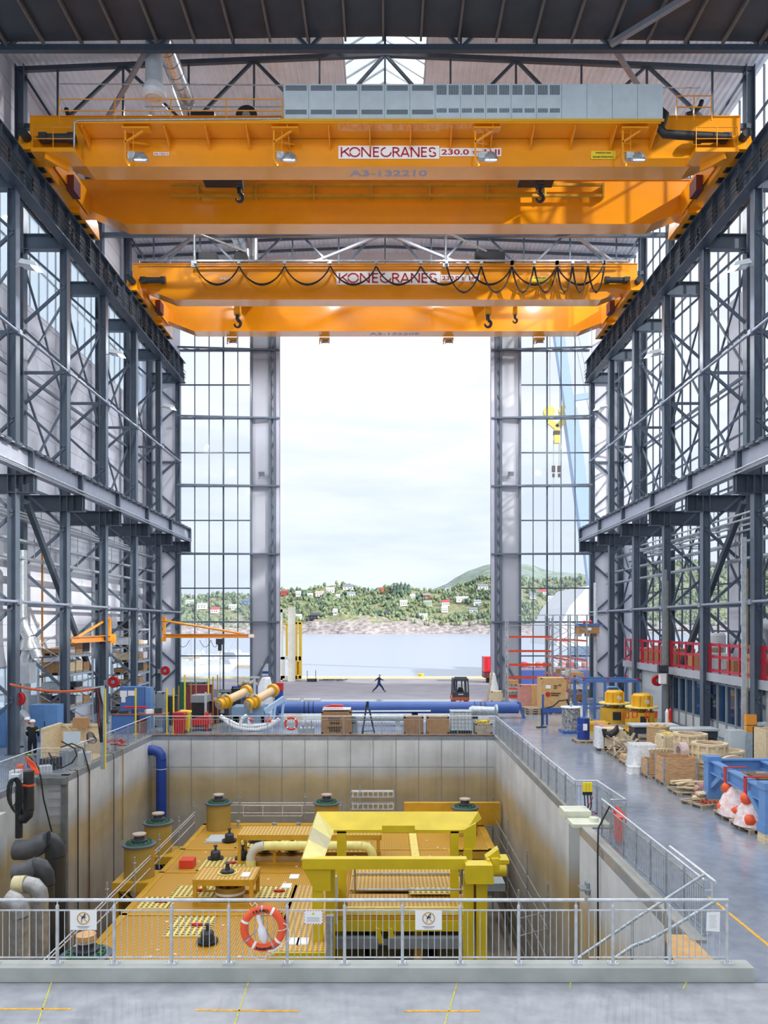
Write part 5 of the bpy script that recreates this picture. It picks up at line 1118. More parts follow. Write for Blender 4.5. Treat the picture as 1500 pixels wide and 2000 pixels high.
# hose reels
def hose_reel(label, c, sg, arm=True):
    t = thing('hose_reel', label, 'hose reel', c, group='red hose reels'); c = Vector(c)
    m = MB(); m.lathe([(.12, -.1), (.34, -.12), (.36, -.08), (.18, -.04), (.18, .04), (.36, .08), (.34, .12), (.12, .1)], c, 22, 'Y'); m.torus(c, .26, .06, 'Y', 20, 8); m.build('reel', RED, t)
    m = MB(); m.cyl(c + Vector((0, -.14, 0)), .12, .28, 12, 'Y'); m.box(c.x - sg * .1, c.x - sg * .6, c.y - .06, c.y + .06, c.z - .2, c.z + .12); m.build('bracket', GALV, t)
hose_reel('red hose reel on the office wall to the right', (17.6, 50.3, 2.65), -1)
hose_reel('red hose reel on the nearest left column', (at(42, 1365, 38).x, 37.6, at(0, 1365, 37.6).z), 1)
hose_reel('red hose reel beside the blue cabinet on the left', (at(222, 1332, 49).x, 49.0, at(0, 1332, 49).z), 1)
hose_reel('red hose reel on the last left column near the windows', (at(323, 1310, 61).x, 61.0, at(0, 1310, 61).z), 1)
# junction boxes, post and lamp on the near right column
t = thing('junction_box', 'pair of orange electrical boxes stacked on the near right column', 'electrical box', (17.7, 37, .9)); Yq = 37.0
m = MB()
for a, b in ((1395, 1415), (1417, 1437)): p, q = at(1455, b, Yq), at(1475, a, Yq); m.box(p.x, q.x, 36.85, 37.1, p.z, q.z)
m.build('housing', ORANGE, t)
m = MB(); p, q = at(1476, 1417, Yq), at(1494, 1410, Yq); m.box(p.x, q.x, 36.8, 37.0, p.z, q.z); m.cyl((q.x - .08, 36.7, (p.z + q.z) / 2), .12, .12, 12, 'Y'); m.build('socket', LGREY, t)
for xx, Yq, l in ((1455, 37.8, 'right'), (1300, 48.6, 'middle')):
    a = at(xx, 0, Yq); t = thing('cable_riser', 'pale perforated cable riser on the %s right column' % ('near' if l == 'right' else 'third'), 'cable riser', (a.x, Yq, 0)); m = MB(); m.box(a.x - .18, a.x + .06, Yq - .05, Yq, 0, 10.5 if l == 'right' else 9.7); m.build('riser', GALVL if l == 'right' else MGREY, t)
    m = MB(); m.tube((a.x + .14, Yq, 0), (a.x + .14, Yq, 9), .025, n=6); m.build('orange_conduit', MATS['brass_tan'], t)
m = MB(); a = at(1163, 0, 58); m.tube((a.x, 58, 0), (a.x, 58, 9.4), .14, n=14); m.build('vertical_pipe', GALVL, None, label='pale vertical pipe beside the corner column on the right', cat='pipe')
t = thing('control_unit', 'white control unit mounted high on the third right column', 'control unit', (at(1294, 0, 48.2).x, 48.2, 2.8)); a = at(1294, 1318, 48.2); m = MB(); m.box(a.x - .18, a.x + .18, 48.0, 48.4, a.z - .55, a.z + .1); m.build('body', WHITE, t); m = MB(); m.cyl((a.x - .05, 47.9, a.z + .4), .2, .3, 12, 'Y'); m.box(a.x - .3, a.x + .3, 48.0, 48.3, a.z + .1, a.z + .6); m.build('head', DGREY, t)
t = thing('gas_cylinders', 'white and red gas cylinders standing by the third right column', 'gas cylinder', (at(1306, 0, 46).x, 46, 0))
a = at(1303, 1423, 46); m = MB(); m.lathe([(0, .0), (.11, 0), (.11, 1.1), (.05, 1.25), (0, 1.3)], (a.x, 46, 0), 14); m.build('white_cylinder', WHITE, t); m = MB(); m.lathe([(0, .0), (.11, 0), (.11, 1.2), (.05, 1.3), (0, 1.35)], (a.x + .2, 46, 0), 14); m.build('red_cylinder', RED, t)
# ---------------- reusable kit
def pallet(name='pallet', label='x', L=1.2, W=.8, mt=WOODG, loc=(0, 0, 0), rz=0, group=None):
    t = local(name, label, 'pallet', loc, rz, group)
    m = MB()
    for i in range(5): y = -W / 2 + .07 + (W - .14) * i / 4; m.box(-L / 2, L / 2, y - .06, y + .06, .12, .145)
    m.build('top_boards', mt, t)
    m = MB()
    for x in (-L / 2 + .07, 0, L / 2 - .07):
        for y in (-W / 2 + .06, 0, W / 2 - .06): m.box(x - .07, x + .07, y - .05, y + .05, .022, .1)
        m.box(x - .06, x + .06, -W / 2, W / 2, .1, .12)
    m.build('blocks', mt, t)
    m = MB()
    for y in (-W / 2 + .06, 0, W / 2 - .06): m.box(-L / 2, L / 2, y - .05, y + .05, 0, .022)
    m.build('skids', mt, t); return t
def crate(label, cx, cy, L, W, Hh, mt=WOOD, z=0, rz=0, batten=True, pal=True, name='wooden_crate', bm=None, group=None, cat='crate'):
    t = local(name, label, cat, (cx, cy, z), rz, group); zb_ = .12 if pal else 0
    m = MB(); m.box(-L / 2, L / 2, -W / 2, W / 2, zb_, Hh); m.build('panels', mt, t)
    if batten:
        m = MB(); e = .012
        for sx in (-1, 1):
            for sy in (-1, 1): m.box(sx * (L / 2 + e), sx * (L / 2 - .09), sy * (W / 2 + e), sy * (W / 2 - .09), zb_, Hh + e)
        for sy in (-1, 1):
            for z0 in (zb_, Hh - .09): m.box(-L / 2, L / 2, sy * (W / 2 + e), sy * (W / 2 - .02), z0, z0 + .09)
        for sx in (-1, 1):
            for z0 in (zb_, Hh - .09): m.box(sx * (L / 2 + e), sx * (L / 2 - .02), -W / 2, W / 2, z0, z0 + .09)
        m.build('battens', bm or mt, t)
    if pal:
        m = MB()
        for x in (-L / 2 + .08, 0, L / 2 - .08): m.box(x - .06, x + .06, -W / 2, W / 2, 0, .12)
        m.build('skids', WOODG, t)
    return t
def crate_text(t, lines, L, W, z, h, col=TEXTK, x0=-.42):
    m = MB()
    for i, s in enumerate(lines): m.text(s, (0, -W / 2 - .016, z - i * h * 1.5), width=min(L * .8, len(s) * h * .7), height=h, bold=.02)
    m.build('stencil', col, t)
def ribbed_drum(label, cx, cy, r, h, z=0, n=12, opened=True, mt=WOODL):
    t = local('ribbed_wooden_drum', label, 'wooden drum', (cx, cy, z), 0, 'ribbed round wooden cases')
    m = MB(); prof = [(r - .06, .05), (r, 0), (r, h)] + [(r - .12, h), (r - .12, h - .25), (0, h - .3)] if opened else [(0, 0), (r, 0), (r, h), (0, h)]
    m.lathe(prof, (0, 0, 0), 28); m.build('shell', mt, t)
    m = MB()
    for k in range(n):
        a = 2 * math.pi * k / n; m.cbox((math.cos(a) * (r + .03), math.sin(a) * (r + .03), h / 2), (.06, .1, h), a)
    for z0 in (.02, h * .5 - .04, h - .1): m.lathe([(r, z0), (r + .07, z0), (r + .07, z0 + .09), (r, z0 + .09)], (0, 0, 0), 28)
    m.build('ribs', WOODL, t)
    if opened: m = MB(); m.lathe([(r - .1, h + .005), (r - .1, h - .1), (0, h - .2)], (0, 0, .0), 28); m.build('inner_lining', mat('brown_lining', '#7c5a40', .8, 0, .1), t)
    return t
def gp(x, y, z=0): a = fl(x, y, z); return a
# drum on pallet
X0, Y0 = 10.55, 41.6
p1 = pallet(label='dark pallet under the navy blue barrel', L=.95, W=1.3, loc=(X0, Y0 - .15, 0))
t = local('barrel', 'navy blue barrel with a white label standing on a pallet', 'barrel', (X0 + .05, Y0, .147)); m = MB(); m.lathe([(0, 0), (.33, 0), (.34, .02), (.33, .04), (.33, .38), (.345, .4), (.33, .42), (.33, .74), (.345, .76), (.33, .78), (.33, 1.1), (.345, 1.12), (.33, 1.12), (.3, 1.08), (0, 1.08)], (0, 0, 0), 28); m.build('body', NAVY, t)
m = MB(); m.box(-.1, .12, -.36, -.335, .5, .85); m.build('label_sheet', PAPER, t)
# seatings row of pallets: (label, x, y, rz)
rows = [('pallet row', 11.0, 39.7), ]
PAL = [('pallet under the shrink-wrapped pale crate', 11.25, 38.9), ('pallet under the broken timber heap, far one', 11.35, 37.3), ('pallet under the broken timber heap, near one', 11.35, 36.1), ('pallet under the small stack of boards', 11.2, 34.9), ('pallet under the white shrink-wrapped load', 11.1, 33.3), ('pallet under the small plank-filled collar box', 11.2, 31.9), ('pallet under the big pallet-collar box', 11.35, 30.5), ('dark flat pallet with offcuts in front of the collar box', 11.2, 28.75), ('pale pallet with red scraps beside the blue frame', 11.05, 26.9)]
for l, x, y in PAL: dup(p1, (x, y, 0), 0.0 if y > 27.5 else .35, l, 'pallets along the aisle', scale=(1.25, .85, 1))
p1['group'] = 'pallets along the aisle'
crate('pale crate on a pallet with shrink wrap on its left side', 11.35, 38.9, 1.0, .95, .95, WOODL, .147, pal=False)
def wrap(label, x, y, L, W, z0, z1, mt=PLAST):
    m = MB(); n = 9; vs = []; K = 16
    for k in range(n + 1):
        for i in range(K):
            a = 2 * math.pi * i / K; c, s = math.cos(a), math.sin(a); q = 1 / max(abs(c), abs(s)) * .93 if True else 1
            rr = q * (1 + R.uniform(-.04, .04)) * (1 + .12 * (1 - k / n) ** 3); vs.append((x + c * L / 2 * rr, y + s * W / 2 * rr, z0 + (z1 - z0) * k / n))
    m.add(vs, [(k * K + i, k * K + (i + 1) % K, (k + 1) * K + (i + 1) % K, (k + 1) * K + i) for k in range(n) for i in range(K)], True); m.add(vs[-K:], [tuple(range(K))])
    return m.build('shrink_wrapped_load', mt, None, label=label, cat='wrapped load')
wrap('white shrink film bundle beside the pale crate', 10.65, 38.8, .3, .9, .15, 1.15)
wrap('white shrink-wrapped load standing on a pallet in the aisle row', 11.0, 33.3, 1.1, 1.0, .15, 1.15)
m = MB(); m.cbox((10.35, 32.75, .15), (.5, .5, .28), .3); wr = wrap('loose white film at the foot of the wrapped load', 10.45, 32.7, .5, .5, .0, .3)
m = MB(); m.cbox((11.5, 40.2, .95), (1.1, .9, .16), .1, (.1, .2)); m.cbox((11.45, 40.1, .6), (1.0, .8, .4), .15); m.build('pink_boards', PINK, None, label='pinkish boards stacked above the far pale crate', cat='boards')
m = MB(); P = [at(1177, 1437, 38.2) + Vector((0, 0, .05)) for _ in (0,)]
a = at(1190, 1428, 38.4); m.pipe([a + Vector((-.35, 0, .1)), a + Vector((-.2, 0, -.15)), a + Vector((.1, 0, -.2)), a + Vector((.35, 0, .05)), a + Vector((.4, 0, .3))], [.06, .16, .2, .16, .05], 8); m.build('black_bag', BLACK, None, label='crumpled black plastic bag on top of the far crate', cat='bag')
# heap of broken timber: individual planks
for i in range(34):
    u = R.random(); x = 11.0 + R.uniform(-.1, 1.2); y = 36.7 + R.uniform(-1.1, 1.2); z = .25 + R.uniform(0, .75) * (1 - abs(x - 11.6)); L = R.uniform(.6, 1.4)
    m = MB(); rz, tx, ty = R.uniform(0, 3), R.uniform(-.5, .5), R.uniform(-.9, .9); m.cbox((x, y, z), (L, R.uniform(.08, .16), .035), rz, (tx, ty)); lo = min(v[2] for v in m.v)
    if lo < .15: m.v = [(v[0], v[1], v[2] + .15 - lo) for v in m.v]
    m.build('timber_plank', WOODG if i % 3 else WOODL, None, label='broken timber plank in the heap on the pallets', cat='plank', group='broken planks in the timber heap')
for i in range(5): m = MB(); m.cbox((11.15, 34.9, .17 + i * .055), (1.0, .75, .05), R.uniform(-.08, .08)); m.build('board', [WOODL, TAN, PINK][i % 3], None, label='flat board in the low stack in front of the timber heap', cat='board', group='boards in the low stack')
def collar(label, x, y, L, W, z, h, n):
    t = local('pallet_collar_box', label, 'crate', (x, y, z)); k = h / n
    for i in range(n):
        m = MB(); za, zb_ = i * k + .005, (i + 1) * k - .005
        m.box(-L / 2, L / 2, -W / 2, -W / 2 + .03, za, zb_); m.box(-L / 2, L / 2, W / 2 - .03, W / 2, za, zb_); m.box(-L / 2, -L / 2 + .03, -W / 2, W / 2, za, zb_); m.box(L / 2 - .03, L / 2, -W / 2, W / 2, za, zb_); m.build('collar', mat('collar_wood', '#c49a70', .75, 0, .14, 5, stretch=(1, 1, 5)), t)
    m = MB()
    for sx in (-1, 1):
        for sy in (-1, 1): m.box(sx * (L / 2 + .012), sx * (L / 2 - .05), sy * (W / 2 + .012), sy * (W / 2 - .05), 0, h)
    m.build('corner_irons', GALV, t); return t
collar('big wooden pallet-collar box standing open beside the aisle', 11.4, 30.5, 1.3, .95, .147, .95, 3)
collar('small wooden pallet-collar box filled with short planks', 11.15, 31.95, 1.0, .75, .147, .6, 2)
for i in range(6): m = MB(); m.cbox((10.95 + i * .09, 31.95, .75), (.1, .08, .9), .1 * i, (.35, -.3 + .12 * i)); m.build('short_plank', WOODL, None, label='short pale plank sticking out of the small collar box', cat='plank', group='planks in the small collar box')
for i in range(8): m = MB(); m.cbox((11.25 + R.uniform(-.3, .35), 28.75 + R.uniform(-.3, .3), .19 + .04 * i), (R.uniform(.4, .9), .16, .05), R.uniform(-.6, .6)); m.build('wood_offcut', WOODL, None, label='pale wood offcut on the dark flat pallet', cat='offcut', group='offcuts on the flat pallet')
for i in range(7): m = MB(); m.cbox((11.1 + R.uniform(-.3, .35), 26.95 + R.uniform(-.3, .3), .2 + .06 * i), (R.uniform(.25, .5), .2, .07), R.uniform(-1, 1), (R.uniform(-.4, .4), 0)); m.build('wood_scrap', [WOODG, WOODL, PINK][i % 3], None, label='wood scrap on the pale pallet beside the blue frame', cat='offcut', group='scraps on the pale pallet')
m = MB()
for i in range(5): m.pipe([(10.75 + .16 * i, 26.5, .17), (10.85 + .16 * i, 26.65, .24), (10.95 + .16 * i, 26.5, .17)], .03, 5)
m.build('red_strapping', MATS['bright_red_orange'], None, label='red-orange strapping scraps on the pale pallet', cat='strapping')
m = MB(); c = Vector((11.25, 27.2, .52)); m.lathe([(.12, -.3), (.2, -.3), (.2, .3), (.12, .3)], c, 16, 'X'); m.build('pink_reel', PINK, None, label='small pink cardboard reel on the pale pallet', cat='reel')
# plywood drum, ribbed cases, big ring
t = local('plywood_drum', 'plain round plywood drum with bits of wood on its lid', 'wooden drum', (13.85, 39.5, .0)); m = MB(); m.lathe([(0, .1), (.55, .1), (.55, 1.05), (.57, 1.05), (.57, 1.12), (0, 1.12)], (0, 0, 0), 30); m.build('shell', WOOD, t); m = MB()
for i in range(5): a = i * 1.3; m.cbox((math.cos(a) * .25, math.sin(a) * .25, 1.18), (.3, .12, .08), a)
m.build('wood_bits', WOODL, t); m = MB(); m.box(-.15, .15, -.58, -.52, .2, 1.0); m.box(-.5, .5, -.4, .4, 0, .1); m.build('strap_board', WOODL, t)
t = crate('big pale batten-ribbed crate with loose straw on top', 13.1, 35.3, 1.35, 1.0, 1.25, WOODL, bm=mat('batten_cream', '#e2d2b0', .75, 0, .08, 6)); m = MB()
for i in range(3): m.box(-.66 + .6 * i, -.56 + .6 * i, -.54, -.5, .12, 1.25)
m.box(-.67, .67, -.54, -.5, .62, .72)
m.build('face_battens', MATS['batten_cream'], t); m = MB()
for i in range(16): a = R.uniform(0, 6); m.cbox((R.uniform(-.5, .5), R.uniform(-.35, .35), 1.3 + R.uniform(0, .12)), (.35, .06, .03), a, (0, R.uniform(-.4, .4)))
m.build('straw', CREAMY, t)
ribbed_drum('front ribbed round wooden case, upper of the front stack', 12.85, 30.8, .62, .78, .8)
ribbed_drum('front ribbed round wooden case, lower of the front stack', 12.85, 30.8, .62, .78, .0, opened=False)
ribbed_drum('rear ribbed round wooden case, upper of the rear stack', 12.95, 33.0, .62, .8, .85)
ribbed_drum('rear ribbed round wooden case, lower of the rear stack', 12.95, 33.0, .62, .8, .0, opened=False)
ribbed_drum('low ribbed round wooden case behind the front stack to the right', 14.4, 32.6, .55, 1.0, .0, opened=True)
m = MB(); m.lathe([(.28, -.15), (.45, -.15), (.45, .15), (.28, .15), (.28, -.15)], (12.25, 32.1, .95), 24, 'X'); m.build('wrapped_ring', mat('dusty_pink_film', '#cbb6b4', .4, 0, .1, 10, bump=.4), None, label='film-wrapped ring standing beside the collar box', cat='ring')
crate('dark crate box under the film-wrapped ring', 12.15, 32.0, .5, .5, .5, mat('dark_brown_board', '#5a4638', .8, 0, .1), pal=False, batten=False)
m = MB(); m.lathe([(.55, -.09), (.8, -.09), (.8, .09), (.55, .09), (.55, -.09)], (12.35, 27.6, .8), 36, 'Y'); m.build('wooden_ring', mat('mdf_ring', '#c9b79c', .7, 0, .05), None, label='large wooden ring disc leaning behind the blue frame', cat='ring')
for i in range(8): m = MB(); m.cbox((12.2 + R.uniform(-.3, .3), 28.4 + R.uniform(-.3, .3), .2 + i * .13), (.5, .14, .1), R.uniform(0, 3)); m.build('timber_block', [WOODL, PINK, WOODG][i % 3], None, label='timber block in the pile seen through the wooden ring', cat='block', group='blocks behind the wooden ring')
# long covered tables behind
for i, (x0, x1, y) in enumerate(((13.4, 15.9, 42.6), (14.6, 17.4, 41.0))):
    t = thing('flat_bed', 'flat grey-topped bed on dark legs %s' % ['behind the timber heap', 'beside the office wall'][i], 'bench', (x0, y, 0)); m = MB(); m.box(x0, x1, y - .6, y + .6, .72, .82); m.build('top', LGREY, t); m = MB(); m.box(x0 + .1, x1 - .1, y - .5, y + .5, .35, .72); m.build('side', DGREY, t)
    for xx in (x0 + .2, x1 - .2): m = MB(); m.box(xx - .08, xx + .08, y - .5, y + .5, 0, .35); m.build('leg', DGREY, t)
# grey cabinets and bins at far right
t = crate('light grey sheet-metal cabinet by the office wall', 16.3, 36.2, .75, .7, 1.35, LGREY, pal=False, batten=False, name='metal_cabinet', cat='cabinet'); m = MB(); m.box(-.38, .38, -.365, -.35, .1, 1.3); m.build('door', CABG, t)
crate('darker galvanised box beside the grey cabinet', 17.0, 35.4, .8, .7, 1.3, GALV, pal=False, batten=False, name='metal_cabinet', cat='cabinet')
t = thing('wheelie_bin', 'yellow lidded bin standing in a pale wooden case at the right edge', 'bin', (17.3, 33.5, 0)); m = MB(); m.lathe([(.3, .1), (.4, 1.35), (0, 1.35)], (17.0, 34.0, 0), 4, m=Matrix.Rotation(.78, 3, 'Z')); m.build('body', SAFY, t); m = MB(); m.box(16.6, 17.4, 33.6, 34.4, 1.35, 1.5); m.build('lid', AMBER, t); m = MB(); m.box(16.35, 16.45, 33.4, 34.6, 0, 1.7); m.box(16.35, 17.6, 34.5, 34.6, 0, 1.7); m.build('wooden_case', WOODL, t)
# ---------------- big blue support frame
t = thing('blue_support_frame', 'big sky-blue steel support frame with red lashing straps at the right edge', 'steel frame', (13, 24.5, 0))
xa, ya, xb_, yb_ = 11.25, 26.8, 11.0, 22.3
def legb(x, y):
    m = MB(); m.box(x - .2, x + .2, y - .2, y + .2, .28, 1.6); m.box(x - .24, x + .24, y - .24, y + .24, .28, .55); m.box(x - .24, x + .24, y - .24, y + .24, 1.52, 1.72); m.build('leg', BLUE, t)
    m = MB(); m.box(x - .23, x + .23, y - .23, y + .23, 0, .14); m.box(x - .22, x + .22, y - .22, y + .22, .14, .28); m.build('wood_block', WOODL, t)
legb(xa, ya); legb(xb_, yb_); legb(15.6, ya); legb(15.2, yb_)
m = MB(); m.ibeam((xa, ya, 1.38), (xb_, yb_, 1.3), .26, .42, .05); m.ibeam((xa, ya, 1.42), (15.6, ya, 1.42), .26, .4, .05); m.ibeam((13.0, ya, 1.42), (12.9, yb_, 1.36), .26, .3, .05); m.ibeam((xb_, yb_, 1.3), (15.2, yb_, 1.3), .24, .36, .05); m.ibeam((xa, 25.0, 1.1), (15.4, 25.0, 1.1), .2, .3, .04); m.build('beam', BLUE, t)
m = MB(); m.beam((xa - .03, ya - .2, .7), (xa - .05, ya - 1.1, 1.25), .2, .16); m.beam((xb_, yb_ + .2, .6), (xb_, yb_ + 1.1, 1.2), .2, .16); m.build('knee_brace', BLUE, t)
for y in (25.2, 23.6): m = MB(); x = xa + (xb_ - xa) * (ya - y) / (ya - yb_); m.box(x - .16, x - .14, y - .09, y + .09, 1.05, 1.62); m.box(x - .16, x + .55, y - .06, y + .06, 1.6, 1.625); m.beam((x, y, 1.1), (x + .5, y - .2, .6), .02, .1); m.build('lashing_strap', RED, t)
m = MB(); m.beam((12.6, 24.3, 1.3), (12.95, 24.9, 1.75), .12, .03); m.beam((12.95, 24.9, 1.75), (13.3, 24.3, 1.3), .12, .03); m.build('lashing_strap', RED, t)
m = MB(); m.box(11.9, 12.8, 24.7, 25.6, 1.3, 1.34); m.build('brown_board', mat('brown_sheet', '#6f5134', .7, 0, .1), t)
# buoys in film on pallets
for i, (x, y) in enumerate(((11.3, 25.0), (11.25, 23.7))):
    dup(p1, (x, y, 0), .05, 'worn pallet under the film-wrapped orange buoys, %s one' % ['rear', 'front'][i], 'pallets along the aisle')
    m = MB(); K = 14; vs = []
    for k in range(9):
        for q in range(K):
            a = 2 * math.pi * q / K; rr = (.6 - .012 * k - .0055 * k * k) * (1 + R.uniform(-.08, .08)); vs.append((x + rr * math.cos(a), y + rr * math.sin(a), .15 + .115 * k))
    m.add(vs, [(k * K + q, k * K + (q + 1) % K, (k + 1) * K + (q + 1) % K, (k + 1) * K + q) for k in range(8) for q in range(K)] + [tuple(8 * K + q for q in range(K))], True)
    m.build('film_bundle', mat('pink_film', '#e2b9b4', .22, 0, .15, 7, col2='#f0ecec', bump=.7), None, label='clear film bundle over orange buoys on the %s pallet' % ['rear', 'front'][i], cat='wrapped load')
    for q in range(6):
        a = q * 1.9 + .4 + i; z = .35 + .2 * (q % 4); rr = .42 - .05 * (q % 4); m = MB(); m.sphere((x + math.cos(a + 2.6) * rr, y + math.sin(a + 2.6) * rr, z), .2, 12); m.build('orange_buoy', LRING, None, label='orange buoy in the film bundle on the %s pallet' % ['rear', 'front'][i], cat='buoy', group='orange buoys on the %s pallet' % ['rear', 'front'][i])
# ---------------- yellow valve spools, blue frame, mottled cylinder
def spool(x, y, label, s=1):
    t = local('valve_spool', label, 'subsea valve', (x, y, 0), .2, 'yellow valve spools'); 
    m = MB(); n = 28; vs = []
    m.lathe([(0, 0), (.9 * s, 0), (.9 * s, .95 * s), (0, .95 * s)], (0, 0, 0), n); m.build('base', MUST if False else DECKY, t)
    m = MB()
    for a in (-1.9,): m.cbox((math.cos(a) * .88 * s, math.sin(a) * .88 * s, .5 * s), (.1, .5 * s, .5 * s), a)
    m.build('window_opening', BLACK, t)
    m = MB()
    for k in range(8): a = k * math.pi / 4; m.cyl((math.cos(a) * .6 * s, math.sin(a) * .6 * s, .95 * s), .05, .25 * s, 8)
    m.cyl((0, 0, .95 * s), .3 * s, .25 * s, 14); m.build('spacers', MUST, t)
    m = MB(); m.lathe([(0, 1.2 * s), (.98 * s, 1.2 * s), (.98 * s, 1.28 * s), (0, 1.28 * s)], (0, 0, 0), n); m.build('top_plate', CREAMY, t)
    m = MB(); m.lathe([(.56 * s, 1.28 * s), (.56 * s, 1.95 * s), (.45 * s, 2.05 * s), (0, 2.05 * s)], (0, 0, 0), 20)
    for k in range(8): a = k * math.pi / 4; m.cyl((math.cos(a) * .56 * s, math.sin(a) * .56 * s, 1.3 * s), .09, .6 * s, 8)
    m.build('upper_body', AMBER, t)
    m = MB(); m.cyl((0, -.68 * s, 1.6 * s), .13, .12, 12, 'Y'); m.build('gauge', LGREY, t); return t
spool(15.7, 47.6, 'front yellow valve spool with round top plate by the office'); spool(14.75, 50.0, 'rear yellow valve spool partly hidden behind the front one')
for i in range(5):
    x, y = 13.9 + i * .62, 44.9 + .35 * (i % 2); t = local('handwheel', 'small red square handwheel on an amber stem, %s from the left' % ['first', 'second', 'third', 'fourth', 'fifth'][i], 'valve handle', (x, y, 0), .3 * i, 'red handwheels'); m = MB(); m.cyl((0, 0, .12), .05, .75, 8); m.lathe([(0, .12), (.4, .12), (.4, .2), (0, .2)], (0, 0, 0), 16); m.cyl((0, 0, 0), .15, .12, 8); m.build('stem', AMBER, t); m = MB()
    for a, b in (((-.16, .87), (.16, .87)), ((.16, .87), (.16, 1.2)), ((.16, 1.2), (-.16, 1.2)), ((-.16, 1.2), (-.16, .87))): m.beam((a[0], 0, a[1]), (b[0], 0, b[1]), .05)
    m.build('handle', MATS['bright_red_orange'], t)
for i, (x, y, L, h) in enumerate(((12.3, 45.4, 1.3, .6), (11.9, 47.5, 1.2, .55), (12.9, 43.6, .9, .4))): crate('low amber steel skid box %s' % ['beside the barrel', 'behind the first skid box', 'nearest the timber heap'][i], x, y, L, 1.1, h, DECKY, pal=False, bm=SAFY, name='skid_box', cat='skid')
t = thing('blue_test_frame', 'tall blue tubular test frame with pipes inside', 'steel frame', (15, 53.5, 0)); m = MB(); X1, X2, Y1, Y2, Zt = 13.3, 16.9, 52.0, 54.6, 2.5
for x in (X1, 14.0, 14.7, X2):
    for y in (Y1, Y2): m.beam((x, y, 0), (x, y, Zt), .16)
for y in (Y1, Y2): m.beam((X1, y, Zt), (X2, y, Zt), .18); m.beam((X1, y, .7), (X2, y, .7), .12)
for x in (X1, X2): m.beam((x, Y1, Zt), (x, Y2, Zt), .18)
m.build('frame', BLUEC, t); m = MB()
for p in ((X1, Y1), (X2, Y1), (X1, Y2), (X2, Y2), (14.9, Y1)): m.cbox((p[0], p[1], Zt + .15), (.14, .14, .16))
m.build('red_caps', RED, t); m = MB(); m.pipe([(15, 53, .4), (15, 53, 1.8), (15.2, 53, 2.0), (15.8, 53, 2.0), (16, 53, 1.8), (16, 53, .5)], .09, 8); m.sphere((15.5, 52.9, .5), .4, 12); m.build('inner_pipes', BLUE, t)
t = thing('mottled_cylinder', 'grey mottled cylinder standing on a blue pallet', 'cylinder', (10.8, 45.2, 0)); m = MB(); m.box(10.2, 11.4, 44.6, 45.8, 0, .14); m.build('blue_base', BLUEP, t); m = MB(); m.lathe([(0, .14), (.52, .14), (.52, 1.45), (0, 1.45)], (10.8, 45.2, 0), 26); m.build('body', mat('mottled_grey', '#50535a', .6, .2, 0, 9, col2='#b9b9b9'), t); m = MB(); m.lathe([(0, 1.45), (.6, 1.45), (.6, 1.5), (0, 1.5)], (10.8, 45.2, 0), 26); m.build('top_disc', WHITE, t); m = MB(); m.lathe([(.08, 1.5), (.08, 1.75), (.04, 1.8), (.04, 2.0), (0, 2.0)], (10.8, 45.2, 0), 12); m.build('fitting', GALV, t)
t = thing('pipe_stand', 'blue welded pipe stand with black hose beside the mottled cylinder', 'stand', (10.3, 48.8, 0)); m = MB(); m.beam((9.8, 48.8, .9), (11.3, 48.8, .9), .3)
for x in (9.9, 10.15): m.beam((x, 48.8, 0), (x, 48.8, 1.9 if x < 10 else .8), .12)
m.beam((11.2, 48.8, 0), (11.2, 48.8, .9), .1); m.build('stand', BLUEP, t); m = MB(); m.pipe([(9.9, 48.7, 1.0), (10.5, 48.7, 1.15), (10.9, 48.7, 1.5), (11.4, 48.7, 1.55), (11.6, 48.7, 1.0)], .05, 6); m.build('hose', BLACK, t)
m = MB(); m.tube((9.55, 47.4, 0), (9.55, 47.4, 1.15), .05, n=8); m.cbox((9.5, 47.3, .04), (.6, .25, .07), .4); m.build('jack_stand', DGREY, None, label='small dark jack stand on the open aisle floor', cat='stand')
# ---------------- far right: racks and crates near the door
def rack(label, x0, x1, y0, y1, levels, bays, ht, mt_up=GALV, mt_b=RORG, shelf=None, along='x'):
    t = thing('pallet_rack', label, 'rack', ((x0 + x1) / 2, (y0 + y1) / 2, 0), group=None)
    for i in range(bays + 1):
        m = MB()
        if along == 'x':
            x = x0 + (x1 - x0) * i / bays
            for y in (y0, y1): m.beam((x, y, 0), (x, y, ht), .09)
            z = .2; k = 0
            while z < ht - .7: m.beam((x, y0 if k % 2 else y1, z), (x, y1 if k % 2 else y0, z + .7), .04); z += .7; k += 1
        else:
            y = y0 + (y1 - y0) * i / bays
            for x in (x0, x1): m.beam((x, y, 0), (x, y, ht), .09)
            z = .2; k = 0
            while z < ht - .7: m.beam((x0 if k % 2 else x1, y, z), (x1 if k % 2 else x0, y, z + .7), .04); z += .7; k += 1
        m.build('upright_frame', mt_up, t)
    for z in levels:
        m = MB()
        if along == 'x':
            for y in (y0, y1): m.beam((x0, y, z), (x1, y, z), .06, .13)
        else:
            for x in (x0, x1): m.beam((x, y0, z), (x, y1, z), .06, .13)
        m.build('beam', mt_b, t)
        if shelf: m = MB(); m.box(x0, x1, y0, y1, z + .06, z + .09); m.build('shelf', shelf, t)
    return t
xa, xb_ = at(992, 0, 60).x, at(1078, 0, 60).x; lv = [at(0, y_, 60).z for y_ in (1362, 1345, 1324, 1299, 1272, 1244)]
rack('tall orange-beamed pallet rack standing empty before the right window', xa, xb_, 60, 61.1, lv, 1, 6.8)
rack('long orange-beamed rack running along the aisle to the right', 13.3, 14.5, 52.9 + 3, 64.5, [.6, 1.4, 2.3, 3.7, 5.1], 3, 7.0, shelf=None, along='y')
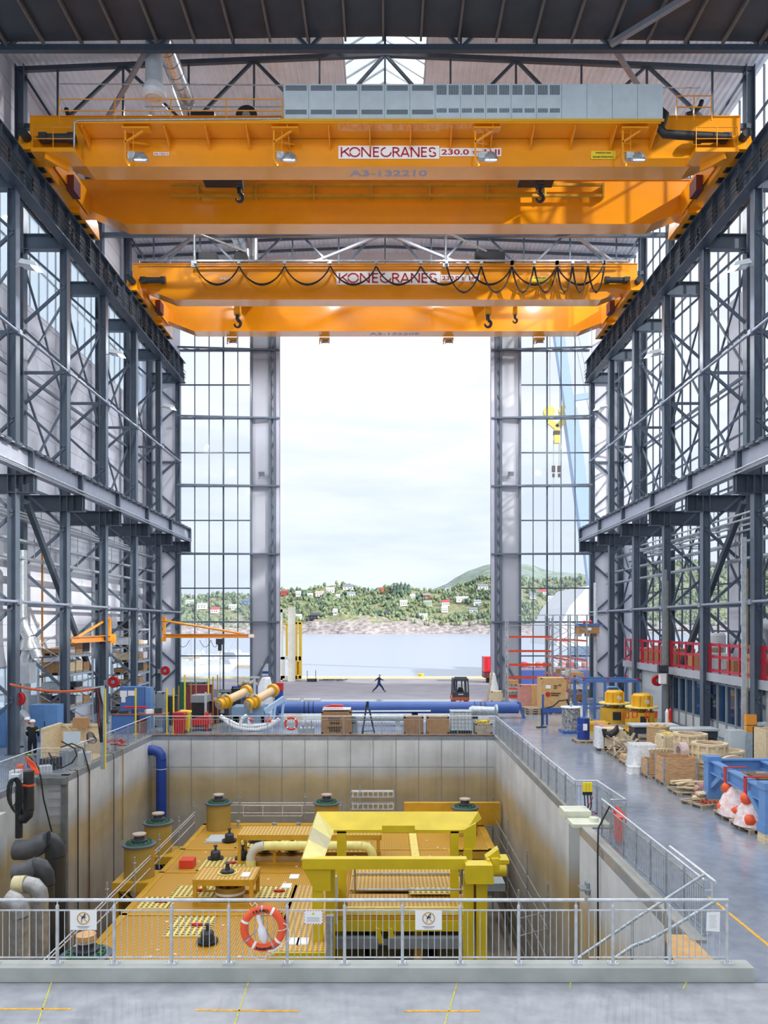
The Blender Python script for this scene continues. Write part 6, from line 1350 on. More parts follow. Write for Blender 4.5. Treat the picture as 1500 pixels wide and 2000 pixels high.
m = MB(); m.box(9.4, 17.2, 61.2, 61.26, 7.0, 7.06); m.box(9.4, 17.2, 61.2, 61.26, 6.2, 6.26); m.build('top_bar', GALV, None, label='thin horizontal safety bars above the racks on the right', cat='bar')
k = 0; LV = {.6: 'bottom', 1.4: 'second', 2.3: 'third', 3.7: 'fourth'}
for z in (.68, 1.48, 2.38):
    for y in (56.6, 57.8, 59.3, 60.9, 62.4, 63.7):
        k += 1; mt_ = [WHITE, CARD, WHITE, TAN, LGREY][k % 5]; h = .35 + .1 * (k % 3)
        crate('%s box in the long orange-beamed rack, %s level, place %s from the near end' % (['white', 'brown', 'white', 'tan', 'grey'][k % 5], {.68: 'bottom', 1.48: 'second', 2.38: 'third'}[z], {56.6: 'one', 57.8: 'two', 59.3: 'three', 60.9: 'four', 62.4: 'five', 63.7: 'six'}[y]), 13.9, y, .9, .85, h, mt_, z, pal=True, batten=False, name='storage_box', cat='box', group='boxes in the long orange-beamed rack')
for k, (z, x) in enumerate(((1.0, 10.0), (1.0, 11.6), (.2, 10.1), (.2, 12.2), (.45, 11.1), (1.55, 9.9))):
    crate('small %s crate low in the empty rack, %s' % (['white', 'tan'][k % 2], ['upper left', 'upper right', 'floor left', 'floor right', 'middle', 'highest'][k]), x, 60.5, .8, .8, .42, [WHITE, TAN][k % 2], z, pal=True, batten=False, name='storage_box', cat='box', group='boxes in the tall rack')
a = at(1128, 1243, 57.5); b = at(1167, 1215, 57.5)
t = thing('topped_crate', 'brown crate with blue lid on a pallet on top of the aisle rack', 'crate', ((a.x + b.x) / 2, 57.5, a.z)); m = MB(); m.box(a.x, b.x, 57, 58.1, a.z + .22, b.z - .3); m.build('body', CARD, t); m = MB(); m.box(a.x - .05, b.x + .05, 56.95, 58.15, b.z - .3, b.z - .1); m.build('blue_lid', BLUEC, t); m = MB()
for x in (a.x + .1, (a.x + b.x) / 2, b.x - .1): m.box(x - .08, x + .08, 57, 58.1, a.z, a.z + .22)
m.build('skids', WOODG, t); m = MB(); m.box((a.x + b.x) / 2 - .15, (a.x + b.x) / 2 + .15, 56.97, 57, a.z + .45, a.z + .65); m.build('label_sheet', PAPER, t)
m = MB(); m.sphere((a.x + .5, 57.5, b.z + .0), .13, 8); m.sphere((a.x + .95, 57.5, b.z + .02), .14, 8); m.build('orange_fenders', MATS['bright_red_orange'], None, label='two small orange floats on top of the blue-lidded crate', cat='float')
t = crate('big tan shipping crate with a red round emblem and stencilled text', 11.9, 55.7, 1.75, 1.4, 2.5, TAN, bm=mat('tan_batten', '#cfa871', .7, 0, .05)); m = MB(); m.cyl((-.4, -.735, 1.35), .17, .02, 20, 'Y'); m.build('red_emblem', RED, t); m = MB(); m.box(-.55, -.2, -.73, -.715, 1.75, 2.0); s_ = m.build('label_sheet', PAPER, t); m = MB()
for z, w_, x in ((1.42, .7, .15), (1.28, .55, .1), (1.95, .25, .15), (1.8, .22, .12), (2.0, .2, .45)): m.box(x - w_ / 2, x + w_ / 2, -.728, -.715, z - .035, z + .035)
m.build('stencil', mat('stencil_brown', '#4a3a28', .8, 0, 0), t)
crate('pink and tan panelled crate left of the big shipping crate', 10.9, 60.0 - 1.2, 1.6, 1.0, 1.75, PINK, .0, bm=PINK); m = MB(); m.box(10.95, 11.72, 58.2, 58.28, .12, 1.75); m.build('tan_board', TAN, None, label='tan board covering the right half of the pink crate', cat='board')
for i in range(3): dup(p1, (10.55, 54.9, .15 * i), .25, 'pale empty pallet in the low stack before the big crate, %s' % ['bottom', 'middle', 'top'][i], 'pale pallets in the low stack', scale=(1.5, 1.2, 1))
crate('small pale case with black markings at the right door jamb', 8.95, 62.6, .9, .8, .95, WOODL); 
m = MB(); m.beam((8.3, 63.2, 0), (8.75, 63.6, 2.5), .2, .04); m.build('leaning_plank', WOODG, None, label='plank leaning against the right door jamb', cat='plank')
def drape(x, y, r, h, lean):
    m = MB(); K = 18; vs = []
    for k in range(10):
        for q in range(K): a = 2 * math.pi * q / K; rr = r * (1 - .6 * (k / 9) ** 1.4) * (1 + .18 * math.sin(5 * a + k * .4) + R.uniform(-.06, .06)); vs.append((x + rr * math.cos(a) + lean * k / 9, y + rr * .6 * math.sin(a), h * k / 9))
    m.add(vs, [(k * K + q, k * K + (q + 1) % K, (k + 1) * K + (q + 1) % K, (k + 1) * K + q) for k in range(9) for q in range(K)] + [tuple(9 * K + q for q in range(K))], True); return m
m = drape(9.3, 66.3, .45, 2.2, -.15); m.build('plastic_cover', PLAST, None, label='crumpled white plastic sheet at the foot of the right door jamb', cat='plastic sheet')
# ---------------- long blue pipe and things behind the far railing
t = thing('blue_pipe', 'long thick royal blue pipe lying across the hall behind the pit', 'pipe', (.8, 52.3, .0)); m = MB(); m.tube((-7.15, 52.3, .7), (8.95, 52.3, .7), .4, n=28); m.build('pipe', BLUEP, t)
m = MB(); m.prism([(-.05, .4), (.15, .4), (.5, -.7), (.35, -.7)], (8.9, 52.0, .7), (1, 0, 0), (0, 0, 1), (0, .6, 0)); m.build('support_foot', BLUEP, t); m = MB(); m.box(-7.3, -7.1, 51.95, 52.65, 0, 1.0); m.build('support_foot', BLUEP, t)
for x in (-5.4, -5.1, -4.8, 6.0, 6.4, 6.7): m = MB(); m.lathe([(.41, -.03), (.42, 0), (.41, .03)], (x, 52.3, .7), 20, 'X'); m.build('strap', BLACK, t)
for x in (-3, 2, 6): m = MB(); m.box(x - .2, x + .2, 51.9, 52.7, 0, .31); m.build('chock', BLACK, t)
m = MB(); m.tube((-3.9, 48.2, .5), (1.3, 48.2, .5), .2, n=16); 
for x in (-3.5, .8): m.box(x - .15, x + .15, 47.9, 48.5, 0, .35)
m.build('grey_tube', GALV, None, label='grey tube on chocks in front of the blue pipe', cat='tube')
m = MB(); m.beam((-3.2, 49.5, .75), (2.9, 49.5, .78), .1, .08); m.build('white_profile', WHITE, None, label='long white profile lying before the blue pipe', cat='profile')
YQ = 44.6
def boxpx(label, x0, x1, y0, y1, mt=WOOD, dep=.9, **k):
    a, b = at(x0, 1437.5, YQ), at(x1, y0, YQ); return crate(label, (a.x + b.x) / 2, YQ + dep / 2, b.x - a.x, dep, b.z, mt, **k)
OLD = mat('old_plywood', '#a8825c', .8, 0, .12, 4, col2='#937050')
t = boxpx('weathered wooden shipping crate with faded stencils left behind the far railing', 628, 686, 1390, 1433, OLD, 1.0, pal=False); crate_text(t, ['NORDIC', 'MODULE'], 1.7, 1.0, .9, .16, MATS['stencil_brown']) if False else None
m = MB()
for z, L in ((.85, .7), (.62, .55), (.36, .8), (.2, .6)): m.box(-L / 2 - .1, L / 2 - .1, -.53, -.505, z - .05, z + .05)
m.build('stencil', MATS['stencil_brown'], t); m = MB(); m.box(-.8, .8, -.5, .5, 1.36, 1.42); m.build('white_lid', WHITE, t)
m = MB(); m.prism([(-.6, 0), (.6, 0), (.55, .12), (-.1, .14)], (at(650, 0, YQ).x, YQ + .2, 1.5), (1, 0, 0), (0, 0, 1), (0, .4, 0)); m.build('red_cover', RED, None, label='red folded cover on the weathered shipping crate', cat='cover')
boxpx('left one of two brown crates in the middle behind the far railing', 789, 827, 1400, 1433, OLD, .8, pal=False); boxpx('right one of two brown crates in the middle behind the far railing', 834, 877, 1400, 1433, CARD, .8, pal=False)
t = thing('ibc_tank', 'white liquid tank in a wire cage behind the far railing', 'tank', (4.3, 45.1, 0)); a, b = at(880, 1430, YQ), at(922, 1392, YQ); m = MB(); m.box(a.x + .04, b.x - .04, YQ + .04, YQ + 1.0, .2, 1.2); m.build('tank', mat('milky_tank', '#d5dde0', .3, 0, .04), t); m = MB()
for i in range(7): x = a.x + (b.x - a.x) * i / 6; m.tube((x, YQ, .15), (x, YQ, 1.28), .015, n=5)
for i in range(6): z = .2 + i * .21; m.tube((a.x, YQ, z), (b.x, YQ, z), .015, n=5)
m.box(a.x, b.x, YQ, YQ + 1.04, 1.25, 1.29); m.build('cage', GALV, t); m = MB(); m.box(a.x, b.x, YQ, YQ + 1, 0, .15); m.build('base', BLACK, t)
t = boxpx('low crate with yellow material behind the right end of the far railing', 928, 962, 1413, 1433, WOODG, .8, pal=False, name='open_crate'); m = MB()
for i in range(7): m.pipe([(R.uniform(-.4, .4), R.uniform(-.3, .3), .62 + R.uniform(0, .1)) for _ in range(4)], .05, 6)
m.build('yellow_hose', SAFY, t)
m = MB(); m.lathe([(.2, -.9), (.32, -.7), (.26, .6), (.4, .7), (.4, .8), (.15, .8)], (at(945, 0, 46.5).x, 46.5, 1.1), 16, 'X'); m.build('pump_body', GALV, None, label='silver pump housing above the low crate by the far railing', cat='pump')
t = thing('easel_stand', 'dark folding trestle leaning by the far railing', 'trestle', (-.8, 44.7, 0)); a = at(716, 1376, 44.7); m = MB(); m.beam((a.x, 44.7, a.z), (at(708, 0, 44.7).x, 44.5, .02), .07); m.beam((a.x + .15, 44.7, a.z - .25), (at(731, 0, 44.7).x, 44.9, .02), .07); m.beam((at(709, 0, 44.7).x, 44.5, .15), (at(730, 0, 44.7).x, 44.8, .15), .04); m.build('legs', DGREY, t); m = MB(); m.cbox((a.x + .05, 44.7, a.z), (.16, .16, .35)); m.build('head', BLACK, t)
m = MB(); m.cyl((at(690, 0, 45).x, 45, .75), .22, .3, 14, 'Y'); m.box(at(690, 0, 45).x - .3, at(690, 0, 45).x + .25, 45, 45.4, 0, .6); m.build('small_motor', MGREY, None, label='small grey motor beside the weathered shipping crate', cat='motor')
m = MB(); m.box(at(582, 0, 45).x, at(612, 0, 45).x, 45, 45.8, 0, .25)
for i in range(4): x = at(584 + i * 8, 0, 45).x; m.box(x - .05, x + .05, 45, 45.1, .25, .35 + .12 * i)
m.build('metal_bracket', GALV, None, label='stack of galvanised metal brackets beside the small life ring', cat='brackets')
# ================================================================ LEFT SIDE: WORKSHOP
# jib cranes
t = thing('jib_crane', 'amber wall-mounted jib crane in front of the left windows', 'jib crane', (-17, 61, 4)); Yj = 61.5
m = MB(); a, b = at(320, 1242, Yj), at(497, 1242, Yj); m.ibeam(a, b, .3, .32, .05); m.build('jib_beam', ORANGE, t)
m = MB(); m.tube(at(319, 1212, Yj), at(470, 1237, Yj), .09, n=8); m.build('tie_rod', ORANGE, t)
m = MB(); m.beam(at(321, 1208, Yj), at(321, 1250, Yj), .2); m.beam(at(316, 1209, Yj), at(324, 1209, Yj), .3); m.beam(at(316, 1249, Yj), at(324, 1249, Yj), .3); m.build('pivot_post', ORANGE, t)
m = MB(); c = at(430, 1250, Yj); m.box(c.x - .3, c.x + .3, Yj - .2, Yj + .2, c.z - .35, c.z + .1); m.box(c.x - .15, c.x + .1, Yj - .1, Yj + .1, c.z - .85, c.z - .3); m.tube((c.x, Yj, c.z - .8), (c.x, Yj, c.z - 4), .02, n=5); m.build('chain_hoist', DGREY, t)
m = MB(); m.box(b.x - .45, b.x, Yj - .17, Yj - .16, b.z - .12, b.z + .12); m.build('capacity_plate', PAPER, t)
m = MB()
for x0, x1 in ((345, 370), (390, 412), (412, 428)): m.pipe([at(x0 + (x1 - x0) * i / 8, 1250 + 14 * (1 - (i / 4 - 1) ** 2), Yj) for i in range(9)], .02, 5)
m.build('festoon_cable', BLACK, t)
t = thing('jib_crane', 'amber jib crane pointing towards the camera beside the left racks', 'jib crane', (-17.3, 50, 4))
e = at(216, 1246, 50.5); s_ = at(140, 1250, 44.5); m = MB(); m.ibeam(e, s_, .34, .38, .05); m.build('jib_beam', ORANGE, t)
m = MB(); top = at(212, 1208, 50.5); m.tube(top, at(152, 1244, 45.3), .09, n=8); m.build('tie_rod', ORANGE, t)
m = MB(); m.beam((top.x + .05, 50.5, e.z - .3), (top.x + .05, 50.5, top.z + .1), .2); m.cyl((e.x, 50.5, e.z - .35), .35, .6, 16); m.build('pivot_post', ORANGE, t)
# racks
def grack(label, x0, x1, y0, y1, levels, ht):
    return rack(label, x0, x1, y0, y1, levels, 1, ht, GALVL, mat('pale_rack_beam', '#aebacb', .4, .2, .04), mat('rack_shelf', '#8e939a', .5, .2, .05), along='y')
def fillrack(tag_, x0, x1, y0, y1, levels, grp, seed):
    rr = random.Random(seed); k = 0; W = ['first', 'second', 'third', 'fourth', 'fifth', 'sixth']
    for li, z in enumerate(levels):
        n = 4
        for i in range(n):
            if rr.random() < .1: continue
            y = y0 + (y1 - y0) * (i + .5) / n; d = (y1 - y0) / n * .82; h = rr.uniform(.35, .75); mt_, nm = rr.choice([(WHITE, 'white carton'), (CARD, 'brown carton'), (CARD, 'brown carton'), (WOODL, 'pale wooden box'), (DGREY, 'dark case'), (LGREY, 'grey carton'), (WOODG, 'weathered box')])
            crate('%s on the %s, %s shelf up, %s from the near end' % (nm, tag_, W[li], W[i]), (x0 + x1) / 2, y, (x1 - x0) * .85, d, h, mt_, z + .1, pal=True, batten=False, name='storage_box', cat='box', group=grp)
L1 = [.4, 1.35, 2.3, 3.3, 4.4]; L2 = [.3, 1.0, 1.75, 2.6, 3.5, 4.6, 5.9]
grack('first grey shelving rack on the left, nearer the camera', -19.6, -18.35, 44.0, 48.8, L1, 6.4); fillrack('nearer left rack', -19.6, -18.35, 44.1, 48.7, L1, 'boxes on the nearer left rack', 3)
grack('second grey shelving rack on the left, near the windows', -19.7, -18.4, 56.0, 60.8, L2, 7.2); fillrack('farther left rack', -19.7, -18.4, 56.1, 60.7, L2[:6], 'boxes on the farther left rack', 5)
m = MB(); m.cbox((-19.0, 57.2, 6.25), (1.0, 1.0, .5)); m.build('black_case', BLACK, None, label='black case on top of the farther left rack', cat='case')
t = thing('machine_parts', 'silver machine part with hoses lying on top of the farther left rack', 'machine part', (-19, 59.3, 6)); m = MB(); m.pipe([(-19.3, 58.5, 6.2), (-19.0, 59, 6.9), (-18.8, 59.6, 7.1), (-18.7, 60.3, 6.3)], .14, 8); m.sphere((-19, 59.6, 6.6), .4, 10); m.build('casting', GALV, t)
# blue cabinets and benches
def cab(label, px0, px1, py0, py1, Yc, dep=.8, mt=BLUEC, z0=0.0):
    a, b = at(px0, py1, Yc), at(px1, py0, Yc); t = thing('steel_cabinet', label, 'cabinet', ((a.x + b.x) / 2, Yc, z0), group=None)
    m = MB(); m.box(a.x, b.x, Yc, Yc + dep, z0, b.z); m.build('body', mt, t)
    m = MB(); mid = (a.x + b.x) / 2
    for u, v in ((a.x + .03, mid - .015), (mid + .015, b.x - .03)): m.box(u, v, Yc - .02, Yc, z0 + .08, b.z - .05)
    m.build('door', mt, t); m = MB(); m.box(mid + .06, mid + .09, Yc - .05, Yc - .02, (z0 + b.z) / 2 - .12, (z0 + b.z) / 2 + .12); m.build('handle', DGREY, t); return t
t = cab('large blue steel cabinet with notices on its doors, on the left behind the bench', 234, 282, 1342, 1400, 46.5)
m = MB(); 
for a, b, c_, d in ((234.5, 248, 1349, 1361), (250, 263, 1349, 1359), (237, 245, 1361, 1372)): p, q = at(a, d, 46.45), at(b, c_, 46.45); m.box(p.x, q.x, 46.44, 46.47, p.z, q.z)
m.build('notice', PAPER, t)
m = MB(); a = at(282, 0, 46.5); m.box(a.x + .02, a.x + .35, 46.6, 47.2, 0, at(0, 1343, 46.5).z); m.build('locker', BLUE, None, label='narrow light blue locker beside the large blue cabinet', cat='locker')
cab('light blue steel cabinet behind the two workers', 58, 112, 1377, 1440, 41.5, mt=BLUE)
cab('pale blue cabinet at the far left edge', -20, 11, 1385, 1450, 39.5, mt=BLUE)
cab('white-grey console with square window behind the workers', 58, 90, 1358, 1380, 44.5, mt=LGREY)
def bench(label, px0, px1, pytop, Yc, mt=BLUEC, dep=1.0):
    a, b = at(px0, pytop, Yc), at(px1, pytop, Yc); t = thing('workbench', label, 'workbench', ((a.x + b.x) / 2, Yc, 0)); m = MB(); m.box(a.x, b.x, Yc, Yc + dep, a.z - .06, a.z); m.build('worktop', mat('brown_worktop', '#8a5a44', .6, 0, .1), t)
    m = MB(); m.box(a.x + .1, a.x + (b.x - a.x) * .45, Yc + .05, Yc + dep, 0, a.z - .06); m.build('drawer_unit', mt, t); m = MB(); m.box(b.x - .12, b.x - .04, Yc + .02, Yc + dep, 0, a.z - .06); m.build('leg', mt, t); return t, a.z
bt, bz = bench('blue workbench with brown top behind the left railing corner', 214, 322, 1395, 44.6)
X_ = lambda p, Y: at(p, 0, Y).x
m = MB(); m.box(X_(240, 44.9), X_(285, 44.9), 44.9, 45.2, bz + .3, bz + .4); m.build('red_tool', RED, None, label='long red tool lying on the blue workbench', cat='tool')
for i, (p, w_, h, mt_, nm) in enumerate(((222, .3, .2, BLACK, 'black toolbox'), (240, .5, .14, DGREY, 'dark grey tray'), (262, .35, .2, NAVY, 'navy box'), (290, .45, .22, WHITE, 'white plastic tub'), (308, .3, .3, DGREY, 'dark vice'))):
    m = MB(); m.cbox((X_(p, 45), 45.1, bz + h / 2), (w_, .35, h), .2 * i); m.build('bench_item', mt_, None, label='%s on the blue workbench' % nm, cat='workshop item')
t = thing('storage_bin', 'red box under the workbench', 'box', (X_(265, 44.8), 45, 0)); m = MB(); m.box(X_(250, 44.8), X_(280, 44.8), 44.8, 45.5, .0, .75); m.build('body', mat('dull_red', '#8a2d2a', .6, 0, .1), t)
# open timber crate with cardboard box and sheet
Yc = 36.5
t = thing('open_timber_crate', 'large open pale timber crate lying on its side behind the left railing', 'crate', (-15, Yc, 0)); x0, x1 = X_(82, Yc - 1.2), X_(195, Yc); zt_ = at(0, 1418, Yc).z
m = MB(); m.box(x0, x0 + .06, Yc - 1.2, Yc + .9, .05, zt_); m.box(x0, x1, Yc + .85, Yc + .9, .05, zt_); m.box(x0, x1, Yc - 1.2, Yc + .9, 0, .06); m.build('panels', WOODL, t)
m = MB()
for y in (Yc - 1.2, Yc - .1, Yc + .8): m.box(x0 - .06, x0, y, y + .1, 0, zt_)
m.box(x0, x1, Yc + .78, Yc + .85, zt_ - .12, zt_); m.beam((x0 + .3, Yc + .8, zt_ - .1), (x0 + 1.2, Yc + .8, .3), .05, .12); m.beam((x0 + .9, Yc - .9, .6), (x0 + 1.7, Yc - .9, .75), .1, .12); m.box(x0 + 1.2, x0 + 1.3, Yc + .75, Yc + .85, 0, zt_); m.beam((x0 + .02, Yc - 1.25, zt_), (x0 + .02, Yc + .8, zt_ + .02), .12, .1); m.build('battens', WOODL, t)
c = at(154, 1417, Yc + .3); m = MB(); m.cbox((c.x, Yc + .6, zt_ + .1), (.62, .5, .46)); cbx = m.build('cardboard_box', CARD, None, label='cardboard box with tape on the edge of the open timber crate', cat='box')
m = MB(); m.box(X_(131, 36), X_(163, 36), 35.6, 35.66, at(0, 1450, 36).z, at(0, 1427, 36).z); m.box(X_(131, 36) , X_(163, 36), 35.66, 36.2, .0, at(0, 1448, 36).z); m.build('grey_box', CABG, None, label='pale grey sheet-metal box in front of the timber crate', cat='box')
m = MB()
for i in range(5): c = at(176, 1430, 35.2); m.pipe([c + Vector((.16 * math.cos(a) * (1 + .1 * i), .05 * i, -.15 - .2 * i * .3 + .16 * math.sin(a))) for a in [k * math.pi / 7 for k in range(14)]], .018, 5, True)
m.build('cable_bundle', mat('dark_blue_cable', '#2d3d5c', .5, 0, .1), None, label='coiled dark blue cable hung on the timber crate edge', cat='cable')
m = MB()
for i in range(12): m.cbox((X_(R.uniform(208, 238), 38), 38 + R.uniform(-.5, .5), .15 + R.uniform(0, .55)), (.4, .12, .05), R.uniform(0, 3), (R.uniform(-.6, .6), 0))
m.build('red_mesh_bundle', mat('red_mesh', '#b5574c', .7, 0, .2, 20), None, label='tangle of red netting behind the left railing', cat='netting', kind='stuff')
# silver tank next to workers, tarp
# galvanised mast with cables
Ym = 33.6; t = thing('cable_mast', 'grey cable mast with orange lead looping over from the left column', 'mast', (X_(199, Ym), Ym, 0)); m = MB(); m.box(X_(196, Ym), X_(203, Ym), Ym, Ym + .12, 0, at(0, 1340, Ym).z); m.beam(at(178, 1344, Ym), at(203, 1340, Ym), .06); m.build('mast', GALV, t)
m = MB(); m.tube((X_(206, Ym), Ym, 0), (X_(206, Ym), Ym, at(0, 1345, Ym).z), .03, n=6); m.build('yellow_conduit', SAFY, t)
m = MB(); P = [at(20 + 165 * i / 12, 1336 + 9 * (i / 12) + 9 * (1 - (i / 6 - 1) ** 2), 36.5 - 2.9 * i / 12) for i in range(13)]; m.pipe(P, .045, 6); m.pipe([p + Vector((0, .03, -.05)) for p in P], .03, 6); m.build('orange_lead', mat('orange_lead', '#d8652c', .5, 0, .1), t)
m = MB()
for i in range(5): m.pipe([at(186 + i * 2, 1346, Ym), at(193 + i * 2, 1365 + 3 * i, Ym), at(190 + i * 2.5, 1400, Ym), at(196 + i, 1450, Ym)], .02, 5)
m.build('hanging_leads', BLACK, t); m = MB(); m.pipe([at(190, 1346, Ym), at(196, 1372, Ym), at(193, 1420, Ym)], .025, 5); m.build('red_lead', RED, t)
# yellow marker tubes and stands
for i, (p, y0, y1, mt_) in enumerate(((265, 1344, 1432, SAFY), (326, 1344, 1425, SAFY), (339, 1344, 1425, SAFY), (361, 1318, 1400, SAFY), (373, 1330, 1410, MUST), (407, 1325, 1400, SAFY), (416, 1322, 1398, MUST), (383, 1330, 1385, MUST), (425, 1318, 1385, MUST), (349, 1340, 1400, MUST))):
    Yt = 44.4 if y1 > 1420 else 47 + (i % 3); x = X_(p, Yt); m = MB(); m.tube((x, Yt, 0), (x, Yt, at(0, y0, Yt).z), .05 if mt_ is SAFY else .035, n=8); m.cyl((x, Yt, 0), .16, .04, 10)
    m.build('marker_post', mt_, None, label='%s upright post in the left workshop, %s from the left' % ('bright yellow' if mt_ is SAFY else 'dull brass-coloured', ['first', 'second', 'third', 'fifth', 'sixth', 'eighth', 'ninth', 'seventh', 'tenth', 'fourth'][i]), cat='post', group='upright posts in the workshop')
# bins
def bin_(label, px_, Yb, mt, h=1.05, w_=.5):
    t = local('waste_bin', label, 'bin', (X_(px_, Yb), Yb, 0)); m = MB(); q = w_ / 2; m.add([(-q * .8, -q * .8, .05), (q * .8, -q * .8, .05), (q * .8, q * .8, .05), (-q * .8, q * .8, .05), (-q, -q, h), (q, -q, h), (q, q, h), (-q, q, h)], [(0, 3, 2, 1), (4, 5, 6, 7), (0, 1, 5, 4), (1, 2, 6, 5), (2, 3, 7, 6), (3, 0, 4, 7)]); m.build('body', mt, t); m = MB(); m.prism([(-q - .04, 0), (q + .04, 0), (q, .1), (-q, .1)], (0, -q - .04, h), (1, 0, 0), (0, 0, 1), (0, 2 * q + .08, 0)); m.tube((-q, q + .08, h), (q, q + .08, h), .02, n=6); m.build('lid', mt, t); m = MB()
    for x in (-q, q): m.cyl((x - .03, q * .8, .1), .1, .06, 12, 'X')
    m.build('wheels', BLACK, t)
bin_('red wheelie bin behind the far railing on the left', 351, 44.6, RED, 1.15, .6); bin_('yellow wheelie bin just behind the red one', 361, 45.3, SAFY, 1.15, .6)
# dark machinery block
t = thing('black_machine', 'black tool trolley with grey top behind the red bin', 'machine', (X_(390, 48), 48, 0)); m = MB(); m.box(X_(375, 47.5), X_(402, 47.5), 47.5, 48.6, .2, at(0, 1372, 47.5).z); m.build('body', BLACK, t); m = MB(); m.box(X_(373, 47.5), X_(404, 47.5), 47.4, 48.7, at(0, 1372, 47.5).z, at(0, 1358, 47.5).z); m.build('top', MGREY, t)
m = MB(); m.box(X_(400, 47), X_(404, 47), 46.9, 47.0, .6, at(0, 1352, 47).z); m.build('white_post', LGREY, t)
m = MB(); m.prism([(0, 0), (1.2, .1), (1.1, .7), (.5, .45), (0, .35)], (X_(372, 46), 45.8, .3), (1, 0, 0), (0, 0, 1), (0, .8, 0)); m.build('red_machine', RED, None, label='dark red machine cover behind the red bin', cat='machine')
for i, (p0, p1, y0, Yk, mt_, nm) in enumerate(((350, 400, 1333, 58, mat('dark_green_bin', '#2a5f4a', .5, 0, .08), 'dark green container by the left windows'), (365, 412, 1338, 55, mat('maroon_container', '#7d2f38', .5, 0, .08), 'maroon container in front of the green one'), (427, 447, 1352, 50, DGREY, 'dark grey equipment case left of the blue test bench'), (452, 470, 1345, 54, BLACK, 'black equipment case behind the test bench'), (303, 320, 1352, 47.5, MGREY, 'slatted grey radiator unit beside the tall posts'), (322, 345, 1360, 48.5, DGREY, 'dark slatted unit by the yellow posts'), (410, 426, 1370, 49, mat('dark_maroon', '#4a2830', .5, 0, .1), 'dark maroon machine box beside the trolley'), (453, 500, 1341, 60, NAVY, 'navy bin with mixed parts near the left jamb'))):
    crate(nm, (X_(p0, Yk) + X_(p1, Yk)) / 2, Yk + .4, X_(p1, Yk) - X_(p0, Yk), .8, at(0, y0, Yk).z, mt_, pal=False, name='equipment_case', cat='case')
m = MB()
for i in range(7): m.sphere((X_(468 + i * 5, 60.2), 60.3 + .1 * (i % 2), at(0, 1340, 60).z + .1 + .08 * (i % 3)), .2, 8)
m.build('mixed_parts', WOODG, None, label='heap of mixed parts in the navy bin', cat='parts', kind='stuff')
t = thing('t_stand', 'light grey T-shaped stand near the left door jamb', 'stand', (X_(498, 60), 59, 0)); m = MB(); x = X_(497, 59); m.tube((x, 59, 0), (x, 59, at(0, 1325, 59).z), .1, n=10); m.beam((X_(489, 59), 59, at(0, 1323, 59).z), (X_(506, 59), 59, at(0, 1323, 59).z), .2, .14); m.build('stand', LGREY, t)
m = drape(X_(514, 65.5), 65.3, .75, 1.9, .3); m.build('plastic_cover', PLAST, None, label='white plastic sheeting wrapped round the foot of the left door jamb', cat='plastic sheet')
t = thing('jamb_notice', 'white notice poster with blue print on the left door jamb', 'poster', (X_(519, 67), 67.2, 2.5)); m = MB(); p, q = at(511, 1320, 67.1), at(527, 1296, 67.1); m.box(p.x, q.x, 67.1, 67.14, p.z, q.z); m.build('sheet', LGREY, t); m = MB(); m.box(p.x + .05, q.x - .1, 67.08, 67.1, p.z + .2, p.z + .4); m.build('blue_print', NAVY, t)
t = local('barrel', 'blue barrel with red top at the left door jamb', 'barrel', (X_(545, 60.5), 60.5, 0)); m = MB(); m.lathe([(0, 0), (.33, 0), (.33, 1.2), (0, 1.2)], (0, 0, 0), 20); m.build('body', NAVY, t); m = MB(); m.lathe([(0, 1.2), (.36, 1.2), (.36, 1.75), (0, 1.75)], (0, 0, 0), 20); m.build('red_top', RED, t)
# blue-grey test bench with two yellow-flanged cylinders
Yb = 47.0; t = thing('test_bench', 'blue-grey test bench with inclined front behind the far railing', 'bench', (X_(490, Yb), Yb, 0)); x0, x1 = X_(452, Yb), X_(516, Yb); m = MB(); m.box(x0, x1, Yb, Yb + 1.6, .75, 1.3); m.box(x0, x1, Yb, Yb + .1, .35, .75); m.build('body', BLUEG, t)
for xx in (x0 + .1, x1 - .2): m = MB(); m.box(xx, xx + .35, Yb, Yb + 1.5, 0, .75); m.build('leg', BLUEG, t)
m = MB(); m.beam((x1, Yb, 1.0), (x1 + 1.1, Yb + .8, 1.75), .2, .3); m.beam((x1 + .9, Yb + .8, 0), (x1 + 1.1, Yb + .8, 1.75), .14); m.beam((x1 + .4, Yb + .2, 0), (x1 + .6, Yb + .4, 1.3), .14); m.build('side_frame', BLUE if False else mat('pale_blue_steel', '#a3c0dc', .4, 0, .03), t)
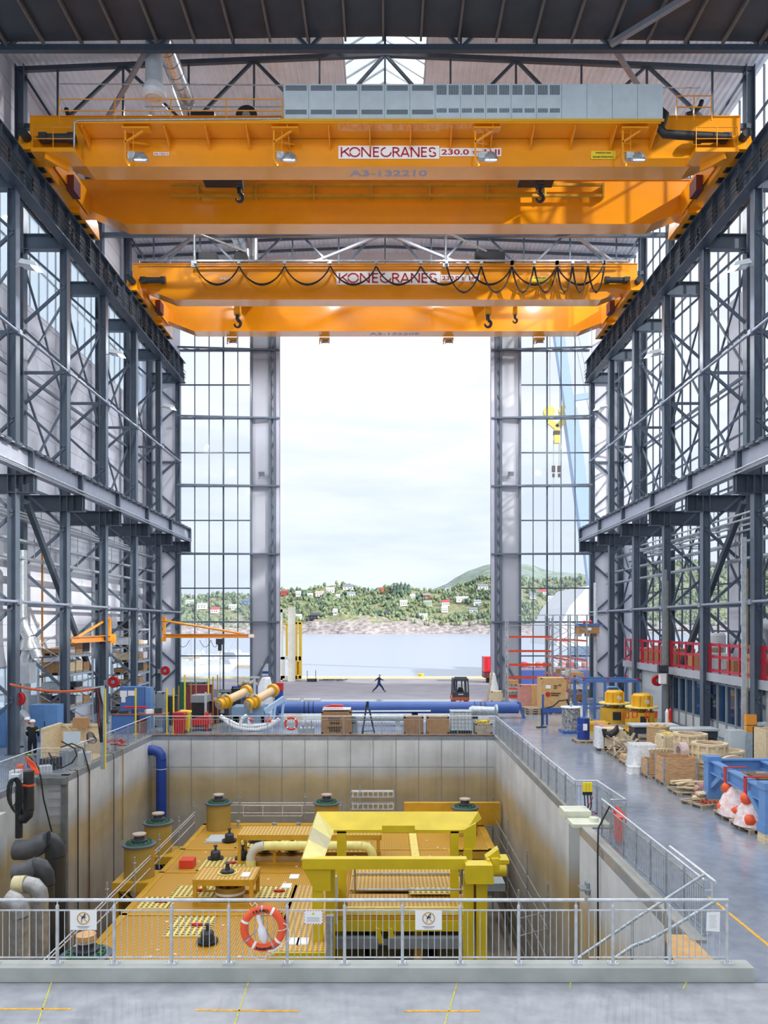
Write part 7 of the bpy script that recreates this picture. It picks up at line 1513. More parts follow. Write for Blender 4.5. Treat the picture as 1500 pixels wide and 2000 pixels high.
for i, (pa, pb) in enumerate((((434, 1373), (484, 1349)), ((490, 1373), (536, 1347)))):
    Ya = 46.6; a, b = at(*pa, Ya), at(*pb, Ya + 2.0); t = thing('test_cylinder', 'beige cylinder with amber flanges lying on the test bench, %s one' % ['left', 'right'][i], 'hydraulic cylinder', a, group='beige cylinders on the test bench'); d = (b - a).normalized(); L = (b - a).length
    m = MB(); m.tube(a, b, .26, n=20); m.build('barrel', mat('beige_paint', '#d9b98f', .45, 0, .03), t); m = MB()
    for u, r in ((.0, .4), (.06, .4), (.12, .47), (.9, .42), (.97, .38)): m.tube(a + d * L * u, a + d * (L * u + .12), r, n=22)
    m.tube(a - d * .3, a, .32, n=18); m.build('flange', AMBER, t); m = MB(); m.tube(a - d * .42, a - d * .3, .2, n=14); m.tube(a + Vector((0, 0, .35)), a + Vector((.25, 0, .5)), .12, n=10); m.tube(a + Vector((-.2, 0, .35)), a + Vector((-.15, 0, .6)), .1, n=10); m.tube(a, a - Vector((0, 0, .6)), .12, n=10); m.build('fittings', GALV, t)
    m = MB(); m.box(a.x - .3, a.x + .3, a.y - .1, a.y + .3, 1.3 if a.z > 1.4 else .9, max(.95, a.z - .2)); m.build('saddle', AMBER, t)
t = thing('white_hose', 'thick white hoses looping down from the test bench to the floor', 'hose', (X_(490, 45.5), 45.5, 0)); m = MB(); Yh = 45.6
g = lambda x, y: at(x, y, Yh)
m.pipe([g(430, 1398), g(436, 1403), g(447, 1413), g(462, 1420), g(480, 1424), g(500, 1425), g(522, 1420), g(538, 1410), g(545, 1404)], .12, 10); m.pipe([g(482, 1397), g(474, 1402), g(470, 1412), g(470, 1421), g(474, 1424)], .11, 10); m.pipe([g(487, 1402), g(486, 1410), g(489, 1418), g(496, 1424)], .09, 8); m.pipe([g(440, 1404), g(465, 1416), g(490, 1418), g(515, 1416), g(535, 1408)], .1, 8); m.build('hose', WHITE, t)
m = MB(); m.tube(g(519, 1407), g(530, 1408), .13, n=10); m.tube(g(487, 1405), g(495, 1407), .1, n=8); m.build('red_sleeve', MATS['bright_red_orange'], t)
# traffic marker red white
t = local('cone_post', 'red and white marker post with black foot behind the far railing', 'marker', (X_(404, 46), 46, 0)); m = MB(); m.lathe([(0, 0), (.3, 0), (.3, .06), (0, .06)], (0, 0, 0), 14); m.build('foot', BLACK, t); m = MB(); m.tube((0, 0, .06), (0, 0, .5), .1, n=10); m.tube((0, 0, .75), (0, 0, 1.1), .09, n=10); m.build('post', MATS['bright_red_orange'], t); m = MB(); m.tube((0, 0, .5), (0, 0, .75), .09, n=10); m.build('white_band', WHITE, t)
# clutter on the left pit edge
for i, (x, y, Yk, w_, h, mt_, nm) in enumerate(((31, 1482, 31.5, .35, .35, WHITE, 'white blower with black opening'), (40, 1466, 33, .25, .3, LRING, 'small orange lamp head'), (85, 1500, 32.8, .6, .3, mat('clear_sheet', '#c5ccd2', .3, 0, .05), 'clear plastic tub'), (66, 1475, 34, .35, .25, NAVY, 'small navy box'), (100, 1490, 33.6, .8, .5, DGREY, 'dark grey tarp heap'), (135, 1480, 35.2, .8, .6, MGREY, 'grey steel housing'), (165, 1480, 34.5, .5, .6, LGREY, 'pale control housing'))):
    c = at(x, y, Yk); m = MB(); m.cbox((c.x, Yk, h / 2 + .001), (w_, .5, h), .3 * i); m.build('workshop_item', mt_, None, label=nm + ' on the floor behind the left railing', cat='workshop item')
m = MB()
for i in range(6): a = at(50 + i * 3, 1478 + i * 2, 29.2); m.pipe([a, a + Vector((.1, .05, -.25)), a + Vector((.25, 0, -.45)), a + Vector((.12, -.05, -.8 + .08 * i))], .035, 6)
m.build('orange_straps', LRING, None, label='bundle of orange lifting straps hanging on the left railing', cat='straps')
m = MB(); m.cbox((at(33, 1522, 28.6).x, 28.5, at(0, 1522, 28.6).z), (.32, .25, .42)); m.build('switch_box', CABG, None, label='pale grey switch box on the left pit railing', cat='switch box')
m = MB()
for P_ in (((95, 1470), (110, 1495), (120, 1500), (140, 1490), (150, 1476), (146, 1462), (120, 1448)), ((118, 1460), (140, 1452), (162, 1462), (170, 1490), (175, 1510)), ((60, 1480), (75, 1500), (80, 1520), (85, 1560), (105, 1640), (112, 1690))): m.pipe([at(*q, 31.6) for q in P_], .03, 6)
m.build('loose_hose', BLACK, None, label='loose black hoses draped over the left railing corner', cat='hose')
# ================================================================ PEOPLE
def skin_mesh(name, joints, edges, material, parent=None, sub=2, org=(0, 0, 0)):
    me = bpy.data.meshes.new(name); ks = list(joints); me.from_pydata([joints[k][0] for k in ks], [(ks.index(a), ks.index(b)) for a, b in edges], []); me.update(); me.materials.append(material)
    o = bpy.data.objects.new(name, me); COL.objects.link(o)
    md = o.modifiers.new('skin', 'SKIN'); md.use_smooth_shade = True; o.modifiers.new('sub', 'SUBSURF').levels = sub; o.modifiers['sub'].render_levels = sub
    sv = me.skin_vertices[0].data
    for i, k in enumerate(ks): r = joints[k][1]; sv[i].radius = r if isinstance(r, tuple) else (r, r); sv[i].use_root = (k == 'pelvis')
    if parent: o.parent = parent
    WORLD[o.name] = Vector((0, 0, 0)); return o
def person(label, loc, rz, J, coverall, helmet, vest=None, hair=None):
    """J: joint positions in the figure's own frame, facing -Y"""
    t = local('person', label, 'person', loc, rz); V = {k: Vector(v) for k, v in J.items()}
    rad = dict(pelvis=.135, waist=.125, chest=.15, neckb=.07, neck=.055, headb=.075, head=.1, top=.085, shL=.07, shR=.07, elL=.043, elR=.043, wrL=.03, wrR=.03, hpL=.1, hpR=.1, knL=.062, knR=.062, anL=.042, anR=.042, toL=.035, toR=.035)
    E = [('pelvis', 'waist'), ('waist', 'chest'), ('chest', 'neckb'), ('neckb', 'neck'), ('neck', 'headb'), ('headb', 'head'), ('head', 'top')]
    for s in 'LR': E += [('chest', 'sh' + s), ('sh' + s, 'el' + s), ('el' + s, 'wr' + s), ('pelvis', 'hp' + s), ('hp' + s, 'kn' + s), ('kn' + s, 'an' + s), ('an' + s, 'to' + s)]
    jt = {k: (V[k], rad[k]) for k in rad}
    for s, sg in (('L', 1), ('R', -1)):      # palm, four fingers and a thumb
        d = (V['wr' + s] - V['el' + s]).normalized(); side = d.cross(Vector((0, 0, 1))).normalized() if abs(d.z) < .9 else Vector((0, -1, 0)); cur = d.cross(side).normalized()
        jt['pm' + s] = (V['wr' + s] + d * .07, (.035, .02)); E.append(('wr' + s, 'pm' + s))
        for q, L in enumerate((.07, .08, .075, .06)):
            o_ = side * (.027 - .018 * q); jt['f%d%s' % (q, s)] = (V['wr' + s] + d * .105 + o_, .0095); jt['g%d%s' % (q, s)] = (V['wr' + s] + d * (.105 + L * .55) + o_ + cur * .012, .0085); jt['h%d%s' % (q, s)] = (V['wr' + s] + d * (.105 + L * .95) + o_ + cur * .035, .007); E += [('pm' + s, 'f%d%s' % (q, s)), ('f%d%s' % (q, s), 'g%d%s' % (q, s)), ('g%d%s' % (q, s), 'h%d%s' % (q, s))]
        jt['t1' + s] = (V['wr' + s] + d * .045 + side * .045, .012); jt['t2' + s] = (V['wr' + s] + d * .085 + side * .06 + cur * .015, .009); E += [('pm' + s, 't1' + s), ('t1' + s, 't2' + s)]
    skin_mesh('body', jt, E, SKIN, t)
    fw = (V['face'] - V['head']).normalized(); m = MB(); h = V['head']; sd = fw.cross(Vector((0, 0, 1))).normalized()
    m.sphere(h + fw * .115 - Vector((0, 0, .01)), .018, 8, (1, 1, 1.4)); m.sphere(h + sd * .1, .028, 8, (.5, 1, 1.4)); m.sphere(h - sd * .1, .028, 8, (.5, 1, 1.4)); m.build('face_features', SKIN, t)
    m = MB()
    for q in (-.035, .035): m.sphere(h + fw * .1 + sd * q + Vector((0, 0, .02)), .01, 6)
    m.beam(h + fw * .105 + sd * .025 - Vector((0, 0, .06)), h + fw * .105 - sd * .025 - Vector((0, 0, .06)), .008); m.build('eyes_and_mouth', TEXTK, t)
    cr = {k: (jt[k][0], rad[k] + .025) for k in ('pelvis', 'waist', 'chest', 'neckb', 'shL', 'shR', 'elL', 'elR', 'hpL', 'hpR', 'knL', 'knR')}
    for s in 'LR': cr['wr' + s] = (V['wr' + s].lerp(V['el' + s], .12), .047); cr['an' + s] = (V['an' + s].lerp(V['kn' + s], .12), .07)
    skin_mesh('coverall', cr, [e for e in E if e[0] in cr and e[1] in cr], coverall, t)
    for s in 'LR': skin_mesh('boot', {'pelvis': (V['an' + s].lerp(V['kn' + s], .2), .055), 'a': (V['an' + s], .055), 'b': (V['to' + s], (.045, .04))}, [('pelvis', 'a'), ('a', 'b')], BLACK, t, 1)
    m = MB(); m.lathe([(.135, 0), (.13, .05), (.1, .1), (.05, .125), (0, .13)], h + Vector((0, 0, .045)), 20); m.add([h + Vector((0, 0, .05)) + fw * a + sd * b for a, b in ((.1, -.09), (.18, -.05), (.18, .05), (.1, .09))], [(0, 1, 2, 3)]); m.build('helmet', helmet, t)
    if vest:
        m = MB()
        for s in 'LR':
            for A, B, u in (('sh', 'el', .35), ('an', 'kn', .3)): c = V[A + s].lerp(V[B + s], u); d = (V[B + s] - V[A + s]).normalized(); m.tube(c - d * .03, c + d * .03, .1 if A == 'an' else .09, n=12)
        m.build('reflective_bands', vest, t)
    return t
walk = dict(pelvis=(0, 0, .9), waist=(0, -.02, 1.06), chest=(0, -.04, 1.28), neckb=(0, -.05, 1.42), neck=(0, -.06, 1.48), headb=(0, -.07, 1.55), head=(0, -.08, 1.62), top=(0, -.075, 1.7), face=(0, -.2, 1.62),
            shL=(.17, -.04, 1.38), elL=(.2, .22, 1.2), wrL=(.2, .4, 1.06), shR=(-.17, -.04, 1.38), elR=(-.2, -.24, 1.2), wrR=(-.19, -.46, 1.17),
            hpL=(.09, 0, .84), knL=(.1, -.3, .5), anL=(.1, -.52, .1), toL=(.1, -.68, .12), hpR=(-.09, 0, .84), knR=(-.1, .24, .46), anR=(-.1, .56, .12), toR=(-.1, .5, .035))
walk['toL'] = (.1, -.7, .1); walk['anR'] = (-.1, .6, .14); walk['toR'] = (-.1, .52, .035)
px_, py_ = fl(740, 1352.5); person('person in navy coveralls and white helmet striding across the quay', (px_, py_, 0), math.pi / 2, walk, NAVYC, WHITE)
stand = dict(pelvis=(0, 0, .93), waist=(0, 0, 1.1), chest=(0, 0, 1.32), neckb=(0, 0, 1.46), neck=(0, -.01, 1.52), headb=(0, -.02, 1.58), head=(0, -.03, 1.66), top=(0, -.02, 1.74), face=(0, -.2, 1.62),
             shL=(.19, 0, 1.42), elL=(.25, -.04, 1.14), wrL=(.2, -.24, 1.0), shR=(-.19, 0, 1.42), elR=(-.26, -.02, 1.14), wrR=(-.22, -.22, 1.0),
             hpL=(.1, 0, .88), knL=(.12, -.02, .48), anL=(.12, .02, .09), toL=(.14, -.14, .04), hpR=(-.1, 0, .88), knR=(-.12, -.02, .48), anR=(-.12, .02, .09), toR=(-.14, -.14, .04))
COV = mat('black_workwear', '#191d28', .85, 0, .1, 12)
Yw = 36.3; t = person('person in dark jacket with yellow trim and white helmet, seen from behind', (at(63, 0, Yw).x, Yw, 0), math.pi + .15, stand, COV, WHITE, HIVIS)
Yw2 = 37.2; person('person in grey jacket and white helmet standing just behind the other worker', (at(56, 0, Yw2).x - .1, Yw2, 0), math.pi * .8, stand, mat('grey_workwear', '#8d98a4', .8, 0, .08, 12), WHITE)

for px_, nm in ((512, 'left'), (997, 'right')):
    c = at(px_, 926, 67); t = thing('jamb_lamp', 'small grey lamp fixture high on the %s door jamb panel' % nm, 'lamp', (c.x, 66.9, c.z - .3), group='lamps on the door jambs'); m = MB(); m.cbox((c.x, 66.8, c.z), (.5, .25, .4), 0, (.5, 0)); m.build('housing', MGREY, t); m = MB(); m.beam((c.x - .15, 66.9, c.z - .2), (c.x - .35, 67.2, c.z - .35), .05); m.beam((c.x, 66.85, c.z), (c.x, 67.25, c.z), .06); m.build('bracket', GALV, t)
# ================================================================ OUTSIDE
ASPH = mat('quay_asphalt', '#8e8c95', .8, 0, .06, .4, detail=10, bump=.1)
m = MB(); m.box(-120, 120, 65.5, 91.2, -.25, -.002); struct('ground', m, ASPH)
m = MB(); m.box(-120, 120, 91.2, 91.9, -2.4, .22); struct('trim_quay_kerb', m, mat('kerb_yellow', '#e4dca6', .7, 0, .1, 2))
w = bpy.data.materials.new('fjord_water'); w.use_nodes = True; nt = w.node_tree; b = nt.nodes['Principled BSDF']; b.inputs['Base Color'].default_value = lin('#a3b0c8'); b.inputs['Roughness'].default_value = .3; b.inputs['Specular IOR Level'].default_value = .8
n = nt.nodes.new('ShaderNodeTexNoise'); n.inputs['Scale'].default_value = .9; n.inputs['Detail'].default_value = 5; g = nt.nodes.new('ShaderNodeNewGeometry'); nt.links.new(g.outputs['Position'], n.inputs['Vector']); bp = nt.nodes.new('ShaderNodeBump'); bp.inputs['Strength'].default_value = .25; bp.inputs['Distance'].default_value = .15; nt.links.new(n.outputs['Fac'], bp.inputs['Height']); nt.links.new(bp.outputs[0], b.inputs['Normal'])
m = MB(); m.add([(-2500, 91.9, -2), (2500, 91.9, -2), (2500, 3000, -2), (-2500, 3000, -2)], [(0, 1, 2, 3)]); struct('ground_water', m, w)
# far shore
from mathutils import noise as NZ
def fbm(x, y, s, o=4):
    v = 0; a = 1; 
    for i in range(o): v += a * NZ.noise(Vector((x / s, y / s, i * 7.3))); s *= .5; a *= .5
    return v
def shore(x): return 770 + 22 * NZ.noise(Vector((x / 90, 3.1, 0))) + 6 * NZ.noise(Vector((x / 25, 9.1, 0)))
def ridge(x):       # height of the main ridge above the sea at lateral position x
    px_ = VX + x * FP / 950
    pts = [(-400, 38), (200, 42), (355, 46), (480, 48), (545, 56), (600, 58), (650, 60), (700, 56), (740, 55), (780, 58), (820, 57), (860, 54), (905, 60), (945, 70), (990, 76), (1060, 66), (1150, 70), (1300, 90), (1700, 100), (2400, 90)]
    for (a, ha), (b, hb) in zip(pts, pts[1:]):
        if a <= px_ <= b: u = (px_ - a) / (b - a); u = u * u * (3 - 2 * u); return ha + (hb - ha) * u
    return 50
def gz(x, y):
    d = y - shore(x); u = max(0, min(1, d / 190))
    rk = max(0, 1 - d / 60) * (d > 0)
    base = -3 + 15 * min(1, max(0, d / 12)) ** .6 * (.42 + .8 * math.exp(-((x + 35) / 42) ** 2) * math.exp(-max(0, d) / 45)) + (ridge(x) - 8) * (u ** 1.15) * .98
    base += 4.5 * fbm(x, y, 45) * min(1, max(0, d / 25)) + 6.5 * abs(fbm(x, y, 15, 3)) * rk
    return base if d > 0 else -3 + d * .1
nx, ny = 340, 90; vs = []; m = MB()
for j in range(ny):
    y = 745 + 260 * (j / (ny - 1)) ** 1.25
    for i in range(nx): x = -620 + 1350 * i / (nx - 1); vs.append((x, y, gz(x, y)))
m.add(vs, [(j * nx + i, j * nx + i + 1, (j + 1) * nx + i + 1, (j + 1) * nx + i) for j in range(ny - 1) for i in range(nx - 1)], True)
hm = bpy.data.materials.new('rock_and_heath'); hm.use_nodes = True; nt = hm.node_tree; b = nt.nodes['Principled BSDF']; b.inputs['Roughness'].default_value = .95
g = nt.nodes.new('ShaderNodeNewGeometry'); sp = nt.nodes.new('ShaderNodeSeparateXYZ'); nt.links.new(g.outputs['Position'], sp.inputs[0])
def nz(s, st=(1, 1, 1)):
    mp = nt.nodes.new('ShaderNodeMapping'); mp.inputs['Scale'].default_value = st; nt.links.new(g.outputs['Position'], mp.inputs[0]); q = nt.nodes.new('ShaderNodeTexNoise'); q.inputs['Scale'].default_value = s; q.inputs['Detail'].default_value = 6; nt.links.new(mp.outputs[0], q.inputs['Vector']); return q
n1, n2 = nz(.05), nz(.22, (1, 1, 2.5)); ma = nt.nodes.new('ShaderNodeMath'); ma.operation = 'MULTIPLY_ADD'; nt.links.new(n1.outputs['Fac'], ma.inputs[0]); ma.inputs[1].default_value = 34; nt.links.new(sp.outputs['Z'], ma.inputs[2])
mr = nt.nodes.new('ShaderNodeMapRange'); mr.inputs['From Min'].default_value = 26; mr.inputs['From Max'].default_value = 32; nt.links.new(ma.outputs[0], mr.inputs[0])
rr = nt.nodes.new('ShaderNodeValToRGB'); nt.links.new(n2.outputs['Fac'], rr.inputs[0]); rr.color_ramp.elements[0].position = .35; rr.color_ramp.elements[0].color = lin('#77737b'); rr.color_ramp.elements[1].position = .65; rr.color_ramp.elements[1].color = lin('#b5adaa')
gg = nt.nodes.new('ShaderNodeValToRGB'); nt.links.new(n2.outputs['Fac'], gg.inputs[0]); gg.color_ramp.elements[0].position = .35; gg.color_ramp.elements[0].color = lin('#66784f'); gg.color_ramp.elements[1].position = .68; gg.color_ramp.elements[1].color = lin('#a09d84')
mx = nt.nodes.new('ShaderNodeMix'); mx.data_type = 'RGBA'; nt.links.new(mr.outputs[0], mx.inputs[0]); nt.links.new(rr.outputs[0], mx.inputs[6]); nt.links.new(gg.outputs[0], mx.inputs[7]); nt.links.new(mx.outputs[2], b.inputs['Base Color'])
struct('ground_far_shore', m, hm)
m = MB(); nx2 = 120; vs = []
for j in range(14):
    for i in range(nx2):
        x = -900 + 2600 * i / (nx2 - 1); y = 1300 + 60 * j; pxx = VX + x * FP / 1700; hh = 60 + 72 * math.exp(-((pxx - 975) / 120) ** 2) + 62 * math.exp(-((pxx - 1230) / 260) ** 2); vs.append((x, y, -3 + hh * math.sin(math.pi * min(1, j / 12) / 1.6) + 13 * fbm(x, y, 70)))
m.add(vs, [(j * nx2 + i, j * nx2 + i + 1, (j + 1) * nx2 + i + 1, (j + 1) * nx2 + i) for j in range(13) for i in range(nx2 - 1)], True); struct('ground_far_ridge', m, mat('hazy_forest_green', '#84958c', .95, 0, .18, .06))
# trees: uncountable wooded cover
def blobs(name, cnt, mt, seed, label, keep, hmin, hmax, yr=(0, 205)):
    rr = random.Random(seed); m = MB(); k = 0
    while k < cnt:
        x = rr.uniform(-430, 560); y = shore(x) + rr.uniform(*yr)
        if not keep(x, y, rr): continue
        z = gz(x, y); h = rr.uniform(hmin, hmax); r = h * rr.uniform(.3, .48); o = len(m.v); n = 6
        for q, (f_, zz) in enumerate(((.35, .05), (1, .35), (.85, .65), (.35, .92))):
            for i in range(n): a = 2 * math.pi * (i + .5 * (q % 2)) / n; w_ = rr.uniform(.75, 1.2); m.v.append((x + math.cos(a) * r * f_ * w_, y + math.sin(a) * r * f_ * w_, z + h * zz * rr.uniform(.93, 1.07)))
        m.v.append((x, y, z + h)); top = len(m.v) - 1
        for q in range(3):
            for i in range(n): m.f.append((o + q * n + i, o + q * n + (i + 1) % n, o + (q + 1) * n + (i + 1) % n, o + (q + 1) * n + i)); m.s.append(False)
        for i in range(n): m.f.append((o + 3 * n + i, o + 3 * n + (i + 1) % n, top)); m.s.append(False)
        k += 1
    return m.build(name, mt, None, label=label, cat='trees', kind='stuff')
dens = lambda x, y: NZ.noise(Vector((x / 45, y / 30, 2.2)))
blobs('woodland', 4200, mat('leaf_green', '#6a7d60', .9, 0, .2, .09, col2='#87977a'), 11, 'green deciduous woodland covering the far shore', lambda x, y, r: dens(x, y) > -.28 and (y - shore(x) > 14 + 14 * math.exp(-((x + 35) / 45) ** 2) or (x > 20 and y - shore(x) > 9)), 2.8, 6.2)  # woodland greens greyed and lightened: distance haze put into the colour
blobs('woodland', 1100, mat('dark_leaf_green', '#50655a', .9, 0, .2, .09), 12, 'darker green trees scattered over the far shore', lambda x, y, r: dens(x + 200, y) > 0 and y - shore(x) > 26, 2.8, 6.2)
blobs('woodland', 700, mat('yellow_green_scrub', '#979f78', .9, 0, .2, .09), 13, 'yellow-green scrub above the shore rocks', lambda x, y, r: y - shore(x) > 8, 1.5, 4, (8, 70))
t = thing('tall_conifers', 'clump of tall dark conifers standing on the skyline of the far hill', 'trees', (at(785, 0, 930).x, 930, 50))
for q, dx in enumerate((-9, -5, -1, 4, 8)): x = at(785, 0, 930).x + dx; z = gz(x, 930); m = MB(); m.lathe([(3.6, 2), (2.6, 6), (3.0, 6.5), (1.6, 10), (1.9, 10.4), (0, 15 - abs(q - 2))], (x, 930, z), 8); m.build('conifer', MATS['dark_leaf_green'], t)
HS = [(556, 1160, 13, 'red'), (583, 1163, 9, 'white'), (625, 1163, 16, 'pinkroof'), (606, 1168, 10, 'white'), (645, 1155, 16, 'white'), (680, 1151, 20, 'grey'), (660, 1169, 8, 'white'), (686, 1164, 16, 'whitegrey'), (745, 1155, 10, 'orange'), (775, 1152, 20, 'grey'), (793, 1154, 18, 'white'), (833, 1168, 14, 'redgrey'), (806, 1169, 10, 'white'), (870, 1182, 14, 'redroof'), (903, 1174, 24, 'white'), (932, 1181, 14, 'whitegrey'), (876, 1151, 14, 'grey'), (943, 1150, 20, 'grey'), (835, 1182, 16, 'greygreen'), (788, 1181, 14, 'white'), (868, 1194, 12, 'white'), (924, 1196, 16, 'grey'), (615, 1209, 18, 'black'), (757, 1204, 9, 'black'), (826, 1208, 16, 'white'), (580, 1209, 18, 'white'), (655, 1202, 8, 'white'), (372, 1180, 16, 'white'), (395, 1187, 18, 'white'), (420, 1195, 14, 'redroof'), (480, 1178, 14, 'blue'), (455, 1190, 14, 'white'), (1058, 1160, 16, 'redroof'), (1075, 1172, 14, 'white'), (1040, 1168, 12, 'grey')]
WALL = dict(red='#b44a46', white='#f1f1ee', pinkroof='#f1f1ee', grey='#c9cdd4', whitegrey='#e8eaec', orange='#d98660', redgrey='#b03a42', redroof='#efeae6', greygreen='#bcc8bc', black='#2e2b38', blue='#5b86c4')
ROOF = dict(red='#8d5a55', white='#b9bcc0', pinkroof='#d9a7a2', grey='#7f858f', whitegrey='#8b97a4', orange='#a05a48', redgrey='#8f8f95', redroof='#c4505a', greygreen='#93a39a', black='#4b4a5a', blue='#6a7a90')
for i, (hx, hy, w_, kind_) in enumerate(HS):
    # stand the house on the hillside where its line of sight meets the slope
    best = None
    for s in range(0, 240, 3):
        y = 790 + s; p = at(hx, hy + 3, y)
        if gz(p.x, y) >= p.z: best = (p.x, y); break
    if not best: best = (at(hx, hy, 940).x, 940)
    x, y = best; z = gz(x, y) - .5; W = w_ * y / FP; t = thing('house', '%s house on the far shore, %s' % ({'pinkroof': 'white', 'redroof': 'red-roofed white', 'whitegrey': 'pale grey', 'redgrey': 'red', 'greygreen': 'pale green'}.get(kind_, kind_), 'number %d counting from the left' % (sorted((h[0], h[1]) for h in HS).index((hx, hy)) + 1)), 'house', (x, y, z), group='houses on the far shore')
    m = MB(); m.box(x - W / 2, x + W / 2, y - 4, y + 4, z, z + 4.6); m.build('walls', mat('house_wall_' + kind_, WALL[kind_], .8, 0, 0), t)
    m = MB(); m.prism([(-4.6, 0), (4.6, 0), (0, 2.6)], (x - W / 2 - .3, y, z + 4.5), (0, 1, 0), (0, 0, 1), (W + .6, 0, 0)); m.build('roof', mat('house_roof_' + kind_, ROOF[kind_], .8, 0, 0), t)
    m = MB()
    for u in (-.28, .05, .32): m.box(x + u * W - .5, x + u * W + .5, y - 4.06, y - 4, z + 1.6, z + 3.2)
    m.build('window', mat('house_window', '#59636f', .3, 0, 0), t)
# quay objects
t = thing('yellow_module', 'tall white and yellow steel module standing on the quay left of the doorway', 'steel structure', (-11, 88, 0)); Ym = 87.5
def bpx(m, x0, x1, y0, y1, Y, d=.4): a, b = at(x0, y1, Y), at(x1, y0, Y); m.box(a.x, b.x, Y, Y + d, max(0, a.z), b.z)
m = MB(); bpx(m, 562, 576, 1186, 1332, 86.5, .5); bpx(m, 548, 562, 1190, 1196, 87, .3); bpx(m, 548, 552, 1190, 1330, 87, .3); bpx(m, 548, 564, 1283, 1288, 87, .3); bpx(m, 552, 556, 1283, 1325, 87, .3); bpx(m, 548, 570, 1320, 1328, 87, .8); m.build('white_frame', mat('cream_white_steel', '#eae8d8', .5, 0, .03), t)
m = MB(); bpx(m, 575, 580, 1215, 1327, 87.5, .5); bpx(m, 583.5, 589, 1216, 1325, 87.5, .5); bpx(m, 576, 588, 1213, 1219, 87.5, .5); bpx(m, 576, 588, 1282, 1290, 87.5, .5); bpx(m, 576, 588, 1320, 1327, 87.5, .5); bpx(m, 550, 576, 1216, 1221, 89, .3); bpx(m, 558, 562, 1220, 1282, 89, .3); m.build('yellow_frame', mat('bright_module_yellow', '#f6d044', .5, 0, .04), t)
m = MB(); bpx(m, 581, 584, 1292, 1318, 87.9, .2); m.build('orange_panel', mat('module_orange', '#ee9a30', .5, 0, 0), t)
for i in range(2): pass
t = thing('quay_rack', 'small dark cradle with two uprights on the quay', 'cradle', (-8, 86, 0)); m = MB(); bpx(m, 600, 618, 1326, 1332, 86, .8); bpx(m, 599.5, 600.5, 1310, 1332, 86, .1); bpx(m, 616, 617, 1309, 1332, 86, .1); m.build('frame', DGREY, t)
m = MB()
for i in range(6): a = at(634 + i * 8, 1329, 87); m.cbox((a.x, 87, .12 + .06 * (i % 2)), (1.3, .15, .1), .25 * i)
m.build('chain_heap', DGREY, None, label='low dark heap of chain lying on the quay', cat='chain')
t = thing('truck', 'rear of a red truck parked on the quay at the right side of the doorway', 'truck', (11, 84, 0)); Yt = 84; a, b = at(946, 1312, Yt), at(958, 1283, Yt); m = MB(); m.box(a.x, a.x + 2.4, Yt, Yt + 2.2, a.z, b.z); m.build('body', RED, t); m = MB(); m.box(a.x, a.x + 2.3, Yt + .1, Yt + 2.2, .55, a.z); m.build('chassis', mat('truck_maroon', '#5c1f26', .5, 0, .05), t); m = MB(); m.cyl((a.x + .3, Yt + .8, .5), .5, .35, 16, 'X'); m.build('wheel', BLACK, t); m = MB(); m.box(a.x + .3, a.x + 2.1, Yt - .03, Yt, a.z + .2, b.z - .2); m.build('rear_door', mat('bright_red', '#e02436', .4, 0, 0), t)
m = MB(); a = at(822, 1320, 91.5); m.cyl((a.x, 91.5, .22), .25, .25, 12); m.cyl((a.x, 91.5, .47), .4, .1, 12); m.build('bollard', SAFY, None, label='yellow mooring bollard on the quay edge', cat='bollard')
# forklift
Yf = 61.2; s_ = Yf / FP; t = thing('forklift', 'dark grey forklift with orange counterweight seen from behind in the doorway', 'forklift', (at(900, 0, Yf).x, Yf, 0)); fx = at(900, 0, Yf).x
m = MB(); m.prism([(-.68, .3), (.68, .3), (.68, .52), (.62, .62), (-.62, .62), (-.68, .52)], (fx, Yf, 0), (1, 0, 0), (0, 0, 1), (0, 2.2, 0)); m.build('counterweight', mat('burnt_orange', '#b4552c', .5, 0, .06), t)
m = MB(); m.prism([(-.62, .6), (.62, .6), (.6, .95), (-.6, .95)], (fx, Yf - .02, 0), (1, 0, 0), (0, 0, 1), (0, 1.2, 0)); m.build('engine_hood', DGREY, t)
m = MB()
for sx in (-1, 1):
    m.beam((fx + sx * .62, Yf, .6), (fx + sx * .56, Yf + .1, 2.0), .1, .1); m.beam((fx + sx * .6, Yf + 1.6, .6), (fx + sx * .54, Yf + 1.5, 2.0), .08, .08); m.beam((fx + sx * .36, Yf, .95), (fx + sx * .33, Yf + .1, 1.95), .14, .05)
m.box(fx - .6, fx + .6, Yf, Yf + 1.6, 1.96, 2.03); m.box(fx - .48, fx + .48, Yf - .02, Yf + .5, 2.08, 2.16); m.beam((fx - .6, Yf, 1.9), (fx + .6, Yf, 1.9), .1); m.build('cab_frame', mat('cab_charcoal', '#2e3640', .45, 0, .05), t)
m = MB(); m.prism([(-.3, 0), (.3, 0), (.2, .32), (-.1, .38)], (fx, Yf + .5, .95), (1, 0, 0), (0, 0, 1), (0, .15, 0)); m.build('seat', BLACK, t)
m = MB(); m.box(fx - .2, fx + .2, Yf + 1.5, Yf + 1.53, 1.0, 1.9); m.build('windscreen', GLW, t)
m = MB(); m.text('TOYOTA', (fx, Yf - .04, .8), width=.4, height=.09, bold=.02); m.build('lettering', WHITE, t) if False else None
m = MB(); m.box(fx - .2, fx + .2, Yf - .03, Yf - .02, .76, .84); m.build('maker_plate', LGREY, t)
for sx in (-1, 1):
    for yy in (.35, 1.8): m = MB(); m.cyl((fx + sx * .52 - .1, Yf + yy, .27), .26, .2, 18, 'X'); m.build('wheel', BLACK, t)
m = MB()
for sx in (-.22, .22): m.box(fx + sx - .06, fx + sx + .06, Yf + 2.2, Yf + 3.2, .05, .1); m.beam((fx + sx * 1.3, Yf + 2.2, .1), (fx + sx * 1.3, Yf + 2.2, 2.0), .1)
m.build('mast_and_forks', DGREY, t)
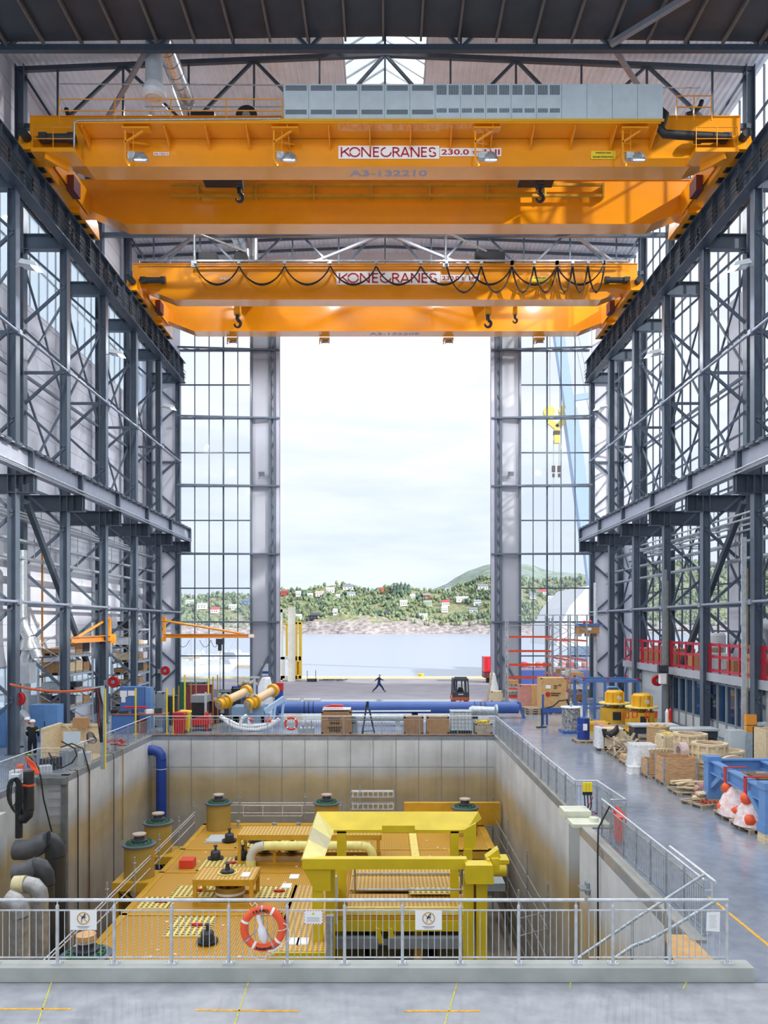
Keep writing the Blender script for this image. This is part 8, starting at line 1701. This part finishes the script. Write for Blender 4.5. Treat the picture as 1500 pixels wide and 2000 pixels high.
for i, (x0, x1) in enumerate(((559, 585), (592, 625))): m = MB(); a, b = fl(x0, 1370), fl(x1, 1370); m.box(a[0], b[0], a[1], a[1] + .9, 0, .16); m.build('pale_slab', LGREY, None, label='flat pale slab lying at the door threshold, %s one' % ['left', 'right'][i], cat='slab', group='slabs at the threshold')
# mobile crane seen through the right window
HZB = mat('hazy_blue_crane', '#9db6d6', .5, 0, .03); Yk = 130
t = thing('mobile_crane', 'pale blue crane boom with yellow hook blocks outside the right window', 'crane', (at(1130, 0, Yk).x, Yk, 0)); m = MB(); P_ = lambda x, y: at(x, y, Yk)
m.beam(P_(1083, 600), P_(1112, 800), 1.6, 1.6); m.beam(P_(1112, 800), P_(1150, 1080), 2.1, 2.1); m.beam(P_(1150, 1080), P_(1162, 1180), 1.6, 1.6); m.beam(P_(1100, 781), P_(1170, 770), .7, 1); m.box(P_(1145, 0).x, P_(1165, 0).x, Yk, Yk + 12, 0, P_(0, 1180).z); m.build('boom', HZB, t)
m = MB()
for a, b in (((1074, 600), (1074, 800)), ((1093, 600), (1093, 800)), ((1081, 860), (1081, 920)), ((1092, 860), (1092, 920)), ((1110, 600), (1150, 800)), ((1118, 600), (1160, 800)), ((1081, 930), (1081, 1180)), ((1095, 930), (1095, 1200))): m.tube(P_(*a), P_(*b), .05, n=5)
m.build('wire_rope', MGREY, t)
m = MB()
for x, y in ((1072, 805), (1102, 803)): m.cyl(P_(x, y) - Vector((0, .4, 0)), .95, .8, 18, 'Y')
m.beam(P_(1070, 820), P_(1088, 836), .5, 1.0); m.beam(P_(1104, 818), P_(1088, 836), .5, 1.0); m.beam(P_(1087, 836), P_(1087, 866), .9, .8); m.build('hook_block', mat('hook_yellow', '#e0c85a', .5, 0, .05), t)
m = MB(); m.beam(P_(1087, 842), P_(1087, 850), 1.0, .9)
for x in (1081, 1092): m.beam(P_(x, 910), P_(x, 922), .5); m.beam(P_(x, 925), P_(x, 932), .35)
m.build('hook_fittings', MATS['stencil_brown'], t)
# pale hull/tent, vessel and containers beyond the right windows
m = MB(); Yk = 110; m.prism([(1086, 1262), (1098, 1215), (1112, 1185), (1150, 1143), (1200, 1140), (1260, 1170), (1268, 1262)], (0, Yk, 0), (1, 0, 0), (0, 0, 1), (0, 20, 0)); m.v = [(at(v[0], 0, Yk).x, v[1], at(0, v[2], Yk).z) for v in m.v]; m.build('white_hall', mat('pale_fabric_hall', '#dfe2e6', .6, 0, .02, .2), None, label='pale grey curved shed roof outside beyond the right windows', cat='shed')
m = MB(); m.box(at(1014, 0, 80).x, at(1150, 0, 80).x, 80, 82, 0, 1.6); m.build('blue_container', NAVY, None, label='low navy container outside the right window', cat='container')
for i in range(9): a = at(1022 + i * 15, 1302, 84); m = MB(); m.lathe([(.25, 0), (.5, .1), (.5, .5), (.25, .6)], (a.x, 84, 1.7), 12); m.build('cable_reel', [RED, LGREY, PINK][i % 3], None, label='reel lined up outside the right window behind the navy container', cat='reel', group='reels outside the right window')
m = MB(); m.box(at(1014, 0, 84).x, at(1160, 0, 84).x, 83.5, 84.5, 0, 1.7); m.build('reel_platform', mat('pinkish_deck', '#a8808a', .6, 0, .1), None, label='dull pink platform carrying the reels outside the right window', cat='platform')
# marina beyond the left windows
rr = random.Random(4)
for i in range(9):
    y = 120 + rr.uniform(0, 90); pxx = 358 + i * 15 + rr.uniform(-3, 3); x = at(pxx, 0, y).x; L = rr.uniform(5, 8)
    t = thing('boat', 'small white boat moored beyond the left windows, %s from the left' % ['first', 'second', 'third', 'fourth', 'fifth', 'sixth', 'seventh', 'eighth', 'ninth'][i], 'boat', (x, y, -2), group='boats in the marina')
    m = MB(); m.prism([(-L / 2, 1.0), (-L * .42, 0), (L * .35, 0), (L / 2, 1.2)], (x, y, -2), (1, 0, 0), (0, 0, 1), (0, 2.0, 0)); m.build('hull', WHITE, t)
    m = MB(); m.prism([(-L * .25, 0), (L * .2, 0), (L * .1, 1.0), (-L * .2, 1.1)], (x, y + .3, -.95), (1, 0, 0), (0, 0, 1), (0, 1.4, 0)); m.build('cabin', LGREY, t)
    if i % 2: m = MB(); m.tube((x, y + 1, -1), (x, y + 1, rr.uniform(4, 8)), .06, n=5); m.tube((x - 1.5, y + 1, .4), (x, y + 1, 6 * .6), .03, n=4); m.build('mast', GALV, t)
for j, y in enumerate((112, 150, 190)): m = MB(); m.box(at(357, 0, y).x, at(489, 0, y).x, y, y + 1.6, -2, -1.5); m.build('jetty', WOODG, None, label='floating jetty in the marina, %s row' % ['nearest', 'middle', 'farthest'][j], cat='jetty')

m = MB(); m.box(25.5, 60, -40, 47, 0, 30.5); struct('wall_neighbour_hall', m, PANEL)  # block out of view, added to keep low sun off the hall floor
# ================================================================ LIGHT
w = bpy.data.worlds.new('overcast_sky'); SC.world = w; w.use_nodes = True; nt = w.node_tree; bg = nt.nodes['Background']
tc = nt.nodes.new('ShaderNodeTexCoord'); sp = nt.nodes.new('ShaderNodeSeparateXYZ'); nt.links.new(tc.outputs['Generated'], sp.inputs[0])
gr = nt.nodes.new('ShaderNodeValToRGB'); nt.links.new(sp.outputs['Z'], gr.inputs[0])
E_ = gr.color_ramp.elements; E_[0].position = 0; E_[0].color = lin('#dbe6f1'); E_[1].position = .6; E_[1].color = lin('#fafbff'); E_.new(.1).color = lin('#dfe9f3'); E_.new(.25).color = lin('#eff4fb')
mp = nt.nodes.new('ShaderNodeMapping'); mp.inputs['Scale'].default_value = (1.2, 1.2, 6.5); nt.links.new(tc.outputs['Generated'], mp.inputs[0])
n = nt.nodes.new('ShaderNodeTexNoise'); n.inputs['Scale'].default_value = 3.0; n.inputs['Detail'].default_value = 7; n.inputs['Roughness'].default_value = .55; nt.links.new(mp.outputs[0], n.inputs['Vector'])
r = nt.nodes.new('ShaderNodeValToRGB'); nt.links.new(n.outputs['Fac'], r.inputs[0]); r.color_ramp.elements[0].position = .38; r.color_ramp.elements[0].color = (.87, .9, .94, 1); r.color_ramp.elements[1].position = .62; r.color_ramp.elements[1].color = (1.05, 1.04, 1.04, 1)
mx = nt.nodes.new('ShaderNodeMix'); mx.data_type = 'RGBA'; mx.blend_type = 'MULTIPLY'; mx.inputs[0].default_value = 1; nt.links.new(gr.outputs[0], mx.inputs[6]); nt.links.new(r.outputs[0], mx.inputs[7]); nt.links.new(mx.outputs[2], bg.inputs['Color'])
bg.inputs['Strength'].default_value = SKY
def lamp(name, kind, loc, energy, **k):
    l = bpy.data.lights.new(name, kind); l.energy = energy
    for a, b in k.items(): setattr(l, a, b)
    o = bpy.data.objects.new(name, l); COL.objects.link(o); o.location = loc; return o
s = lamp('sun', 'SUN', (60, -60, 80), SUN, angle=math.radians(1.2), color=(1, .95, .86)); s.rotation_euler = Vector((-.72, .5, -.42)).to_track_quat('-Z', 'Y').to_euler()
# high-bay lamps added to brighten the hall: two rows under the dark ceiling bay and one between each pair of trusses
HB = mat('lamp_housing', '#c8ccd0', .4, 0, 0)
em = bpy.data.materials.new('lit_lamp_face'); em.use_nodes = True; em.node_tree.nodes['Principled BSDF'].inputs['Emission Color'].default_value = (1, .98, .95, 1); em.node_tree.nodes['Principled BSDF'].inputs['Emission Strength'].default_value = 3
k = 0; ORD = ['first', 'second', 'third', 'fourth', 'fifth', 'sixth', 'seventh', 'eighth', 'ninth', 'tenth', 'eleventh', 'twelfth']
for y, zz, e in ((15, 33.6, FILL), (20, 33.6, FILL), (25, 33.6, FILL), (46.7, 36.6, FILL * 1.6), (58, 36.6, FILL * 1.6)):
    for x in (-14, -5, 5, 14):
        t = thing('high_bay_lamp', 'high-bay lamp under the roof, row %s, %s from the left' % (ORD[[15, 20, 25, 46.7, 58].index(y)], ORD[[-14, -5, 5, 14].index(x)]), 'lamp', (x, y, zz), group='high-bay lamps')
        m = MB(); m.lathe([(0, .35), (.15, .35), (.18, .12), (.4, 0), (.36, 0)], (x, y, zz), 18); m.tube((x, y, zz + .35), (x, y, (34.4 if zz < 34 else 38.2) - abs(x) * (.0143 if zz < 34 else .03)), .02, n=5); m.build('housing', HB, t)
        m = MB(); m.lathe([(0, .02), (.36, .02)], (x, y, zz), 18); m.build('lamp_face', em, t)
        l = lamp('lamp_light', 'AREA', (0, 0, -.05), e, shape='DISK', size=.7, color=(.95, .975, 1)); l.parent = t
# working floodlights: the four under the front crane, the four under the rear crane and the six on the columns
for px_ in (245, 535, 928, 1216): l = lamp('crane_flood_light', 'AREA', (at(px_, 0, 37.6).x + .75, 37.6, 28.62), FLE * .8, shape='DISK', size=.6, color=(.95, .975, 1))
for px_ in (452, 632, 873, 1050): l = lamp('crane_flood_light', 'AREA', (at(px_, 0, 61.5).x + .15, 61.4, ZB - .56), FLE, shape='DISK', size=.6, color=(.95, .975, 1))
for sg in (-1, 1):
    for y in (61.4, 49.4, 37.4): l = lamp('column_flood_light', 'AREA', (sg * 16.85, y - .3, 23.1), FLE, shape='DISK', size=.6, color=(.95, .975, 1)); l.rotation_euler = Vector((-sg * .8, 0, -.6)).to_track_quat('-Z', 'Y').to_euler()
SC.view_settings.view_transform = 'Standard'; SC.view_settings.look = 'None'; SC.view_settings.gamma = 1; SC.view_settings.exposure = EXPO; SC.view_settings.use_curve_mapping = False
